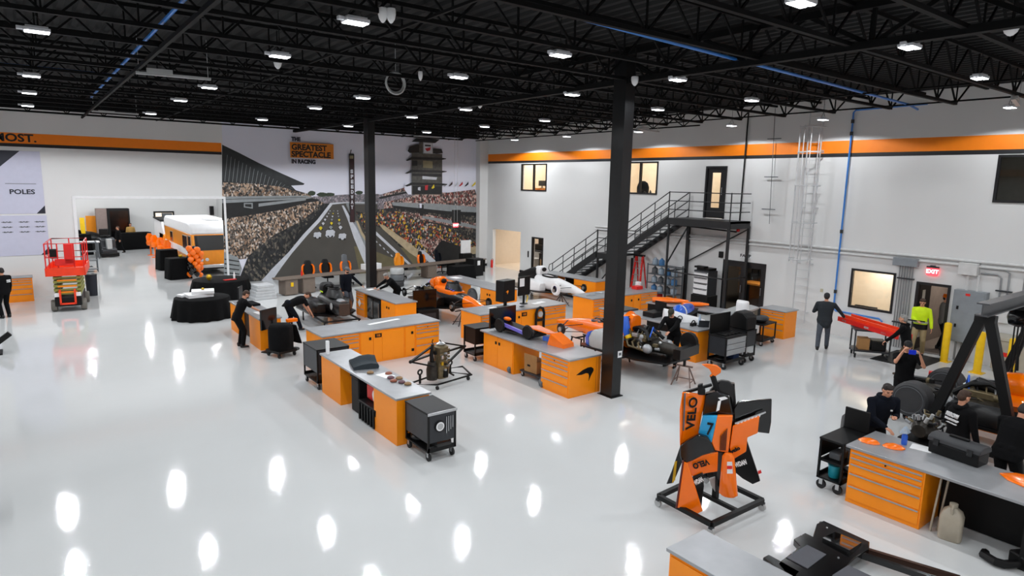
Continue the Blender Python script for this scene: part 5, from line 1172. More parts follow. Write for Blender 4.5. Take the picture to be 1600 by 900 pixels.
b = MB(); b.loft([[(x, w*math.cos(a)+yo, h*math.sin(a)+0.002) for a in [k*PI/8 for k in range(9)]] for x, w, h, yo in ((-0.6,0.12,0.4,0),(-0.3,0.2,0.34,0),(0.1,0.22,0.22,0),(0.45,0.18,0.14,0),(0.7,0.05,0.05,0))]); b.build('panel_shell', M_white, t)
b = MB(); b.torus((-0.15,-0.215,0.14),0.07,0.015,'y'); b.build('round_mark', M_dgrey, t)
b = MB(); b.lathe([(0.035,0),(0.04,0.02),(0.04,0.2),(0.018,0.26),(0.02,0.3),(0.01,0.31)],(16.05,11.75,0.971)); tag(b.build('water_bottle', mat('clear_plastic','b9cbe0',0.2)), 'clear water bottle near the end of the bench behind the working man', 'bottle')
laptop((15.95,11.55,0.971), 2.4, 'small black laptop at the near end of the bench behind the working man', 0.9)
b = MB(); b.torus((15.75,11.75,1.05),0.08,0.018,'y'); b.box(15.65,15.7,11.7,11.8,0.971,1.06); b.box(15.8,15.85,11.7,11.8,0.971,1.06); tag(b.build('headset', M_black), 'black headset beside the small black laptop', 'headset')
b = MB(); b.box(15.55,15.85,12.55,12.7,0.971,1.02); tag(b.build('hand_tool', M_blue, bevel=0.015), 'small blue and black hand tool on the bench behind the working man', 'tool')
# carts at the near end of H
t = tool_cart((15.85,10.62,0), 0, 0.95, 0.6, 0.95, 'black tool cart with three grey drawers and an open lid', body=M_dgrey, split=0.42, drawers=3, wheels=0.08, )
b = MB(); b.box(-0.47,0.47,0.26,0.3,0.95,1.5); b.build('lid', M_black, t, bevel=0.01)
for i in range(5): b = MB(); b.box(-0.4+i*0.17,-0.28+i*0.17,-0.2,0.1,0.951,0.99); o = b.build('tray_tool', M_black, t)
b = MB(); b.box(15.95,16.25,10.45,10.75,0.195,0.38); tag(b.build('blue_case', mat('dull_blue','22385f',0.6), bevel=0.02), 'dull blue case on the bottom shelf of the three drawer cart', 'case')
b = MB(); b.ell((15.6,10.6,0.26),(0.18,0.16,0.065)); tag(b.build('dark_bundle', M_black), 'dark bundle on the bottom shelf of the three drawer cart', 'bundle')
t = tool_cart((16.75,10.75,0), 0, 0.5, 0.65, 0.98, 'narrow black cart with a rounded hood next to the three drawer cart', body=M_dgrey, split=0.5, wheels=0.08)
b = MB(); b.prism([(-0.3,0.98),(-0.3,1.35),(-0.15,1.48),(0.1,1.5),(0.3,1.3),(0.3,0.98)],-0.24,0.24,'x'); b.build('hood', M_black, t, bevel=0.03)
b = MB(); b.box(16.62,16.88,10.6,10.9,0.195,0.42); tag(b.build('white_carton', M_white, bevel=0.01), 'white carton on the bottom shelf of the narrow black cart', 'carton')
# white headed helmet stand/seat behind the carts
t = thing('white_headrest', 'white and black headrest shell on a stand behind the black carts', 'bodywork', (18.0,11.6,0))
b = MB(); b.lathe([(0.25,0),(0.25,0.03),(0.05,0.05),(0.05,0.8),(0.2,0.82)]); b.build('stand', M_black, t)
b = MB(); b.loft([[(w*math.cos(a), 0.25*math.sin(a), z) for a in [k*PI/8 for k in range(16)]] for z, w in ((0.8,0.4),(1.0,0.38),(1.15,0.26))]); b.build('dark_shell', M_dgrey, t)
b = MB(); b.loft([[(w*math.cos(a)*0.7, 0.2*math.sin(a), z) for a in [k*PI/8 for k in range(16)]] for z, w in ((1.15,0.28),(1.4,0.3),(1.5,0.25),(1.55,0.1))]); b.build('white_shell', M_white, t)
# O: long bench behind with orange nose, and white/black long tub
o, cabs, P = bench(17.55, 15.2, -PI/2+0.22, 0.9, [('plain',0.9,'black cabinet under the bench with the orange nose',0.7),('open',1.7),('plain',0.9,'dark cabinet at the right of the bench before the double door',0.7)], top_label='grey worktop of the bench in front of the double door')
for c in cabs:
    for ch in c.children: ch.data.materials[0] = M_black
t = thing('orange_nose_cone', 'orange nose piece lying on the bench before the double door', 'nose cone', (*P(0.7,0.45),1.07), -0.9)
b = MB(); b.loft([[(x, w*math.cos(a), h*math.sin(a)) for a in [k*PI/8 for k in range(16)]] for x, w, h in ((-0.6,0.2,0.09),(-0.2,0.22,0.1),(0.3,0.18,0.08),(0.65,0.08,0.04))]); b.build('shell', M_orange_car, t)
t = thing('orange_nose_cone', 'second orange nose piece with a black panel behind the first', 'nose cone', (*P(1.6,0.5),1.05), -0.7)
b = MB(); b.loft([[(x, w*math.cos(a), h*math.sin(a)) for a in [k*PI/8 for k in range(16)]] for x, w, h in ((-0.4,0.18,0.07),(0.2,0.18,0.075),(0.5,0.08,0.04))]); b.build('shell', M_orange_car, t)
t = thing('long_floor_panel', 'long white and black undertray lying on stands before the double door', 'bodywork', (19.3,12.6,0.6), 0.15)
b = MB(); b.loft([[(x, w*s, z) for s, z in ((-1,0.3),(-1,0.36),(0,0.4),(1,0.36),(1,0.3))] for x, w in ((-1.0,0.15),(-0.5,0.3),(0.5,0.35),(1.0,0.3))]); b.build('panel_shell', M_lgrey, t)
for x in (-0.6,0.6): b = MB(); b.bar((x,-0.25,-0.6),(x,0,0.3),0.04); b.bar((x,0.25,-0.6),(x,0,0.3),0.04); b.build('trestle_leg', M_black, t)
t = tool_cart((19.2,11.6,0), 0.1, 0.9, 0.55, 0.72, 'low black cart carrying dark parts left of the drawer cabinet', body=None, wheels=0.06)
b = MB(); b.ell((19.15,11.6,0.84),(0.3,0.2,0.12)); tag(b.build('dark_housing', M_dgrey), 'dark grey rounded housing on the low black cart', 'housing')
# J: drawer cabinet alone at right
cabinet('drawers', 0.92, 0.75, 0.93, (20.72,11.93,0), -PI/2-0.0, 'freestanding orange drawer cabinet near the right wall')
b = MB(); b.box(20.3,21.13,11.43,12.43,0.931,0.972); tag(b.build('worktop', M_steel, bevel=0.006), 'grey top on the freestanding orange drawer cabinet', 'worktop')
# I: far right bench by the stairs
o, cabs, P = bench(19.2, 23.1, -PI/2+0.06, 0.85, [('plain',0.75,'orange cabinet at the far end of the bench below the stairs'),('open',1.35),('doors',1.3,'orange two-door cabinet at the near end below the stairs')], top_label='orange edged worktop of the bench below the stairs')
t = thing('open_shelf_rack', 'dark rack of parts under the bench below the stairs', 'rack', (19.75,21.7,0))
b = MB(); b.box(-0.2,0.3,-0.55,0.55,0.45,0.5); b.box(-0.2,0.3,-0.55,0.55,0.05,0.1); b.build('shelf', M_dgrey, t); b = MB(); b.box(0.3,0.34,-0.6,0.6,0.0,0.85); b.build('back_panel', M_black, t)
for i, (y, z) in enumerate(((21.4,0.1),(22.0,0.1))): b = MB(); b.box(19.6,19.95,y-0.2,y+0.2,z+0.002,z+0.25); tag(b.build('parts_carton', M_card, bevel=0.005), ['nearer brown carton in the rack below the stairs','farther brown carton in the rack below the stairs'][i], 'carton')
b = MB(); b.bar((19.25,23.2,0.0),(19.25,23.2,1.55),0.05); tag(b.build('wood_post', M_wood), 'upright wooden post at the far end of the bench below the stairs', 'post')

# K: left bench with the leaning man
o, cabs, P = bench(5.28, 22.75, -PI/2, 0.68, [('plain',0.9,'orange cabinet at the far end of the leaning man bench'),('open',1.35),('plain',1.15,'orange cabinet at the near end of the leaning man bench')], top_label='grey worktop the leaning man writes on')
b = MB(); b.box(5.5,5.85,20.6,21.75,0.0,0.85); tag(b.build('black_cabinet', M_black, bevel=0.01), 'black cabinet in the gap of the leaning man bench', 'cabinet')
monitor((5.55,22.35,0.971), 1.1, 0.55, 0.42, 'grey backed monitor at the far end of the leaning man bench', arm=0.1, screen=M_dgrey)
flat('tool_roll', rrect(5.7,21.7,0.4,0.7,0.1), 0.971, 0.07, M_blackfab, 'black tool roll on the leaning man bench', 'tool roll', 0.02)
flat('paper_sheet', rrect(5.62,20.2,0.35,0.45,0.15), 0.971, 0.004, M_paper, 'white drawing under the hands of the leaning man', 'paper')
b = MB(); b.box(5.7,5.85,19.55,19.7,0.971,1.05); tag(b.build('small_box', M_lgrey, bevel=0.01), 'small pale box at the near end of the leaning man bench', 'box')
t = thing('black_screen_panel', 'black framed screen standing between the leaning man bench and the draped cart', 'panel', (5.5,19.08,0), 0.55)
b = MB(); b.box(-0.32,0.32,-0.03,0.03,0.7,1.3); b.build('panel', M_screen, t, bevel=0.01); b = MB(); b.box(-0.03,0.03,-0.02,0.02,0.0,0.7); b.box(-0.2,0.2,-0.15,0.15,0,0.03); b.build('stand', M_black, t)
t = thing('draped_cart', 'wheeled cart covered with a black jacket beside the leaning man bench', 'cart', (5.66,18.5,0), 0.3)
b = MB(); b.loft([[(0.33*k*math.cos(a)*(1+0.05*math.sin(5*a)), 0.36*k*math.sin(a)*(1+0.05*math.sin(7*a)), z) for a in [i*PI/16 for i in range(32)]] for z,k in ((0.2,0.95),(0.5,1.0),(0.85,0.97),(0.92,0.85),(0.94,0.1))]); b.build('cover', M_blackfab, t, smooth=60)
b = MB(); b.loft([[(0.4+0.12*s+0.05*math.cos(a), 0.18*math.sin(a)*(1+s*0.5), 0.85-s*0.55) for a in [i*PI/6 for i in range(12)]] for s in (0,0.3,0.6,1.0)]); b.build('hanging_sleeve', M_blackfab, t, smooth=60)
b = MB(); b.box(-0.3,0.3,-0.32,0.32,0.13,0.2); b.build('deck', M_black, t); casters(t, (-0.25,0.25), (-0.26,0.26), 0.06, fork=M_black)
b = MB(); b.box(6.1,6.35,18.9,19.1,0.95,1.02); b.box(6.15,6.3,18.95,19.05,1.02,1.1)
t = thing('orange_tool', 'orange hand tool on a small stand behind the draped cart', 'tool', (6.15,19.0,0))
b = MB(); b.cyl((0,0,0),(0,0,0.85),0.03); b.lathe([(0.2,0),(0.2,0.03),(0.03,0.05)]); b.build('stand', M_black, t); b = MB(); b.box(-0.16,0.16,-0.08,0.08,0.85,0.95); b.build('tool_body', M_orange_car, t, bevel=0.02)
# ------------------------------------------------------------------ staircase by the right wall
M_stair = mat('stair_black', '18191b', 0.5, var=0.1)
t = thing('steel_staircase', 'black steel staircase with landing rising to the upper door', 'staircase', (0,0,0))
xa, xb = 21.2, 22.5
def flight(y0, z0, y1, z1, n):
    for x in (xa, xb):
        b = MB(); b.add([(x-0.03,y0,z0-0.22),(x+0.03,y0,z0-0.22),(x+0.03,y0,z0+0.06),(x-0.03,y0,z0+0.06),(x-0.03,y1,z1-0.22),(x+0.03,y1,z1-0.22),(x+0.03,y1,z1+0.06),(x-0.03,y1,z1+0.06)],[(0,1,2,3),(7,6,5,4),(0,4,5,1),(1,5,6,2),(2,6,7,3),(3,7,4,0)]); b.build('stringer', M_stair, t)
    for i in range(1, n):
        y = y0+(y1-y0)*i/n; z = z0+(z1-z0)*i/n
        b = MB(); b.box(xa+0.03,xb-0.03,y-0.13,y+0.13,z-0.04,z-0.01); b.build('tread', M_dgrey, t)
    for x in (xa, xb):
        for hh in (0.35,0.7,1.05):
            b = MB(); b.tube([(x,y0,z0+hh),(x,y1,z1+hh)],0.021,6); b.build('handrail', M_stair, t)
        m = 4
        for i in range(m+1):
            y = y0+(y1-y0)*i/m; z = z0+(z1-z0)*i/m; b = MB(); b.tube([(x,y,z),(x,y,z+1.05)],0.02,6); b.build('baluster', M_stair, t)
    b = MB(); s = 1 if y1 > y0 else -1; b.tube([(xa,y1,z1+1.05),(xa,y1+s*0.25,z1+0.95),(xa,y1+s*0.3,z1+0.75),(xa,y1+s*0.2,z1+0.6),(xa,y1,z1+0.7)],0.021,6); b.build('rail_return', M_stair, t)
flight(17.4,3.8,20.35,1.96,10); flight(21.45,1.96,24.6,0.06,11)
b = MB(); b.box(xa,xb,14.45,17.42,3.72,3.8); b.box(xa-0.03,xa+0.03,14.45,17.42,3.52,3.8); b.box(xa,xb,14.45,14.51,3.52,3.8); b.box(xa,xb,17.36,17.42,3.52,3.8); b.build('upper_platform', M_stair, t)
b = MB(); b.box(xa,xb,20.3,21.5,1.88,1.96); b.box(xa-0.03,xa+0.03,20.3,21.5,1.7,1.96); b.build('middle_landing', M_stair, t)
for y0, y1, z in ((14.48,17.4,3.8),(20.32,21.48,1.96)):
    for hh in (0.35,0.7,1.05): b = MB(); b.tube([(xa,y0,z+hh),(xa,y1,z+hh)],0.021,6); b.build('handrail', M_stair, t)
    for y in (y0,y1): b = MB(); b.tube([(xa,y,z),(xa,y,z+1.08)],0.026,6); b.build('baluster', M_stair, t)
for hh in (0.35,0.7,1.05): b = MB(); b.tube([(xa,14.48,3.8+hh),(xb-0.05,14.48,3.8+hh)],0.021,6); b.build('handrail', M_stair, t)
for x, y, zt, wd in ((xa,14.5,3.6,0.09),(xa,17.35,3.6,0.07),(xb,14.5,3.6,0.09),(xb,17.35,3.6,0.12),(xa,20.4,1.75,0.08),(xa,21.4,1.75,0.08),(xb-0.05,20.4,1.75,0.08)):
    b = MB(); b.box(x-wd/2,x+wd/2,y-wd/2,y+wd/2,0,zt); b.build('support_post', M_stair, t)
for p0, p1 in (((xa,17.35,1.9),(xb,17.35,3.5)),((xb,17.35,1.9),(xb,14.5,3.5)),((xa,14.5,1.6),(xa,17.35,1.6)),((xa,14.5,1.6),(xb,14.5,1.6)),((xb,17.35,1.6),(xa,17.35,1.6)),((xa,21.4,0.4),(xa,20.4,1.5)),((xa,23.3,0.5),(xa,22.7,1.0))):
    b = MB(); b.bar(p0,p1,0.045); b.build('brace', M_stair, t)
# things under the stairs
t = thing('step_ladder', 'red and black step ladder leaning under the stairs', 'step ladder', (21.9,19.6,0), 0)
for y in (-0.28,0.28):
    b = MB(); b.bar((-0.1,y,0),(0.15,y*0.65,1.95),0.05,0.08); b.build('side_rail', M_red, t)
for k in range(6): f = (k+0.7)/6.6; b = MB(); b.bar((-0.1+0.25*f,-0.28*(1-0.35*f),1.95*f),(-0.1+0.25*f,0.28*(1-0.35*f),1.95*f),0.07,0.03); b.build('step', M_alu, t)
b = MB(); b.box(0.1,0.3,-0.22,0.22,1.92,2.0); b.build('top_cap', M_black, t, bevel=0.01)
for y in (-0.26,0.26): b = MB(); b.bar((0.5,y,0),(0.2,y*0.7,1.93),0.04,0.05); b.build('rear_leg', M_red, t)
sh = shelf_unit(21.85, 17.95, 0.5, 1.5, 1.75, 5, 'wire shelf crowded with clear jugs beside the stair post', M_mgrey, 0)
random.seed(11)
M_clear = mat('clear_jug', '9fb0be', 0.25, var=0.15)
k = 0
places = ['left end','second place','third place','right end']
for lv in range(1,5):
    z = 0.12+lv*(1.55)/4+0.03
    for j in range(4):
        y = 18.5-j*0.36; r = 0.13; h = 0.3
        if lv == 4 and j > 1: continue
        m = [M_clear, mat('blue_cap_jug','4d7fb0',0.3), M_clear, M_mgrey][(lv+j) % 4]
        b = MB(); b.lathe([(r*0.95,0),(r,0.02),(r,h*0.7),(r*0.4,h*0.88),(r*0.35,h),(0.01,h)],(0,0,0),12); o = b.build('plastic_jug', m); o.location = (21.85,y,z+0.001)
        tag(o, f"plastic jug at the {places[j]} of the {['','lowest filled','second filled','third filled','top'][lv]} level of the wire shelf", 'jug', 'jugs on the wire shelf')
for i,(y,z) in enumerate(((18.35,0.12),(17.6,0.12))):
    b = MB(); b.box(21.65,22.05,y-0.2,y+0.2,z+0.031,z+0.3); tag(b.build('red_crate', M_orange if i else M_red, bevel=0.01), ['red crate at the bottom of the wire shelf','orange crate at the bottom of the wire shelf'][i], 'crate')
t = thing('tall_tool_chest', 'white fronted tall tool chest under the upper platform', 'tool chest', (21.9,15.9,0), -PI/2)
b = MB(); b.box(-0.35,0.35,-0.3,0.3,0.75,1.75); b.build('chest_body', M_dgrey, t, bevel=0.01)
for i in range(4): b = MB(); b.box(-0.33,0.33,-0.32,-0.3,0.8+i*0.23,1.0+i*0.23); d = b.build('drawer', M_white, t, bevel=0.004); b = MB(); b.box(-0.3,0.3,-0.335,-0.32,0.97+i*0.23,0.995+i*0.23); b.build('handle', M_dgrey, d)
b = MB(); b.box(-0.4,0.4,-0.35,0.33,0.0,0.75); b.build('base_cabinet', M_black, t, bevel=0.01)
b = MB(); b.box(-0.3,0.3,-0.2,0.28,1.75,1.85); b.box(-0.35,0.1,-0.3,0.0,1.85,1.92); b.build('top_clutter', M_black, t)
t = thing('hanging_coat', 'dark coat with yellow bands hanging under the landing', 'coat', (21.3,20.42,0.6))
b = MB(); b.loft([[(0.14*s*math.cos(a)-0.1, 0.24*s*math.sin(a), z) for a in [k*PI/6 for k in range(12)]] for z,s in ((0,1.0),(0.4,1.05),(0.9,0.9),(1.15,0.4),(1.2,0.1))]); b.build('cloth', M_blackfab, t)
for z in (0.35,0.6,0.8): b = MB(); b.loft([[(0.15*s*math.cos(a)-0.1, 0.255*s*math.sin(a), zz) for a in [k*PI/6 for k in range(12)]] for zz,s in ((z,1.04),(z+0.05,1.02))]); b.build('band', M_yellow, t)

# ------------------------------------------------------------------ race cars
def racecar(name, label, loc, rz, z0, cols, parts, stands=True, cat='race car'):
    """local x forward (nose), z0 = ground clearance of the floor panel; cols = body, accent"""
    t = thing(name, label, cat, loc, rz); body, acc = cols
    S = lambda x, w, zb, zt, n=14, p=0.7: [(x, w*math.copysign(abs(math.cos(a))**p, math.cos(a)), z0+(zb+zt)/2+(zt-zb)/2*math.copysign(abs(math.sin(a))**p, math.sin(a))) for a in [k*2*PI/n for k in range(n)]]
    if 'nose' in parts:
        b = MB(); b.loft([S(2.75,0.05,0.2,0.3),S(2.5,0.1,0.17,0.36),S(2.0,0.15,0.14,0.48),S(1.5,0.2,0.1,0.56)]); b.build('nose', body if 'nosecol' not in parts else acc, t)
    b = MB(); b.loft([S(1.5,0.2,0.1,0.56),S(1.0,0.27,0.07,0.62),S(0.3,0.33,0.05,0.66),S(-0.35,0.34,0.05,0.66)]); b.build('tub', M_carbon if 'darktub' in parts else body, t)
    b = MB(); b.loft([[(0.35+0.5*math.cos(a)*k, 0.24*math.sin(a)*k, z0+z) for a in [i*PI/8 for i in range(16)]] for k, z in ((1.0,0.62),(1.02,0.68),(0.85,0.685),(0.8,0.5))]); b.build('cockpit_rim', M_black, t)
    if 'screen' in parts:
        b = MB(); b.loft([[(0.45+0.62*math.cos(a)*k, 0.29*math.sin(a)*k, z0+z) for a in [-PI/2+i*PI/10 for i in range(11)]] for k, z in ((1.0,0.64),(0.85,0.8),(0.66,0.92))], caps=False); b.build('windscreen', M_carbon, t)
        b = MB(); b.tube([(0.45+0.62*0.66*math.cos(a),0.29*0.66*math.sin(a),z0+0.93) for a in [-PI/2+i*PI/10 for i in range(11)]],0.025,6); b.build('screen_frame', M_black, t)
    if 'hoop' in parts:
        b = MB(); b.loft([S(-0.1,0.2,0.6,0.98),S(-0.25,0.24,0.58,1.04),S(-0.5,0.2,0.58,1.0)]); b.build('roll_hoop', body if 'darkhoop' not in parts else M_black, t)
        b = MB(); b.ell((-0.08,0,z0+0.88),(0.05,0.12,0.09)); b.build('air_intake', M_black, t)
    if 'cover' in parts:
        b = MB(); b.loft([S(-0.4,0.28,0.1,0.99),S(-0.8,0.3,0.1,0.92),S(-1.4,0.2,0.12,0.72),S(-2.0,0.1,0.2,0.5)]); b.build('engine_cover', acc if 'cov2' in parts else body, t)
    if 'pods' in parts:
        for s in (-1,1):
            b = MB(); b.loft([[(x, s*(y0+(y1-y0)*u), z0+0.06+h*v) for u, v in ((0,0),(1,0),(1,0.7),(0.8,1),(0,1))] for x, y0, y1, h in ((0.45,0.3,0.6,0.3),(0.1,0.3,0.78,0.4),(-0.8,0.3,0.74,0.38),(-1.5,0.25,0.4,0.2))]); b.build('sidepod', acc if 'podacc' in parts else body, t)
    b = MB(); b.prism([(0.9,-0.35),(0.4,-0.8),(-1.2,-0.85),(-2.0,-0.5),(-2.0,0.5),(-1.2,0.85),(0.4,0.8),(0.9,0.35)], z0, z0+0.05); b.build('floor_panel', M_carbon, t)
    if 'shortcover' in parts:
        b = MB(); b.loft([S(-0.4,0.26,0.5,1.0),S(-0.7,0.22,0.55,0.94),S(-1.0,0.1,0.6,0.8)]); b.build('engine_cowl', body, t)
        b = MB(); b.loft([S(1.1,0.2,0.5,0.64),S(0.75,0.3,0.45,0.7),S(0.1,0.34,0.45,0.74),S(-0.3,0.3,0.5,0.72)]); b.build('cockpit_cowl', body, t)
    if 'engine' in parts:
        random.seed(hash(name) % 1000 if False else len(name))
        b = MB(); b.loft([S(-0.4,0.26,0.08,0.5),S(-0.8,0.3,0.08,0.56),S(-1.2,0.22,0.1,0.5)]); b.build('engine_block', M_engine, t)
        for s in (-1,1):
            b = MB(); b.bar((-0.45,s*0.2,z0+0.5),(-1.1,s*0.2,z0+0.5),0.16,0.14); b.build('cam_cover', M_bronze, t, bevel=0.02)
            for k in range(3): b = MB(); x = -0.55-k*0.2; b.tube([(x,s*0.3,z0+0.4),(x-0.02,s*0.45,z0+0.36),(x-0.12,s*0.5,z0+0.25),(-1.2,s*0.46,z0+0.2)],0.03,8); b.build('exhaust_pipe', M_bronze, t)
            b = MB(); b.ell((-1.3,s*0.45,z0+0.28),(0.15,0.1,0.13)); b.build('turbo', M_steel, t)
            b = MB(); b.tube([(-0.4,s*0.12,z0+0.62),(-0.7,s*0.1,z0+0.72),(-1.0,s*0.16,z0+0.66),(-1.25,s*0.3,z0+0.45)],0.05,8); b.build('intake_hose', M_black, t)
            b = MB(); b.box(-0.35,0.1,s*0.4,s*0.72,z0+0.05,z0+0.35); b.build('radiator', M_dgrey, t, bevel=0.02)
        b = MB(); b.loft([S(-1.2,0.2,0.12,0.44),S(-1.7,0.16,0.14,0.44),S(-2.15,0.1,0.18,0.38)]); b.build('gearbox', M_engine, t)
        b = MB(); b.cyl((-0.55,0,z0+0.6),(-0.95,0,z0+0.68),0.12,n=14); b.build('plenum', M_carbon, t)
        for k in range(5): b = MB(); b.tube([(-0.4-0.15*k,-0.25,z0+0.52),(-0.5-0.15*k,0.0,z0+0.7+0.02*k),(-0.6-0.15*k,0.25,z0+0.55)],0.018,6); b.build('wiring_loom', [M_black,M_alu,M_bronze,M_black,M_blue][k], t)
        rr = random.Random(len(label))
        for k in range(46):
            x = rr.uniform(-1.9,-0.3); y = rr.uniform(-0.42,0.42)*(1 if x > -1.3 else 0.6); z = z0+rr.uniform(0.2,0.62)*(1 if x > -1.2 else 0.75)
            m = [M_black, M_engine, M_bronze, M_alu, M_carbon, M_dgrey, M_steel, M_black][rr.randrange(8)]; kind = rr.randrange(4); b = MB()
            if kind == 0: b.box(x-rr.uniform(.03,.1),x+rr.uniform(.03,.1),y-0.05,y+0.05,z-0.04,z+rr.uniform(.03,.08)); b.build('bracket', m, t, bevel=0.008)
            elif kind == 1: b.cyl((x-0.06,y,z),(x+0.06,y+rr.uniform(-.05,.05),z+rr.uniform(-.04,.04)),rr.uniform(.025,.06),n=10); b.build('fitting', m, t)
            elif kind == 2: b.tube([(x,y,z),(x+rr.uniform(-.2,.2),y+rr.uniform(-.12,.12),z+0.08),(x+rr.uniform(-.3,.3),y+rr.uniform(-.2,.2),z+rr.uniform(-.1,.06))],rr.uniform(.012,.028),6); b.build('hose', m, t)
            else: b.ell((x,y,z),(rr.uniform(.04,.08),rr.uniform(.03,.06),rr.uniform(.03,.07)),10,6); b.build('housing', m, t)
    if 'susp' in parts:
        for s in (-1,1):
            for ax, inn in (((1.75),0.17),((-1.75),0.15)):
                if ax < 0 and 'norear' in parts: continue
                hub = (ax, s*0.74, z0+0.28)
                b = MB()
                for dx, z in ((0.35,0.42),(-0.35,0.42),(0.35,0.18),(-0.35,0.18)): b.bar((ax+dx,s*inn,z0+z),(hub[0],hub[1],z0+(0.36 if z > 0.3 else 0.2)),0.03,0.016)
                b.build('suspension_arm', M_black, t)
                b = MB(); b.cyl((ax,s*0.7,z0+0.28),(ax,s*0.84,z0+0.28),0.07,n=14); b.build('upright', M_alu, t)
                b = MB(); b.cyl((ax,s*0.75,z0+0.28),(ax,s*0.79,z0+0.28),0.17,n=20); b.build('brake_disc', M_carbon, t)
    if 'wheels' in parts:
        for s in (-1,1):
            ax = -1.75
            b = MB(); b.lathe([(0.2,-0.19),(0.3,-0.19),(0.345,-0.15),(0.355,0),(0.345,0.15),(0.3,0.19),(0.2,0.19)],(ax,s*0.86,z0+0.28),32,axis='y'); w = b.build('wheel', M_tyre, t)
            b = MB(); b.lathe([(0.03,-0.02),(0.15,-0.04),(0.19,-0.15),(0.215,-0.192),(0.215,0.192),(0.19,0.15),(0.15,0.04),(0.03,0.02)],(ax,s*0.86,z0+0.28),24,axis='y'); b.build('rim', M_dgrey, w); b = MB(); b.cyl((ax,s*0.75,z0+0.28),(ax,s*0.97,z0+0.28),0.05,n=14); b.build('wheel_nut', M_alu, w)
            b = MB(); b.torus((ax,s*0.86-0.19,z0+0.28),0.265,0.006,'y',40,4); b.torus((ax,s*0.86+0.19,z0+0.28),0.265,0.006,'y',40,4); b.build('sidewall_line', M_mgrey, w)
            for k in range(5): a = k*2*PI/5; b = MB(); b.bar((ax+0.04*math.cos(a),s*0.86-0.09,z0+0.28+0.04*math.sin(a)),(ax+0.19*math.cos(a),s*0.86-0.12,z0+0.28+0.19*math.sin(a)),0.035,0.02); b.build('spoke', M_steel, w)
    if stands and z0 > 0.2:
        for x in (1.2,-1.5):
            b = MB()
            for s in (-1,1): b.bar((x,0,z0-0.02),(x+0.2*s,0.28*s,0),0.03); b.bar((x,0,z0-0.02),(x-0.2*s,0.28*s,0),0.03)
            b.bar((x-0.2,-0.28,0.12),(x+0.2,0.28,0.12),0.02); b.bar((x,-0.3,z0-0.02),(x,0.3,z0-0.02),0.05,0.04); b.build('trestle', M_dgrey, t)
    return t
c = racecar('open_wheel_race_car', 'orange race car without wheels standing on trestles left of the column', (12.3,20.35,0), -PI/2, 0.55, (M_orange_car, M_carbon), ('nose','darktub','hoop','shortcover','engine','pods','podacc','susp','screen'))
b = MB(); b.loft([[(x, w*math.cos(a), 0.55+zc+h*math.sin(a)) for a in [k*PI/7 for k in range(8)]] for x, w, zc, h in ((0.9,0.2,0.5,0.12),(0.3,0.3,0.55,0.15),(-0.3,0.3,0.55,0.2))]); 
for i in range(4): b = MB(); b.bar((0.95-0.12*i,-0.26,1.22+0.03*i),(0.75-0.12*i,0.26,1.3+0.03*i),0.05,0.015); b.build('screen_stripe', mat('violet_stripe','6a66c8',0.3), c)
b = MB(); b.loft([[(x, s_*(0.26), z) for s_, z in ((-1,0.8),(-1,1.0),(0,1.12),(1,1.0),(1,0.8))] for x in (1.1,0.9)])
c = racecar('race_car_chassis', 'black bare race car chassis on a low trolley behind the bending man', (8.4,21.75,0), -PI/2-0.05, 0.45, (M_carbon, M_carbon), ('darktub','hoop','darkhoop','pods','screen'), stands=False)
b = MB(); b.box(1.46,1.52,-0.19,0.19,0.57,0.99); b.build('front_bulkhead', mat('brown_plate','3a2a20',0.5), c, bevel=0.03)
b = MB(); b.cyl((1.0,-0.275,0.83),(1.0,-0.29,0.83),0.12,n=8); b.build('silver_decal', M_lgrey, c)
b = MB(); b.box(-0.2,0.05,-0.27,-0.25,1.16,1.2); b.build('green_decal', M_green, c)
b = MB(); b.loft([[(x, w*math.cos(a), 1.03+h*math.sin(a)) for a in [k*PI/6 for k in range(7)]] for x, w, h in ((0.95,0.1,0.05),(1.15,0.14,0.07),(1.4,0.1,0.03))]); b.build('steel_cover', M_steel, c)
for k in range(5): b = MB(); b.bar((0.4-0.25*k,-0.62,0.62+0.03*k),(0.3-0.25*k,-0.4,0.75+0.04*k),0.05); b.build('mount_block', M_dgrey, c)
t = thing('chassis_trolley', 'black tube trolley under the bare black chassis', 'trolley', (8.35,21.6,0), -PI/2-0.05)
for y in (-0.6,0.6): b = MB(); b.bar((-1.3,y,0.38),(1.3,y,0.38),0.05); b.build('side_rail', M_black, t)
for x in (-1.2,0,1.2): b = MB(); b.bar((x,-0.6,0.38),(x,0.6,0.38),0.05); b.build('cross_rail', M_black, t)
for x in (-1.2,1.2):
    for y in (-0.6,0.6): b = MB(); b.bar((x,y,0.1),(x,y,0.38),0.04); b.build('leg', M_black, t)
for x in (-1.2,1.2):
    for y in (-0.6,0.6): b = MB(); b.cyl((x,y-0.02,0.055),(x,y+0.02,0.055),0.055,n=12); b.build('caster', M_rubber, t)
c = racecar('open_wheel_race_car', 'white race car with black engine cover standing below the stairs', (17.95,21.3,0), -PI/2-0.08, 0.5, (M_white, M_black), ('nose','hoop','cover','cov2','pods','susp','norear'))
b = MB(); b.lathe([(0.03,-0.03),(0.24,-0.05),(0.27,0.05),(0.2,0.06),(0.03,0.05)],(1.8,-0.75,0.85),20,axis='y'); b.build('wheel_cover', M_white, c); b = MB(); b.cyl((1.8,-0.79,0.85),(1.8,-0.72,0.85),0.14,n=18); b.build('hub_disc', mat('deep_blue','1a2a5c',0.3), c)
c = racecar('open_wheel_race_car', 'orange nosed race car with its engine exposed, right of the column', (13.45,12.45,0), PI/2+0.02, 0.5, (M_orange_car, M_blue), ('nose','hoop','engine','susp','norear'), stands=False)
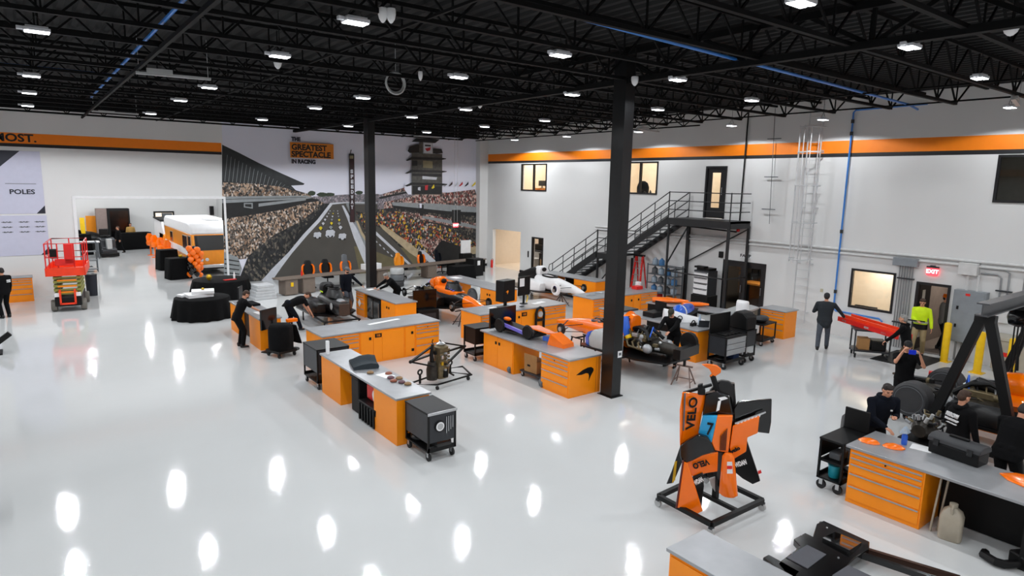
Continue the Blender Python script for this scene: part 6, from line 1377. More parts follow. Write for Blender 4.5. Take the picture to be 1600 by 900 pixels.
for x in (1.6,0.2): 
    b = MB(); b.bar((x,-0.3,0.47),(x,0.3,0.47),0.05,0.04)
    for s in (-1,1): b.bar((x-0.2,0.25*s,0.47),(x-0.25,0.32*s,0),0.035); b.bar((x+0.2,0.25*s,0.47),(x+0.25,0.32*s,0),0.035); b.bar((x-0.25,0.25*s,0.46),(x+0.25,0.25*s,0.46),0.03)
    b.build('trestle', M_black, c)
# white/blue side cover and blue headrest pieces on that car
b = MB(); b.loft([[(x, 0.5+w*u, 0.5+0.05+h*v) for u, v in ((0,0),(1,0),(1.1,0.6),(0.8,1),(0,1))] for x, w, h in ((0.55,0.3,0.35),(0.3,0.42,0.5),(-0.5,0.35,0.45))]); b.build('side_cover', M_lgrey, c)
b = MB(); b.loft([[(x, 0.48+w*u, 0.5+0.05+h*v) for u, v in ((0,0),(1,0),(1.1,0.6),(0.8,1),(0,1))] for x, w, h in ((0.7,0.28,0.33),(0.5,0.36,0.42))]); b.build('blue_cover_edge', M_blue, c)
b = MB(); b.prism([(-0.95,0.48),(0.7,0.55),(0.9,0.75),(0.7,0.95),(-0.9,0.95)],0.5,0.54); b.build('black_undertray', M_carbon, c)
b = MB(); b.loft([[(-0.25-0.2*k, 0.22*math.cos(a), 0.5+0.95-0.25*k+0.14*math.sin(a)) for a in [i*PI/6 for i in range(12)]] for k in (0,0.4,0.8,1.2)]); b.build('headrest', M_orange_car, c)
b = MB(); b.tube([(-0.3,0.25,1.45),(-0.4,0.32,1.2),(-0.45,0.33,0.95)],[0.1,0.12,0.07],10); b.build('blue_shoulder', M_blue, c)
b = MB(); b.tube([(-0.5,0.34,0.98),(-0.55,0.34,0.9)],0.09,10); b.build('yellow_patch', M_yellow, c)
text('lettering', '5', 0.2, M_navy, c, frame((-0.42,0.225,1.42),(-1,0,0),(0,0.1,1)))
for x, r, z in ((1.0,0.1,1.1),(0.75,0.09,1.1)):
    for s in (-1,1): b = MB(); b.torus((x,0.1*s,z),r,0.03,'z',16,6); b.build('pedal_coil', M_dgrey, c)
b = MB(); b.lathe([(0.2,-0.02),(0.27,0),(0.26,0.1),(0.1,0.12),(0.03,0.1)],(-2.0,-0.45,1.0),20,axis='y'); b.build('rear_hub_drum', M_black, c)
b = MB(); b.bar((-2.15,-0.5,0.85),(-2.3,0.5,0.85),0.2,0.26); b.build('rear_crash_box', M_carbon, c)
t = thing('sawhorse', 'brown steel sawhorse stand at the rear of the car with exposed engine', 'stand', (13.35,10.15,0), 0.35)
for s in (-1,1):
    b = MB(); b.bar((0.0,0.12*s,0.5),(0.22,0.25*s,0),0.025); b.bar((0.0,0.12*s,0.5),(-0.22,0.25*s,0),0.025); b.bar((0.17,0.22*s,0.12),(-0.17,0.22*s,0.12),0.018); b.build('leg_frame', mat('brown_steel','6b5750',0.5), t)
b = MB(); b.bar((0,-0.22,0.5),(0,0.22,0.5),0.04); b.build('cross_bar', mat('brown_steel','6b5750',0.5), t)
b = MB(); b.bar((0.18,-0.23,0.12),(0.18,0.23,0.12),0.018); b.build('lower_bar', mat('brown_steel','6b5750',0.5), t)
b = MB(); b.bar((0,0,0.5),(0,0,0.64),0.06,0.06); b.build('saddle', M_black, t)
c = racecar('open_wheel_race_car', 'race car on big black rear tyres beside the gantry, orange bodied', (14.9,3.3,0), -PI/2, 0.68, (M_orange_car, M_carbon), ('nose','hoop','pods','podacc','engine','susp','wheels'))
# extra gear stack over the rear of that car
t = thing('loose_tyre', 'loose dark tyre standing in front of the car under the gantry', 'tyre', (12.75,5.6,0), 0.5)
b = MB(); b.lathe([(0.2,-0.17),(0.3,-0.17),(0.34,-0.13),(0.35,0),(0.34,0.13),(0.3,0.17),(0.2,0.17)],(0,0,0.352),32,axis='y'); b.build('tyre', M_tyre, t); b = MB(); b.lathe([(0.03,-0.08),(0.2,-0.12),(0.2,0.15),(0.03,0.1)],(0,0,0.352),20,axis='y'); b.build('rim', M_dgrey, t)
t = thing('gearbox_trolley', 'dark gearbox on a black trolley between the man in navy and the toolbox', 'trolley', (13.05,4.4,0), -PI/2)
for x in (-0.28,0.28):
    for y in (-0.35,0.35): b = MB(); b.bar((x,y,0.1),(x,y,0.55),0.04); b.build('leg', M_black, t)
for x in (-0.28,0.28):
    for y in (-0.35,0.35): b = MB(); b.cyl((x,y-0.02,0.055),(x,y+0.02,0.055),0.055,n=12); b.build('caster', M_rubber, t)
b = MB(); b.box(-0.32,0.32,-0.4,0.4,0.53,0.58); b.build('deck', M_black, t); b = MB(); b.box(-0.3,0.3,-0.38,0.38,0.15,0.5); b.build('lower_box', M_black, t)
b = MB(); b.loft([[(w*math.cos(a), y, 0.78+w*math.sin(a)) for a in [k*PI/6 for k in range(12)]] for y, w in ((-0.36,0.12),(-0.2,0.19),(0.1,0.17),(0.36,0.1))]); b.build('gearbox_case', M_engine, t)
rr = random.Random(9)
for k in range(34):
    y = rr.uniform(-0.36,0.36); a = rr.uniform(0,PI); x = 0.2*math.cos(a); z = 0.78+0.2*math.sin(a); m = [M_black,M_bronze,M_alu,M_engine,M_steel,M_lgrey,M_dgrey][rr.randrange(7)]; b = MB()
    if k % 3 == 0: b.box(x-0.04,x+0.04,y-0.03,y+0.03,z-0.03,z+0.04); b.build('bracket', m, t, bevel=0.006)
    elif k % 3 == 1: b.cyl((x,y,z),(x+0.1*math.cos(a),y,z+0.1*math.sin(a)),0.03,n=10); b.build('fitting', m, t)
    else: b.tube([(x,y,z),(x*1.3,y+0.05,z+0.08),(x,y+0.15,z+0.03)],0.014,6); b.build('hose', m, t)
# orange front wing assembly lying on the centre bench
t = thing('front_wing', 'orange and black front wing assembly lying on the centre bench', 'front wing', (10.75,13.15,0.971), -PI/2+0.12)
b = MB(); b.loft([[(x, 0.28*k+0.0, 0.06+z) for k, z in ((-1,0.0),(-1,0.05),(0,0.12+hh),(1,0.05),(1,0.0))] for x, hh in ((-1.0,0.14),(-0.4,0.08),(0.2,0.02))]); b.build('wing_plane', M_carbon, t)
for x, s in ((-1.05,1),(0.05,1)):
    b = MB(); b.lathe([(0.03,-0.03),(0.17,-0.04),(0.2,0),(0.17,0.04),(0.03,0.03)],(x,-0.3,0.2),20,axis='y'); b.build('end_disc', M_black, t)
b = MB(); b.add([(-0.05,-0.3,0.36),(0.75,-0.26,0.3),(0.75,0.1,0.24),(-0.05,0.25,0.3),(-0.05,-0.3,0.33),(0.75,-0.26,0.27),(0.75,0.1,0.21),(-0.05,0.25,0.27)],[(0,1,2,3),(7,6,5,4),(0,4,5,1),(1,5,6,2),(2,6,7,3),(3,7,4,0)]); b.build('upper_flap', M_orange_car, t)
b = MB(); b.prism([(0.75,0.0),(0.85,0.3),(1.3,0.1),(1.32,0.0)],-0.28,0.12,'y'); b.build('end_plate', M_orange_car, t)
b = MB(); b.box(0.45,0.72,-0.15,0.1,0.03,0.16); b.build('blue_mount', M_blue, t, bevel=0.02)
b = MB(); b.bar((-0.95,-0.25,0.24),(0.0,-0.3,0.14),0.06,0.08); b.build('lower_flap', mat('violet_stripe','6a66c8',0.3), t)
b = MB(); b.ell((-1.0,-0.05,0.36),(0.14,0.08,0.06)); b.build('orange_tip', M_orange_car, t)

# ------------------------------------------------------------------ body panel rack on wheels (foreground)
RC = Vector((8.45, 5.75, 0)); HH = Vector((RC.x, RC.y, 0)).normalized(); D0 = Vector((RC.x, RC.y, 0)).length
def V(px, py, d=0.0):
    r = ray(px, py); k = (D0-d)/(r.x*HH.x+r.y*HH.y); return Vector((r.x*k, r.y*k, CAMH+r.z*k))
t = thing('bodywork_rack', 'wheeled black rack hung with orange, blue and black body panels', 'rack', tuple(RC))
def slab(b, pts, th, mi=0):
    f = [V(*p)-RC for p in pts]; k = HH*th
    n = len(f); vs = f+[p+k for p in f]
    b.add(vs, [tuple(range(n)), tuple(range(2*n-1,n-1,-1))]+[(i,n+i,n+(i+1)%n,(i+1)%n) for i in range(n)], mi)
def panel(name, pts, th, m, bevel=0.012):
    b = MB(); slab(b, pts, th); return b.build(name, m, t, bevel=bevel, smooth=30)
b = MB()
c4 = [(7.75,5.22),(9.05,5.2),(9.12,6.32),(7.78,6.25)]
for (x0,y0),(x1,y1) in zip(c4, c4[1:]+c4[:1]): b.bar((x0-RC.x,y0-RC.y,0.17),(x1-RC.x,y1-RC.y,0.17),0.07)
b.bar((8.42-RC.x,5.21-RC.y,0.17),(8.46-RC.x,6.28-RC.y,0.17),0.06); b.build('base_frame', M_black, t)
for x, y in c4:
    x -= RC.x; y -= RC.y; b = MB(); b.cyl((x-0.02,y,0.06),(x+0.02,y,0.06),0.06,n=16); w = b.build('caster', M_lgrey, t); b = MB(); b.box(x-0.035,x+0.035,y-0.03,y+0.03,0.1,0.14); b.build('fork', M_dgrey, w)
b = MB(); m0 = V(1118,770,0)-RC; b.bar((m0.x,m0.y,0.17),(m0.x,m0.y,1.75),0.08); q = V(1113,585,0)-RC; b.bar((m0.x,m0.y,1.7),tuple(q),0.06); b.build('mast', M_black, t)
panel('back_plate', [(1108,612,-0.08),(1122,596,-0.08),(1148,600,-0.08),(1150,650,-0.08),(1148,740,-0.05),(1105,745,-0.05)], 0.1, M_carbon)
panel('top_blade', [(1096,570,0.1),(1104,569,0.12),(1120,571,0.05),(1127,577,0.0),(1126,583,0.0),(1118,588,0.0),(1108,589,0.05),(1112,584,0.06),(1108,577,0.08)], 0.05, M_orange_car)
b = MB(); a0, a1 = V(1068,614,0.2)-RC, V(1112,601,0.05)-RC; b.bar(tuple(a0),tuple(a1),0.04); b.build('upper_rail', M_black, t)
panel('rail_clamp', [(1090,602,0.2),(1098,600,0.2),(1098,606,0.2),(1102,610,0.2),(1102,618,0.2),(1090,617,0.2)], 0.08, M_black)
# left side panel with the lettering
panel('left_panel', [(1066,613,0.32),(1070,614,0.33),(1104,617,0.12),(1096,652,0.14),(1091,680,0.16),(1063,698,0.34),(1066,672,0.35),(1064,640,0.34)], 0.05, M_orange_car)
b = MB(); slab(b, [(1069,615,0.345),(1071.5,615,0.345),(1069,673,0.355),(1066.5,673,0.355)], 0.02); b.build('louvre_strip', M_mgrey, t)
panel('left_wing_skin', [(1062,640,0.4),(1066,615,0.36),(1066,672,0.38),(1063,706,0.38),(1062,690,0.4)], 0.04, M_orange_car)
def rtext(s, a, bpt, h, m, d, sx=1.0, flip=False):
    """lettering running from pixel a to pixel b on the rack, letters h metres high"""
    A = V(*a, d)-RC; B = V(*bpt, d)-RC; x = (B-A).normalized(); n = (-HH); y = n.cross(x).normalized()
    if flip: pass
    o = text('lettering', s, h*1.4, m, t, frame((A+B)/2, x, y), extrude=0.003, bold=0.006)
    vs = [v.co.x for v in o.data.vertices]; o.data.transform(Matrix.Diagonal(((B-A).length/(max(vs)-min(vs)),1,1,1))); 
    if flip: o.data.transform(Matrix.Diagonal((-1,1,1,1)))
    return o
def on_panel(s, a, bpt, c, hgt, m, lift=0.006):
    """lettering on a slanted panel through three rack points (px,py,depth): a start, b end, c above the start"""
    A = V(*a)-RC; B = V(*bpt)-RC; Cc = V(*c)-RC; x = (B-A).normalized(); nrm = x.cross(Cc-A).normalized()
    if nrm.dot(-HH) < 0: nrm = -nrm
    y = nrm.cross(x)
    o = text('lettering', s, hgt*1.4, m, t, frame((A+B)/2+nrm*lift, x, y), extrude=0.002, bold=0.006)
    vs = [v.co.x for v in o.data.vertices]; o.data.transform(Matrix.Diagonal(((B-A).length/(max(vs)-min(vs)),1,1,1)))
    return o
on_panel('VELO', (1077,670,0.262), (1083,619,0.25), (1072,645,0.31), 0.15, M_black, 0.03)
# centre tub
panel('dark_shoulder', [(1102,616,0.16),(1120,612,0.2),(1140,620,0.18),(1146,650,0.16),(1146,660,0.16),(1097,652,0.2)], 0.14, M_black_gl, 0.02)
panel('headrest_pad', [(1118,600,-0.04),(1126,595,-0.02),(1140,597,-0.04),(1148,605,-0.06),(1151,640,-0.06),(1146,650,-0.02),(1140,622,0.0),(1120,612,0.0)], 0.12, M_carbon, 0.03)
b = MB(); slab(b, [(1122,627,0.215),(1127,625,0.215),(1124,641,0.215),(1119,643,0.215)], 0.01); b.build('white_label', M_paper, t)
b = MB(); slab(b, [(1122,622,0.22),(1133,620,0.2),(1137,623,0.2),(1127,626,0.22)], 0.02); b.build('white_edge', M_white, t)
panel('blue_panel', [(1098,650,0.25),(1121,650,0.3),(1112,692,0.32),(1108,690,0.31),(1091,677,0.24)], 0.06, M_sky)
panel('orange_centre', [(1121,650,0.3),(1145,650,0.22),(1138,707,0.24),(1128,706,0.28),(1117,704,0.31),(1112,692,0.32)], 0.08, M_orange_car)
on_panel('7', (1104,670,0.30), (1114,672,0.315), (1106,657,0.28), 0.19, M_black, 0.02)
for i in range(5): b = MB(); slab(b, [(1126+i*2.3,681-i*2.6,0.305-0.008*i),(1127.5+i*2.3,680-i*2.6,0.305-0.008*i),(1126+i*2.0,704,0.305-0.008*i),(1124.5+i*2.0,704,0.305-0.008*i)], 0.01); b.build('brown_stripe', mat('stripe_brown','5a2a10',0.4), t)
# lower black hood and mirrored panel
panel('black_hood', [(1062,698,0.45),(1072,690,0.48),(1092,679,0.4),(1106,684,0.36),(1112,694,0.36),(1118,706,0.34),(1098,712,0.42),(1082,720,0.48),(1066,726,0.5),(1062,712,0.48)], 0.1, M_black_gl, 0.02)
panel('mirrored_panel', [(1070,722,0.44),(1098,711,0.38),(1122,707,0.3),(1121,737,0.28),(1102,740,0.34),(1082,745,0.4)], 0.05, M_orange_car)
on_panel('VELO', (1107,720,0.36), (1082,728,0.42), (1107,730,0.36), 0.09, M_black, 0.02)
panel('dark_fin', [(1082,745,0.42),(1098,739,0.4),(1100,760,0.38),(1096,794,0.36),(1092,790,0.38),(1086,765,0.4)], 0.04, M_carbon)
on_panel('WDAN', (1085,755,0.432), (1098,748,0.412), (1084,750,0.432), 0.07, M_white, 0.012)
panel('left_fin', [(1068,722,0.55),(1075,725,0.55),(1098,799,0.5),(1090,803,0.52),(1078,798,0.54),(1068,794,0.56),(1058,794,0.58)], 0.04, M_orange_car)
panel('left_fin_edge', [(1066,720,0.57),(1069,721,0.57),(1058,795,0.6),(1055,795,0.6)], 0.05, mat('maroon','5a1512',0.4))
panel('far_left_fin', [(1062,700,0.3),(1066,722,0.3),(1052,755,0.3),(1041,757,0.25),(1050,735,0.28)], 0.04, M_carbon)
b = MB(); slab(b, [(1054,722,0.31),(1058,720,0.31),(1055,750,0.31),(1050,755,0.31)], 0.008); b.build('yellow_mark', M_gold, t)
# centre cone
b = MB(); A = V(1138,708,0.3)-RC; B = V(1138,775,0.3)-RC
b.loft([[(A+(B-A)*k+Vector((HH.y,-HH.x,0))*(r*math.cos(a))+HH*(0.6*r*math.sin(a))) for a in [i*PI/8 for i in range(16)]] for k, r in ((0,0.05),(0.08,0.09),(0.5,0.115),(0.95,0.14),(1.0,0.1))]); b.build('nose_cone', M_orange_car, t)
b = MB(); slab(b, [(1136,722,0.4),(1144,722,0.4),(1145,740,0.4),(1136,740,0.4)], 0.012); e = b.build('crest_patch', M_white, t)
b = MB(); slab(b, [(1136,728,0.405),(1144,728,0.405),(1144,733,0.405),(1136,733,0.405)], 0.012); b.build('red_band', M_red, t)
panel('mast_panel', [(1122,706,0.1),(1130,706,0.1),(1128,772,0.1),(1119,768,0.1)], 0.06, M_black_gl)
panel('cream_panel', [(1108,748,0.05),(1118,745,0.05),(1118,770,0.05),(1110,758,0.05)], 0.04, M_lgrey)
# right hand wing
panel('right_wing_top', [(1147,640,0.1),(1153,628,0.05),(1206,624,-0.1),(1205,660,-0.1),(1202,678,-0.1),(1186,676,-0.05),(1148,662,0.08)], 0.06, M_black_gl)
b = MB(); slab(b, [(1148,661,0.16),(1196,643,0.02),(1197,645,0.02),(1150,665,0.16)], 0.03); b.build('silver_edge', M_alu, t)
for i in range(7): b = MB(); slab(b, [(1152+i*5.6,662-i*2.1,0.17-0.016*i),(1155+i*5.6,661-i*2.1,0.165-0.016*i),(1154+i*5.6,664-i*2.1,0.165-0.016*i),(1151+i*5.6,665-i*2.1,0.17-0.016*i)], 0.02); b.build('white_tab', M_white, t)
panel('right_wing_orange', [(1145,666,0.2),(1187,650,0.08),(1184,677,0.07),(1168,684,0.12),(1166,706,0.12),(1146,718,0.18),(1140,700,0.2)], 0.05, M_orange_car)
on_panel('velo', (1141,706,0.215), (1156,699,0.185), (1141,700,0.215), 0.055, M_black, 0.012)
panel('right_fin', [(1146,717,0.16),(1167,688,0.1),(1186,745,0.02),(1188,752,0.02),(1176,757,0.02),(1160,748,0.08),(1148,738,0.14)], 0.05, M_carbon)
on_panel('WDAN', (1148,727,0.172), (1166,721,0.115), (1148,721,0.172), 0.075, M_white, 0.012)
b = MB(); slab(b, [(1184,737,0.05),(1189,735,0.05),(1190,739,0.05),(1185,741,0.05)], 0.03); b.build('red_catch', M_red, t)

# ------------------------------------------------------------------ engine on its stand
t = thing('engine_stand', 'bronze engine standing upright on a black tube trolley', 'engine', (8.1,13.75,0), 0.15)
for p in ([(-0.85,0.1,0.13),(-0.35,-0.42,0.13),(0.85,-0.35,0.13),(0.5,0.35,0.13)],):
    b = MB(); b.tube([Vector(q) for q in p],0.025,8,closed=True); b.build('base_frame', M_black, t)
b = MB(); b.tube([(0.45,-0.1,0.14),(0.6,0.5,0.14),(1.15,0.35,0.14),(0.85,-0.3,0.14)],0.025,8); b.build('rear_frame', M_black, t)
for x, y in ((-0.35,-0.42),(0.75,-0.33),(-0.7,0.08),(0.5,0.34)):
    b = MB(); b.cyl((x-0.02,y,0.05),(x+0.02,y,0.05),0.05,n=12); b.build('caster', M_rubber, t)
for x, y in ((-0.6,-0.05),(0.5,0.1)):
    b = MB(); b.tube([(x,y,0.13),(x,y,0.36)],0.03,8); b.torus((x,y,0.42),0.06,0.022,'y',16,6); b.build('ring_post', M_black, t)
b = MB(); b.loft([[(0.1+w*math.copysign(abs(math.cos(a))**0.5,math.cos(a)), d*math.copysign(abs(math.sin(a))**0.5,math.sin(a)), z) for a in [k*PI/6 for k in range(12)]] for z,w,d in ((0.14,0.17,0.16),(0.4,0.2,0.18),(0.55,0.14,0.15),(0.75,0.15,0.15),(0.95,0.17,0.16),(1.0,0.1,0.1))]); b.build('engine_block', M_bronze, t)
b = MB(); b.loft([[(-0.18+w*math.cos(a), d*math.sin(a), z) for a in [k*PI/6 for k in range(12)]] for z,w,d in ((0.14,0.14,0.14),(0.4,0.15,0.15),(0.6,0.1,0.12))]); b.build('side_housing', M_engine, t)
for k in range(4): b = MB(); b.box(-0.06,0.26,-0.17,-0.14,0.58+k*0.09,0.63+k*0.09); b.build('cooling_fin', M_bronze, t)
b = MB(); b.box(0.05,0.18,-0.2,-0.15,0.18,0.4); b.build('dark_port', M_black, t)
b = MB(); b.lathe([(0.1,1.0),(0.12,1.02),(0.06,1.06),(0.02,1.07)],(0.1,0,0)); b.build('cap', M_alu, t)
rr = random.Random(21)
for k in range(30):
    a = rr.uniform(0,2*PI); z = rr.uniform(0.2,0.98); x, y = 0.08+0.19*math.cos(a), 0.17*math.sin(a); m = [M_black,M_bronze,M_alu,M_engine,M_steel,M_gold][rr.randrange(6)]; b = MB()
    if k % 3 == 0: b.box(x-0.03,x+0.03,y-0.03,y+0.03,z-0.04,z+0.05); b.build('bracket', m, t, bevel=0.006)
    elif k % 3 == 1: b.cyl((x,y,z),(x+0.07*math.cos(a),y+0.07*math.sin(a),z+0.02),0.03,n=10); b.build('fitting', m, t)
    else: b.tube([(x,y,z),(x+0.05*math.cos(a),y+0.05*math.sin(a),z+0.08),(x*0.9,y*0.9+0.05,z+0.15)],0.013,6); b.build('hose', m, t)
b = MB(); b.tube([(-0.18,0.0,0.55),(-0.2,0,0.8),(-0.17,0,1.05)],[0.06,0.05,0.03],8); b.build('pump', M_black, t)
for tip, roots in (((-0.85,0.0,0.72),((-0.1,0.05,1.0),(-0.1,0.12,0.75),(-0.2,-0.1,0.5))),((0.95,0.05,0.8),((0.25,0.1,1.0),(0.25,-0.05,0.8),(0.25,0.0,0.42)))):
    for i, r in enumerate(roots):
        b = MB(); b.bar(tip,r,0.06,0.035); b.build('support_arm', M_black, t)
    b = MB(); b.ell(tip,0.045); b.build('arm_joint', M_black, t)

# ------------------------------------------------------------------ gantry crane at the right
M_ibeam = mat('gantry_beam', '4a4b4e', 0.4, metal=0.3)
t = thing('gantry_crane', 'black A-frame gantry crane with a grey I-beam at the right', 'gantry crane', (13.8,3.94,0))
for dx in (0.0, 3.65):
    for s in (-1,1):
        b = MB(); b.bar((dx,0.05*s,2.88),(dx,0.82*s,0.12),0.14,0.16); b.build('leg', M_black, t)
        b = MB(); b.cyl((dx-0.03,0.82*s,0.06),(dx+0.03,0.82*s,0.06),0.06,n=14); b.build('caster', M_rubber, t)
    b = MB(); b.box(dx-0.08,dx+0.08,-0.16,0.16,2.78,2.9); b.build('head_plate', M_black, t)
    b = MB(); b.bar((dx,-0.75,0.35),(dx,0.75,0.35),0.07); b.build('tie_bar', M_black, t)
b = MB(); b.box(-0.25,3.95,-0.1,0.1,2.9,2.925); b.box(-0.25,3.95,-0.1,0.1,3.115,3.14); b.box(-0.25,3.95,-0.012,0.012,2.925,3.115); b.build('i_beam', M_ibeam, t)
t = thing('chain_hoist', 'black chain hoist hanging from the gantry beam at the right edge', 'hoist', (15.75,3.94,0.16))
b = MB(); b.box(-0.12,0.12,-0.09,0.09,2.64,2.74); b.build('trolley', M_black, t)
b = MB(); b.lathe([(0.05,-0.2),(0.17,-0.15),(0.2,0),(0.17,0.15),(0.05,0.2)],(0,0,2.48),18,axis='y'); b.build('hoist_drum', M_black_gl, t)
b = MB(); b.cyl((-0.02,-0.21,2.48),(-0.02,-0.24,2.48),0.07,n=12); b.build('badge', M_lgrey, t)
for y in (-0.06,0.0,0.06): b = MB(); b.tube([(0.0,y,2.35),(0.02,y*0.8,1.5),(0.0,y,1.3)],0.014,6); b.build('chain', M_black, t)
b = MB(); b.tube([(0,0,1.4),(0,0,1.32),(0.06,0,1.25),(0.04,0,1.16),(-0.04,0,1.17)],0.025,8); b.build('hook', M_black, t)
t = thing('hose_bundle', 'hoses and black hook hanging behind the gantry', 'hoist', (16.3,3.94,0.2))
b = MB(); b.tube([(0.1,0,2.7),(0.15,0.05,1.9),(0.1,0.1,1.5),(0.2,0.1,1.2)],0.03,8); b.build('hose', M_black, t)
# bench N behind the gantry car and orange cabinets at the right edge
o, cabs, P = bench(16.15, 4.95, -PI/2, 0.95, [('drawers',1.5,'orange drawer cabinet seen between the gantry legs',0.85)], H=0.95, top_label='grey worktop seen between the gantry legs')
b = MB(); b.tube([(16.5,4.5,0.96),(16.7,4.6,0.97),(16.8,4.4,0.96),(16.6,4.25,0.97),(16.4,4.4,0.96)],0.02,6); tag(b.build('air_hose', M_dgrey), 'coiled dark hose on the worktop between the gantry legs', 'hose')
b = MB(); b.box(16.75,16.9,4.1,4.4,0.951,1.02); tag(b.build('red_tool', M_red, bevel=0.02), 'red hand tool on the worktop between the gantry legs', 'tool')
t = cabinet('drawers', 1.2, 0.8, 1.35, (18.2,3.6,0), -PI/2, 'tall orange drawer cabinet at the right edge behind the gantry', n=4)
b = MB(); b.box(17.8,18.6,3.0,4.2,1.351,1.38); tag(b.build('worktop', M_steel), 'steel top on the tall orange cabinet at the right edge', 'worktop')
# tool chest with raised orange lid
t = thing('open_tool_chest', 'black open tool chest with a leaning orange lid panel', 'tool chest', (16.3,5.65,0), -1.22)
b = MB(); b.box(-0.4,0.4,-0.3,0.3,0.0,0.85); b.build('chest_body', M_black, t, bevel=0.02)
b = MB(); b.box(-0.42,0.42,-0.32,0.32,0.85,0.9); b.build('tray_rim', M_black, t); b = MB(); b.box(-0.3,0.2,-0.25,0.2,0.9,0.93); b.build('tool_tray', M_lgrey, t); b = MB(); b.box(0.05,0.25,0.0,0.15,0.93,1.0); b.build('red_tool', M_red, t)
b = MB(); b.add([(0.42,-0.4,0.85),(0.46,-0.4,0.85),(0.66,-0.4,1.55),(0.62,-0.4,1.55),(0.42,0.4,0.85),(0.46,0.4,0.85),(0.66,0.4,1.55),(0.62,0.4,1.55)],[(0,1,2,3),(7,6,5,4),(0,4,5,1),(1,5,6,2),(2,6,7,3),(3,7,4,0)]); b.build('lid', M_black, t)
b = MB(); b.add([(0.55,-0.37,1.2),(0.63,-0.37,1.5),(0.63,0.37,1.5),(0.55,0.37,1.2),(0.53,-0.37,1.2),(0.61,-0.37,1.5),(0.61,0.37,1.5),(0.53,0.37,1.2)],[(0,1,2,3),(7,6,5,4),(0,4,5,1),(1,5,6,2),(2,6,7,3),(3,7,4,0)]); b.build('orange_panel', mat('burnt_orange','b5500c',0.4), t)

# ------------------------------------------------------------------ red ladder on a black cart by the right wall
t = thing('utility_cart', 'black utility cart carrying the red extension ladder', 'cart', (20.55,8.75,0), -0.95)
b = MB(); b.box(-0.5,0.5,-0.32,0.32,0.2,0.25); b.build('bottom_shelf', M_dgrey, t); b = MB(); b.box(-0.52,0.52,-0.34,0.34,0.84,0.9); b.build('top_shelf', M_dgrey, t, bevel=0.01)
for x in (-0.48,0.48):
    for y in (-0.3,0.3): b = MB(); b.box(x-0.02,x+0.02,y-0.02,y+0.02,0.12,0.85); b.build('post', M_dgrey, t)
casters(t, (-0.44,0.44), (-0.26,0.26), 0.055, fork=M_dgrey)
q = Matrix.Translation((20.55,8.75,0)) @ Matrix.Rotation(-0.95,4,'Z')
b = MB(); b.box(-0.35,-0.05,-0.2,0.15,0.251,0.6); b.xf(q); tag(b.build('cardboard_box', M_card, bevel=0.005), 'brown cardboard box on the lower shelf of the ladder cart', 'box')
b = MB(); b.box(0.0,0.4,-0.25,0.25,0.251,0.55); b.xf(q); tag(b.build('black_case', M_black, bevel=0.02), 'black case on the lower shelf of the ladder cart', 'case')
t = thing('extension_ladder', 'red extension ladder lying flat across the black cart', 'ladder', (20.42,8.72,0.905), -2.04)
for y in (-0.22,0.22): b = MB(); b.bar((-1.2,y,0.07),(1.35,y,0.07),0.05,0.14); b.build('side_rail', M_red, t)
for k in range(9): b = MB(); b.bar((-1.05+0.28*k,-0.22,0.06),(-1.05+0.28*k,0.22,0.06),0.04,0.03); b.build('rung', M_alu, t)
for y in (-0.17,0.17): b = MB(); b.bar((-1.1,y,0.19),(1.2,y,0.19),0.04,0.1); b.build('fly_rail', M_redor, t)
for x in (-0.9,0.1,0.8): b = MB(); b.box(x-0.1,x+0.1,-0.245,-0.24,0.03,0.09); b.build('white_label', M_white, t)

# ------------------------------------------------------------------ near right workbench
o, cabs, P = bench(10.47, 4.62, -PI/2+0.0, 1.05, [('drawers',1.12,'orange drawer cabinet of the nearest right bench')], top_label='grey worktop of the nearest right bench with the black toolbox')
bpy.data.objects.remove(o)
b = MB(); b.box(10.47,11.52,0.6,4.65,0.926,0.97); tag(b.build('worktop', M_steel, bevel=0.006), 'long grey worktop of the nearest right bench with the black toolbox', 'worktop')
t = thing('bench_leg_frame', 'black steel frame carrying the right end of the nearest bench', 'frame', (11.0,2.2,0))
for x in (-0.45,0.45):
    for y in (0.0,-1.3): b = MB(); b.box(x-0.04,x+0.04,y-0.04,y+0.04,0,0.926); b.build('leg', M_black, t)
b = MB(); b.bar((-0.45,0,0.85),(-0.45,-1.3,0.85),0.06,0.12); b.bar((0.45,0,0.85),(0.45,-1.3,0.85),0.06,0.12); b.bar((-0.45,0,0.3),(0.45,0,0.3),0.05); b.build('rail', M_black, t)
t = thing('black_motor_unit', 'black machine stored under the right end of the nearest bench', 'machine', (10.85,1.75,0))
b = MB(); b.lathe([(0.05,-0.5),(0.26,-0.48),(0.28,0),(0.26,0.4),(0.05,0.45)],(0.0,0,0.3),18,axis='y'); b.build('drum', M_black, t, smooth=60); b = MB(); b.box(-0.25,0.25,-0.4,0.35,0.0,0.12); b.build('skid', M_black, t); b = MB(); b.box(-0.1,0.1,-0.2,0.1,0.56,0.68); b.build('control_head', M_black_gl, t, bevel=0.02)
t = thing('pallet_fork', 'black fork arm on the floor at the lower right corner', 'fork', (10.55,2.3,0), -0.5)
b = MB(); b.tube([(-0.2,0.25,0.06),(-0.28,0.2,0.07),(-0.28,0.0,0.08),(-0.2,-0.05,0.07),(0.6,-0.1,0.08)],0.06,8); b.build('arm', M_black, t); b = MB(); b.box(0.0,0.7,-0.2,0.1,0.02,0.2); b.build('housing', M_black, t, bevel=0.03)
t = thing('plastic_jug_large', 'translucent beige plastic jug on the floor at the nearest bench', 'jug', (10.62,3.1,0), 0.2)
M_jug = mat('beige_plastic','a99f8e',0.4)
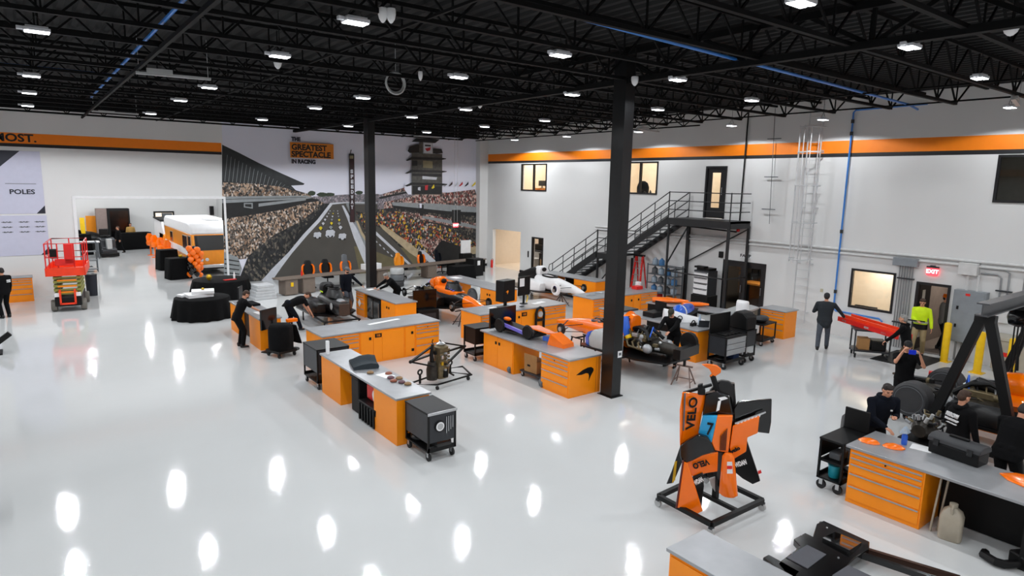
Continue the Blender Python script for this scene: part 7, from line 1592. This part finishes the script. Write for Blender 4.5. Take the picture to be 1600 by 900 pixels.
b = MB(); b.loft([[(w*math.copysign(abs(math.cos(a))**0.4,math.cos(a)), d*math.copysign(abs(math.sin(a))**0.4,math.sin(a)), z) for a in [k*PI/10 for k in range(20)]] for z,w,d in ((0.0,0.11,0.13),(0.02,0.125,0.15),(0.36,0.125,0.15),(0.44,0.1,0.12),(0.49,0.05,0.06),(0.5,0.045,0.05))]); b.build('jug_body', M_jug, t)
b = MB(); b.lathe([(0.05,0.5),(0.055,0.51),(0.055,0.56),(0.01,0.565)]); b.build('cap', M_jug, t); b = MB(); b.tube([(-0.1,0,0.42),(-0.11,0,0.5),(-0.05,0,0.54)],0.018,6); b.build('handle', M_jug, t)
for i, y in enumerate((3.36,3.3)):
    b = MB(); b.bar((10.62+0.1*i,y,0.0),(10.68+0.12*i,y-0.04,0.85),0.025); tag(b.build('wood_rod', M_jug), ['front pale rod leaning beside the near drawer cabinet','rear pale rod leaning beside the near drawer cabinet'][i], 'rod')
t = thing('tool_box', 'large black plastic toolbox on the nearest right bench', 'toolbox', (11.42,3.38,0.971), -PI/2-0.12)
b = MB(); b.prism([(-0.16,0),(0.16,0),(0.18,0.2),(-0.18,0.2)],-0.36,0.36,'x'); b.build('box_body', M_black, t, bevel=0.02)
b = MB(); b.prism([(-0.19,0.2),(0.19,0.2),(0.17,0.27),(0.08,0.31),(-0.08,0.31),(-0.17,0.27)],-0.38,0.38,'x'); b.build('lid', mat('toolbox_grey','2a2b2e',0.5), t, bevel=0.015)
b = MB(); b.box(-0.14,0.14,-0.03,0.03,0.31,0.345); b.build('handle', M_black, t, bevel=0.01)
for x in (-0.24,0.24): b = MB(); b.box(x-0.04,x+0.04,-0.2,-0.18,0.15,0.25); b.build('latch', M_black_gl, t)
for i, (x, y, r) in enumerate(((10.9,4.48,0.1),(11.0,4.14,-0.2))):
    b = MB(); b.loft([[(u, w*math.cos(a), 0.004+h*max(0,math.sin(a))) for a in [k*PI/8 for k in range(16)]] for u, w, h in ((-0.16,0.03,0.01),(-0.1,0.1,0.045),(0,0.125,0.06),(0.1,0.1,0.045),(0.16,0.03,0.01))]); o = b.build('orange_cover', M_orange_car, rot=(0,0,-PI/2+0.3*i+0.2)); o.location = (x,y,0.971)
    tag(o, ['orange curved cover piece nearest the leaning man in navy','orange curved cover piece beside the blue spray bottle'][i], 'cover')
t = thing('spray_bottle', 'blue spray bottle with a grey rag on the nearest right bench', 'spray bottle', (11.28,4.1,0.971))
b = MB(); b.lathe([(0.04,0),(0.045,0.02),(0.045,0.15),(0.02,0.2),(0.015,0.23)]); b.build('bottle', M_blue, t); b = MB(); b.box(-0.07,0.03,-0.02,0.02,0.23,0.27); b.build('trigger_head', M_lgrey, t, bevel=0.008)
b = MB(); b.loft([[((0.09+0.02*math.sin(3*a))*k*math.cos(a), (0.07+0.02*math.cos(2*a))*k*math.sin(a), z) for a in [i*PI/8 for i in range(16)]] for z,k in ((0.21,1.2),(0.26,0.8),(0.31,0.2))]); b.build('rag', mat('rag_grey','9aa6b3',0.9), t)
b = MB(); b.loft([[(0.5*u+0.0, 0.28*w*math.cos(a), 0.004+0.06*w*max(0,math.sin(a))) for a in [k*PI/8 for k in range(16)]] for u, w in ((-0.8,0.1),(-0.5,0.7),(0,1),(0.5,0.8),(0.8,0.1))]); o = b.build('orange_cover', M_orange_car, rot=(0,0,-PI/2)); o.location = (11.3,2.38,0.971); tag(o, 'large orange curved panel at the right picture edge on the bench', 'cover')
flat('paper_sheet', rrect(11.35,3.86,0.25,0.3,0.2), 0.971, 0.004, M_paper, 'white paper between the spray bottle and the black toolbox', 'paper')
t = tool_cart((10.98,4.92,0), 0.0, 0.82, 0.42, 0.92, 'black cart with an open lid left of the nearest right bench', body=None, wheels=0.08)
b = MB(); b.box(-0.39,0.39,-0.19,0.19,0.5,0.54); b.build('middle_shelf', M_black, t); b = MB(); b.box(-0.41,0.41,0.19,0.2,0.56,0.9); b.build('back_panel', M_black, t)
b = MB(); b.box(0.39,0.43,-0.21,0.21,0.92,1.3); b.build('lid', M_black, t, bevel=0.01)
b = MB(); b.lathe([(0.08,0),(0.09,0.02),(0.1,0.2),(0.11,0.22)],(10.75,4.92,0.221)); tag(b.build('teal_bucket', M_teal), 'teal bucket on the lower shelf of the black cart by the near bench', 'bucket')
b = MB(); b.box(10.7,11.0,4.82,5.02,0.541,0.66); tag(b.build('grey_case', M_mgrey, bevel=0.02), 'grey case on the middle shelf of the black cart by the near bench', 'case')
b = MB(); b.torus((11.1,4.92,0.25),0.09,0.03,'z'); tag(b.build('cable_roll', M_dgrey), 'dark cable roll on the lower shelf of the cart by the near bench', 'cable')
b = MB(); b.box(11.15,11.5,2.35,3.45,0.02,0.92); tag(b.build('black_cabinet', M_black, bevel=0.01), 'black cabinet standing under the nearest right bench behind the jug', 'cabinet')
b = MB(); b.box(11.15,11.38,0.98,2.1,0.0,0.9); tag(b.build('black_machine_box', M_black, bevel=0.02), 'black machine box under the far right end of the nearest bench', 'machine')
# bench M cut by the bottom edge
o, cabs, P = bench(5.62, 4.36, -PI/2, 0.7, [('doors',1.0,'orange cabinet at the bottom edge of the picture'),('open',1.0)], top_label='bare grey worktop cut off by the bottom edge of the picture')
# setup pad rig on the floor
t = thing('setup_pad', 'black wheel setup rig with grey and mirror plates, bottom right', 'setup rig', (8.6,3.9,0))
Q = lambda px, py, z: (G(px,py,z)[0]-8.6, G(px,py,z)[1]-3.9)
b = MB(); b.prism([Q(x,y,0.2) for x,y in ((1240,842),(1258,832),(1270,838),(1276,818),(1287,813),(1359,846),(1358,858),(1335,872),(1300,910),(1235,905),(1215,880),(1250,853))],0.1,0.2); b.build('main_plate', M_black_gl, t, bevel=0.012)
b = MB(); b.prism([Q(x,y,0.2) for x,y in ((1192,871),(1201,866),(1250,893),(1240,905))],0.1,0.2); b.build('left_arm', M_black_gl, t, bevel=0.01)
b = MB(); b.prism([Q(x,y,0.21) for x,y in ((1229,871),(1261,851),(1291,866),(1262,888))],0.2,0.21); b.build('grey_pad', mat('pad_grey','4b4d54',0.6), t)
mq = [Q(x,y,0.21) for x,y in ((1285,843),(1305,831),(1346,849),(1327,864))]; md = [0.925*u+0.38*v for u, v in mq]
top_z = [0.212+0.075*(max(md)-d) for d in md]
b = MB(); b.add([(u,v,0.2) for u,v in mq]+[(u,v,z) for (u,v),z in zip(mq,top_z)], [(3,2,1,0),(4,5,6,7),(0,1,5,4),(1,2,6,5),(2,3,7,6),(3,0,4,7)]); b.build('mirror_plate', mat('mirror_steel','b4b6b8',0.05,metal=1.0,var=0.0), t, smooth=0)
b = MB(); b.prism([Q(x,y,0.2) for x,y in ((1300,900),(1325,884),(1370,905),(1340,925))],0.1,0.21); b.build('lower_pad', mat('pad_grey','4b4d54',0.6), t)
for dy in (0,9):
    p0, p1 = Q(1345,858+dy,0.15), Q(1500,905+dy*1.6,0.15); b = MB(); b.bar((*p0,0.15),(*p1,0.15),0.06,0.08); b.build('long_bar', [mat('dark_bronze','3a2318',0.35,metal=0.5), M_black_gl][dy > 0], t)
for x, y in ((1255,850),(1345,852),(1285,822)): p = Q(x,y,0.05); b = MB(); b.cyl((*p,0),(*p,0.1),0.05,n=12); b.build('foot', M_black, t)
for x, y in ((1252,836),(1292,825),(1310,872)): p = Q(x,y,0.2); b = MB(); b.cyl((*p,0.2),(*p,0.212),0.014,n=8); b.build('bolt', M_alu, t)
# ------------------------------------------------------------------ people
def capsule(b, p0, p1, r0, r1, n=12):
    p0 = Vector(p0); p1 = Vector(p1); d = p1-p0; L = d.length
    if L < 1e-5: d = Vector((0,0,1)); L = 1e-5
    d = d/L; a = d.orthogonal().normalized(); c = d.cross(a); rings = []
    for k in range(5):
        th = PI/2*(k/4); rr = max(r0*math.sin(th), 0.0008); off = -r0*math.cos(th)
        rings.append([p0+d*off+(a*math.cos(2*PI*i/n)+c*math.sin(2*PI*i/n))*rr for i in range(n)])
    for k in range(4, -1, -1):
        th = PI/2*(k/4); rr = max(r1*math.sin(th), 0.0008); off = r1*math.cos(th)
        rings.append([p1+d*off+(a*math.cos(2*PI*i/n)+c*math.sin(2*PI*i/n))*rr for i in range(n)])
    b.loft(rings)
def ik(a, t, l1, l2, pole):
    a = Vector(a); t = Vector(t); d = t-a; L = min(d.length, (l1+l2)*0.995); dn = d.normalized(); t = a+dn*L
    x = (l1*l1-l2*l2+L*L)/(2*L); h = math.sqrt(max(l1*l1-x*x, 0)); p = Vector(pole); p = (p-dn*p.dot(dn)).normalized()
    return a+dn*x+p*h, t
def fuse(b, name, m, vox, parent=None, smooth_it=4, mats=None):
    me = bpy.data.meshes.new(name); me.from_pydata(b.v, [], b.f); o = bpy.data.objects.new(name, me); COL.objects.link(o)
    r = o.modifiers.new('r', 'REMESH'); r.mode = 'VOXEL'; r.voxel_size = vox
    s = o.modifiers.new('s', 'SMOOTH'); s.iterations = smooth_it; s.factor = 0.5
    dg = bpy.context.evaluated_depsgraph_get(); nm = bpy.data.meshes.new_from_object(o.evaluated_get(dg))
    bpy.data.objects.remove(o); nm.name = name; nm.materials.clear(); nm.materials.append(m)
    nm.polygons.foreach_set('use_smooth', [True]*len(nm.polygons))
    o = bpy.data.objects.new(name, nm); COL.objects.link(o)
    if parent: o.parent = parent
    return o
def hand(b, wrist, d, n, side, s, curl=0.5, spread=1.0):
    """palm, four fingers and a thumb; d = pointing direction, n = palm normal (towards the held thing)"""
    d = Vector(d).normalized(); n = Vector(n); n = (n-d*n.dot(d)).normalized(); l = n.cross(d)*side   # l points to the thumb side
    W = Vector(wrist)
    for u in (-0.024,-0.008,0.008,0.024):
        capsule(b, W+d*0.02*s+l*u*s, W+d*0.085*s+l*u*1.15*s, 0.0145*s, 0.0125*s, 8)
    for u, ln in ((0.031,0.07),(0.0105,0.08),(-0.0105,0.074),(-0.031,0.058)):
        p = W+d*0.088*s+l*u*1.08*s; ang = curl*0.6
        for seg in (0.45,0.32,0.23):
            dd = (d*math.cos(ang)+n*math.sin(ang)+l*(u*1.5*spread)).normalized(); q = p+dd*ln*seg*s
            capsule(b, p, q, 0.0092*s, 0.008*s, 8); p = q; ang += curl*0.55
    p = W+d*0.03*s+l*0.032*s; dd = (d*0.6+l*0.75+n*0.25).normalized(); q = p+dd*0.042*s; capsule(b, p, q, 0.0125*s, 0.0105*s, 8)
    dd = (d*0.85+l*0.3+n*0.4).normalized(); capsule(b, q, q+dd*0.032*s, 0.0105*s, 0.008*s, 8)
def person(label, loc, rz, h=1.76, lean=0.0, twist=0.0, hands=None, feet=None, hp=(0,0), top=M_blackfab, bottom=M_blackfab, sleeves='long', hair=M_hair, hat=None, skin=M_skin, shoe=M_rubber, vox=0.011, pelvis=(0,0), hipz=0.0, palm=((0,0,-1),(0,0,-1)), poles=None, curl=0.5, hood=False, beard=False, extra=None, wide=1.0, long_jacket=0.0):
    s = h/1.76; wide *= 1.12
    Rt = Matrix.Rotation(twist,3,'Z') @ Matrix.Rotation(-lean,3,'X')
    pel = Vector((pelvis[0],pelvis[1],(0.93+hipz)*s))
    T = lambda x, y, z: pel+Rt @ Vector((x*s,y*s,z*s))
    sh = {1: T(0.18*wide,0,0.495), -1: T(-0.18*wide,0,0.495)}
    hip = {1: pel+Vector((0.09*s,0,-0.02*s)), -1: pel+Vector((-0.09*s,0,-0.02*s))}
    feet = feet or {1: (0.12,0.02), -1: (-0.12,-0.02)}
    hands = hands or {}
    body = MB(); shirt = MB(); pants = MB(); shoes = {}
    def torso(b, inf, z0, z1):
        prof = [(-0.1,0.145,0.105),(0.0,0.165,0.118),(0.12,0.148,0.108),(0.25,0.155,0.115),(0.38,0.172,0.122),(0.48,0.178,0.108),(0.545,0.13,0.085),(0.585,0.062,0.06)]
        rings = []
        for z, w, d in prof:
            if z < z0-1e-6 or z > z1+1e-6: continue
            c = T(0,0.0,z); Rz = Rt if z > 0.05 else Matrix.Rotation(twist,3,'Z') @ Matrix.Rotation(-lean*max(0,(z+0.1)/0.15),3,'X')
            rings.append([c+Rz @ Vector(((w*wide+inf)*s*math.copysign(abs(math.cos(a))**0.85,math.cos(a)),(d+inf)*s*math.sin(a),0)) for a in [i*PI/10 for i in range(20)]])
        b.loft(rings)
    torso(body, -0.006, -0.1, 0.6); torso(shirt, 0.016, -0.1, 0.6)
    if long_jacket:
        capsule(shirt, pel+Vector((0.06*s,0,-0.12*s)), pel+Vector((0.06*s,0,-0.02)), 0.135*s, 0.13*s); capsule(shirt, pel+Vector((-0.06*s,0,-0.12*s)), pel+Vector((-0.06*s,0,-0.02)), 0.135*s, 0.13*s)
    # pelvis of the trousers
    for k in (1,-1): capsule(pants, pel+Vector((k*0.06*s,0,0.06*s)), hip[k]+Vector((0,0,-0.06*s)), 0.108*s, 0.1*s); capsule(body, pel+Vector((k*0.05*s,0,0.04*s)), hip[k], 0.09*s, 0.085*s)
    for k in (1,-1):
        fx_, fy_ = feet[k][0]*s, feet[k][1]*s; fz = (feet[k][2] if len(feet[k]) > 2 else 0.0)
        ank = Vector((fx_,fy_,0.085*s+fz)); kn, ank = ik(hip[k], ank, 0.43*s, 0.43*s, (k*0.12,1,0.0))
        capsule(body, hip[k], kn, 0.075*s, 0.05*s); capsule(body, kn, ank, 0.05*s, 0.034*s)
        capsule(pants, hip[k]+Vector((0,0,-0.02)), kn, 0.104*s, 0.076*s); capsule(pants, kn, ank+(kn-ank).normalized()*0.02*s, 0.076*s, 0.062*s)
        fd = Vector((k*0.15,1,0)).normalized()
        pitch = -0.9*fz if fz else 0
        a = ank+Vector((0,0,-0.045*s))-fd*0.045*s; t_ = ank+Vector((0,0,-0.055*s+pitch*0.15))+fd*0.14*s
        capsule(body, ank, t_, 0.03*s, 0.022*s)
        sb = MB(); capsule(sb, a, a+fd*0.1*s, 0.04*s, 0.042*s); capsule(sb, a+fd*0.1*s, t_, 0.042*s, 0.03*s); capsule(sb, a+Vector((0,0,0.05*s)), a+Vector((0,0,0)), 0.042*s, 0.04*s)
        shoes[k] = sb
    handpos = {}
    for k in (1,-1):
        tgt = hands.get(k); tgt = Vector(tgt)*s if tgt else sh[k]+Vector((k*0.07*s,0.04*s,-0.56*s))
        pole = (poles or {}).get(k, (k*0.55,-0.7,-0.25))
        el, wr = ik(sh[k], tgt, 0.29*s, 0.26*s, pole)
        capsule(body, sh[k], el, 0.046*s, 0.038*s); capsule(body, el, wr, 0.038*s, 0.026*s)
        hd = (wr-el).normalized(); pn = Vector(palm[0 if k > 0 else 1])
        if abs(pn.normalized().dot(hd)) > 0.9: pn = Vector((-k,0.2,0))
        hand(body, wr, hd, pn, -k if True else k, s, curl)
        handpos[k] = wr+hd*0.09*s
        capsule(shirt, sh[k], sh[k]+(el-sh[k])*(1.0 if sleeves == 'long' else 0.62), 0.068*s, (0.054 if sleeves == 'long' else 0.062)*s)
        if sleeves == 'long': capsule(shirt, el, el+(wr-el)*0.93, 0.054*s, 0.042*s)
        capsule(shirt, T(k*0.07,0,0.525), sh[k], 0.06*s, 0.068*s); capsule(body, T(k*0.08,0,0.5), sh[k], 0.055*s, 0.05*s)
    # head
    nb = T(0,0.0,0.56); up_ = Rt @ Vector((0,0,1)); hc = nb+(up_*0.6+Vector((0,0,0.4))).normalized()*0.155*s+Rt @ Vector((0,0.02*s,0))
    Rh = Matrix.Rotation(twist+hp[1],3,'Z') @ Matrix.Rotation(-hp[0],3,'X')
    Hd = lambda x, y, z: hc+Rh @ Vector((x*s,y*s,z*s))
    capsule(body, nb-up_*0.03*s, Hd(0,-0.012,-0.05), 0.056*s, 0.054*s)
    def ell_h(b, c, r):
        e = MB(); e.ell((0,0,0), r, 16, 12); 
        b.merge(e, Matrix.Translation(Hd(*c)) @ Rh.to_4x4() @ Matrix.Scale(s,4))
    ell_h(body, (0,-0.006,0.03), (0.074,0.094,0.088)); ell_h(body, (0,0.022,-0.028), (0.06,0.068,0.078)); ell_h(body, (0,0.055,-0.07), (0.034,0.028,0.026))
    capsule(body, Hd(0,0.088,0.018), Hd(0,0.108,-0.012), 0.009*s, 0.014*s, 8)
    for k in (1,-1):
        ell_h(body, (k*0.076,-0.005,-0.003), (0.009,0.02,0.032)); capsule(body, Hd(k*0.014,0.083,0.03), Hd(k*0.045,0.068,0.03), 0.012*s, 0.01*s, 8); ell_h(body, (k*0.038,0.06,-0.015), (0.022,0.02,0.018))
    capsule(body, Hd(-0.018,0.083,-0.045), Hd(0.018,0.083,-0.045), 0.009*s, 0.009*s, 8)
    o = fuse(body, 'person', skin, vox if vox < 0.01 else 0.0085)
    o.location = (*loc, 0) if len(loc) == 2 else loc; o.rotation_euler = (0,0,rz); tag(o, label, 'person')
    fuse(shirt, 'hoodie' if hood else 'shirt', top, vox, o, 3)
    fuse(pants, 'trousers', bottom, vox, o, 3)
    for k in (1,-1): fuse(shoes[k], 'shoe', shoe, 0.011, o, 2)
    if hood:
        hb = MB(); hb.torus((0,0,0),0.085*s,0.038*s,'z',20,8); hb.xf(Matrix.Translation(T(0,-0.03,0.57)) @ (Rt @ Matrix.Rotation(0.25,3,'X')).to_4x4()); hb.build('hood', top, o, smooth=60)
    for k in (1,-1):
        e = MB(); ell_h(e, (k*0.031,0.079,0.012), (0.012,0.008,0.007)); e.build('eye', M_black_gl, o, smooth=60)
        e = MB(); capsule(e, Hd(k*0.016,0.091,0.033), Hd(k*0.046,0.078,0.033), 0.0045*s, 0.0035*s, 6); e.build('eyebrow', hair if hat is None or True else M_hair, o, smooth=60)
    e = MB(); capsule(e, Hd(-0.02,0.09,-0.046), Hd(0.02,0.09,-0.046), 0.0035*s, 0.0035*s, 6); e.build('mouth', mat('lip','8f4a40',0.5), o, smooth=60)
    hr = MB()
    ell_h(hr, (0,-0.016,0.05), (0.08,0.096,0.079)); ell_h(hr, (0,-0.045,0.0), (0.076,0.068,0.08))
    for i in range(7): a = -0.9+0.3*i; capsule(hr, Hd(0.07*math.sin(a),0.02,0.105), Hd(0.06*math.sin(a),0.07*math.cos(a),0.088), 0.022*s, 0.016*s, 8)
    if hat is None: fuse(hr, 'hair', hair, 0.009, o, 2)
    else:
        kind, hm = hat
        hb = MB(); ell_h(hb, (0,-0.045,0.0), (0.075,0.062,0.07)); fuse(hb, 'hair', hair, 0.009, o, 2)
        hb = MB(); ell_h(hb, (0,-0.006,0.055), (0.086,0.106,0.08)); ell_h(hb, (0,-0.01,0.035), (0.085,0.105,0.04))
        if kind == 'cap':
            for i in range(5): x = -0.05+0.025*i; capsule(hb, Hd(x,0.08,0.05), Hd(x*0.8,0.165-abs(x)*0.5,0.035), 0.009*s, 0.007*s, 8)
        if kind == 'helmet': ell_h(hb, (0,0.0,0.05), (0.105,0.13,0.035)); capsule(hb, Hd(0,-0.09,0.1), Hd(0,0.1,0.1), 0.03*s, 0.03*s, 8)
        if kind == 'beanie': ell_h(hb, (0,-0.012,0.03), (0.088,0.106,0.06))
        fuse(hb, 'cap' if kind == 'cap' else 'beanie' if kind == 'beanie' else 'hard_hat', hm, 0.009, o, 2)
    if beard: hb = MB(); ell_h(hb, (0,0.035,-0.05), (0.058,0.062,0.05)); hb.build('beard', hair, o, smooth=60)
    o['_h'] = 0
    del o['_h']
    return o, T, Hd, handpos
NAVY = M_navy
person('man in black tee and trousers leaning over the left bench writing', (4.93,20.1), -PI/2, 1.78, lean=0.42, hands={1:(0.13,0.62,1.03),-1:(-0.12,0.6,1.03)}, hp=(0.75,0), sleeves='short', hair=M_brownhair, feet={1:(0.12,0.05),-1:(-0.12,0.02)}, pelvis=(0,-0.06))
person('man in black tee bending over the bare black chassis', (6.92,21.3), -PI/2, 1.78, lean=1.25, hands={1:(0.2,0.62,0.5),-1:(-0.2,0.64,0.52)}, hp=(1.5,0), sleeves='short', hair=M_brownhair, bottom=NAVY, feet={1:(0.1,0.25),-1:(-0.13,-0.18)}, pelvis=(0,-0.12), hipz=-0.02, poles={1:(0.3,-0.3,0.2),-1:(-0.3,-0.3,0.2)})
person('bearded man in dark jacket standing with one hand on the third bench', (9.62,23.1), PI+0.35, 1.8, hands={1:(0.3,0.08,0.82),-1:(-0.5,0.28,1.03)}, hp=(0.3,0.1), hair=M_hair, top=NAVY, bottom=M_greyfab, beard=True, hat=('cap',M_mgrey))
person('grey haired man in black leaning on the third bench worktop', (11.15,22.35), PI/2, 1.76, lean=0.75, hands={1:(0.15,0.62,1.03),-1:(-0.15,0.6,1.03)}, hp=(0.65,0.2), hair=M_greyhair, pelvis=(0,-0.2), feet={1:(0.13,-0.2),-1:(-0.13,-0.25)}, poles={1:(0.8,-0.1,-0.3),-1:(-0.8,-0.1,-0.3)})
person('man in dark green cap and black jacket working on the exposed engine', (14.42,11.42), PI/2+0.25, 1.78, lean=0.45, hands={1:(0.18,0.62,1.1),-1:(-0.15,0.64,1.12)}, hp=(0.75,0.1), hat=('cap',mat('olive_cap','2e2f22',0.8)), feet={1:(0.14,0.02),-1:(-0.12,0.02)}, pelvis=(0,-0.1))
person('man in dark jacket and grey jeans walking off, seen from behind', (20.1,10.0), -PI/2+0.45, 1.84, lean=0.05, hands={1:(0.55,0.3,1.0),-1:(-0.16,0.28,1.25)}, bottom=M_greyfab, top=mat('jacket_slate','1a2026',0.8,bump=0.2,bscale=12), hat=('beanie',mat('charcoal_knit','26262a',0.9)), feet={1:(0.12,0.2),-1:(-0.12,-0.35,0.06)}, wide=1.12, long_jacket=1, curl=0.9)
person('grey haired man in black gripping the far end of the red ladder', (19.05,7.15), 0.25, 1.76, lean=0.22, hands={1:(0.25,0.45,0.98),-1:(-0.3,0.5,0.98)}, hair=M_greyhair, bottom=M_brownfab, shoe=mat('brown_boot','4a3a2c',0.7), feet={1:(0.14,0.12),-1:(-0.16,-0.3)}, wide=1.1, hood=True, curl=1.0)
o, T, Hd, hpz = person('man in yellow hi-vis jacket and khaki trousers at the exit door', (22.05,7.98), PI/2+0.25, 1.8, hands={1:(0.05,0.3,1.12),-1:(-0.32,0.12,0.86)}, top=M_green, bottom=M_khaki, hp=(0.35,0), hair=M_brownhair, feet={1:(0.13,0.3),-1:(-0.13,-0.1)}, wide=0.95)
for z0, z1, m in ((-0.1,0.06,M_black),(0.1,0.14,mat('reflective','b9bdb4',0.3))):
    b = MB(); b.loft([[T(0,0,z)+Vector(((0.165*1.06+0.03)*math.cos(a),(0.118+0.03)*math.sin(a),0)) for a in [i*PI/10 for i in range(20)]] for z in (z0,z1)]); b.build('jacket_band', m, o, smooth=60)
b = MB(); b.box(-0.3,0.2,-0.04,0.04,-0.02,0.02); q = b.build('black_clipboard', M_black, bevel=0.008); q.location = (21.72,8.05,1.14); q.rotation_euler = (0.2,0,PI/2+0.25); tag(q, 'black folder held by the man in the hi-vis jacket', 'folder')
person('man with orange hard hat standing in the corridor behind the exit door', (23.5,7.85), -PI+0.6, 1.82, hands={}, top=mat('grey_fleece','6f6a66',0.9), hat=('helmet',M_orange_car), hp=(0.1,-0.5))
o, T, Hd, hpz = person('man in black cap and tee photographing with a blue phone', (15.45,5.78), PI/2+0.55, 1.8, hands={1:(0.14,0.3,1.58),-1:(-0.2,0.26,1.52)}, hp=(0.1,0), sleeves='short', hat=('cap',M_black), poles={1:(0.7,0.1,-1.6),-1:(-0.7,0.1,-1.6)}, palm=((-1,0,0),(1,0,0)), curl=0.9)
E_ = o.matrix_basis.copy()
b = MB(); b.box(-0.08,0.06,-0.01,0.015,-0.05,0.05); q = b.build('phone', mat('phone_blue','1632c8',0.3), bevel=0.006); m0 = Matrix.Translation((15.45,5.78,0)) @ Matrix.Rotation(PI/2+0.55,4,'Z') @ Vector((-0.02,0.36,1.64)); q.location = m0; q.rotation_euler = (0,0,PI/2+0.55); tag(q, 'blue phone held up by the man in the black cap', 'phone')
o, T, Hd, hpz = person('man in navy hoodie leaning at the left end of the nearest right bench', (12.0,4.88), PI-0.62, 1.8, lean=0.38, hands={1:(0.12,0.52,1.03),-1:(-0.12,0.36,1.16)}, top=NAVY, hp=(0.35,-0.1), hair=M_hair, hood=True, vox=0.009, wide=1.1)
b = MB(); q = T(-0.09,0.145,0.4); b.box(q.x-0.02,q.x+0.015,q.y-0.004,q.y+0.012,q.z-0.012,q.z+0.012); b.build('chest_badge', M_white, o)
o, T, Hd, hpz = person('man seen from behind in black hoodie with white back lettering', (12.45,3.72), -PI/2-0.5, 1.78, hands={1:(0.28,0.12,0.88),-1:(-0.25,0.2,0.95)}, hair=M_brownhair, hood=True, vox=0.009, wide=1.08, hp=(0.35,0))
def back_text(s, z, h, w):
    q = T(0,-0.16,z); x = text('lettering', s, h*1.4, M_white, o, frame(tuple(q), (1,0,0), (0,0,1)), extrude=0.012, bold=0.003)
    vs = [v.co.x for v in x.data.vertices]; x.data.transform(Matrix.Diagonal((w/(max(vs)-min(vs)),1,1,1)))
back_text('ARROW', 0.41, 0.07, 0.26); back_text('McLAREN SP', 0.33, 0.03, 0.27)
b = MB(); q = T(0,-0.165,0.265)
for i in range(9): b.box(q.x-0.1+i*0.0225,q.x-0.1+i*0.0225+0.023,q.y-0.006,q.y+0.02,q.z,q.z+(0.014 if i % 3 else 0.006))
b.build('small_print', M_white, o)
person('man in black bending over the car at the right picture edge', (12.5,2.98), -PI/2-0.15, 1.8, lean=0.5, hands={1:(0.22,0.55,1.15),-1:(-0.2,0.55,1.15)}, hair=M_hair, wide=1.15, hp=(0.8,0), vox=0.01, pelvis=(0,-0.1))
o, T, Hd, hpz = person('man in black with white sleeve print at the left picture edge', (-0.8,28.6), 0.5, 1.78, hp=(0.2,0.2), hair=M_hair, hands={1:(0.25,0.1,0.85),-1:(-0.1,0.3,1.2)}, wide=1.1)
b = MB(); q = T(0.12,-0.14,0.42); b.box(q.x-0.06,q.x+0.06,q.y-0.012,q.y,q.z-0.04,q.z); b.box(q.x-0.06,q.x+0.06,q.y-0.012,q.y,q.z-0.09,q.z-0.06); b.build('white_print', M_white, o)
person('person in black walking past the long draped table in the annex', (4.85,49.3), PI/2+0.3, 1.74, feet={1:(0.1,0.25),-1:(-0.1,-0.25)}, hair=M_brownhair)
person('person in tan top behind the long draped table in the annex', (5.9,52.3), PI, 1.74, top=mat('tan_top','b08a4a',0.8), hair=M_brownhair)
person('person in black by the amber banner in the annex', (2.6,50.2), PI, 1.76, hair=M_hair)
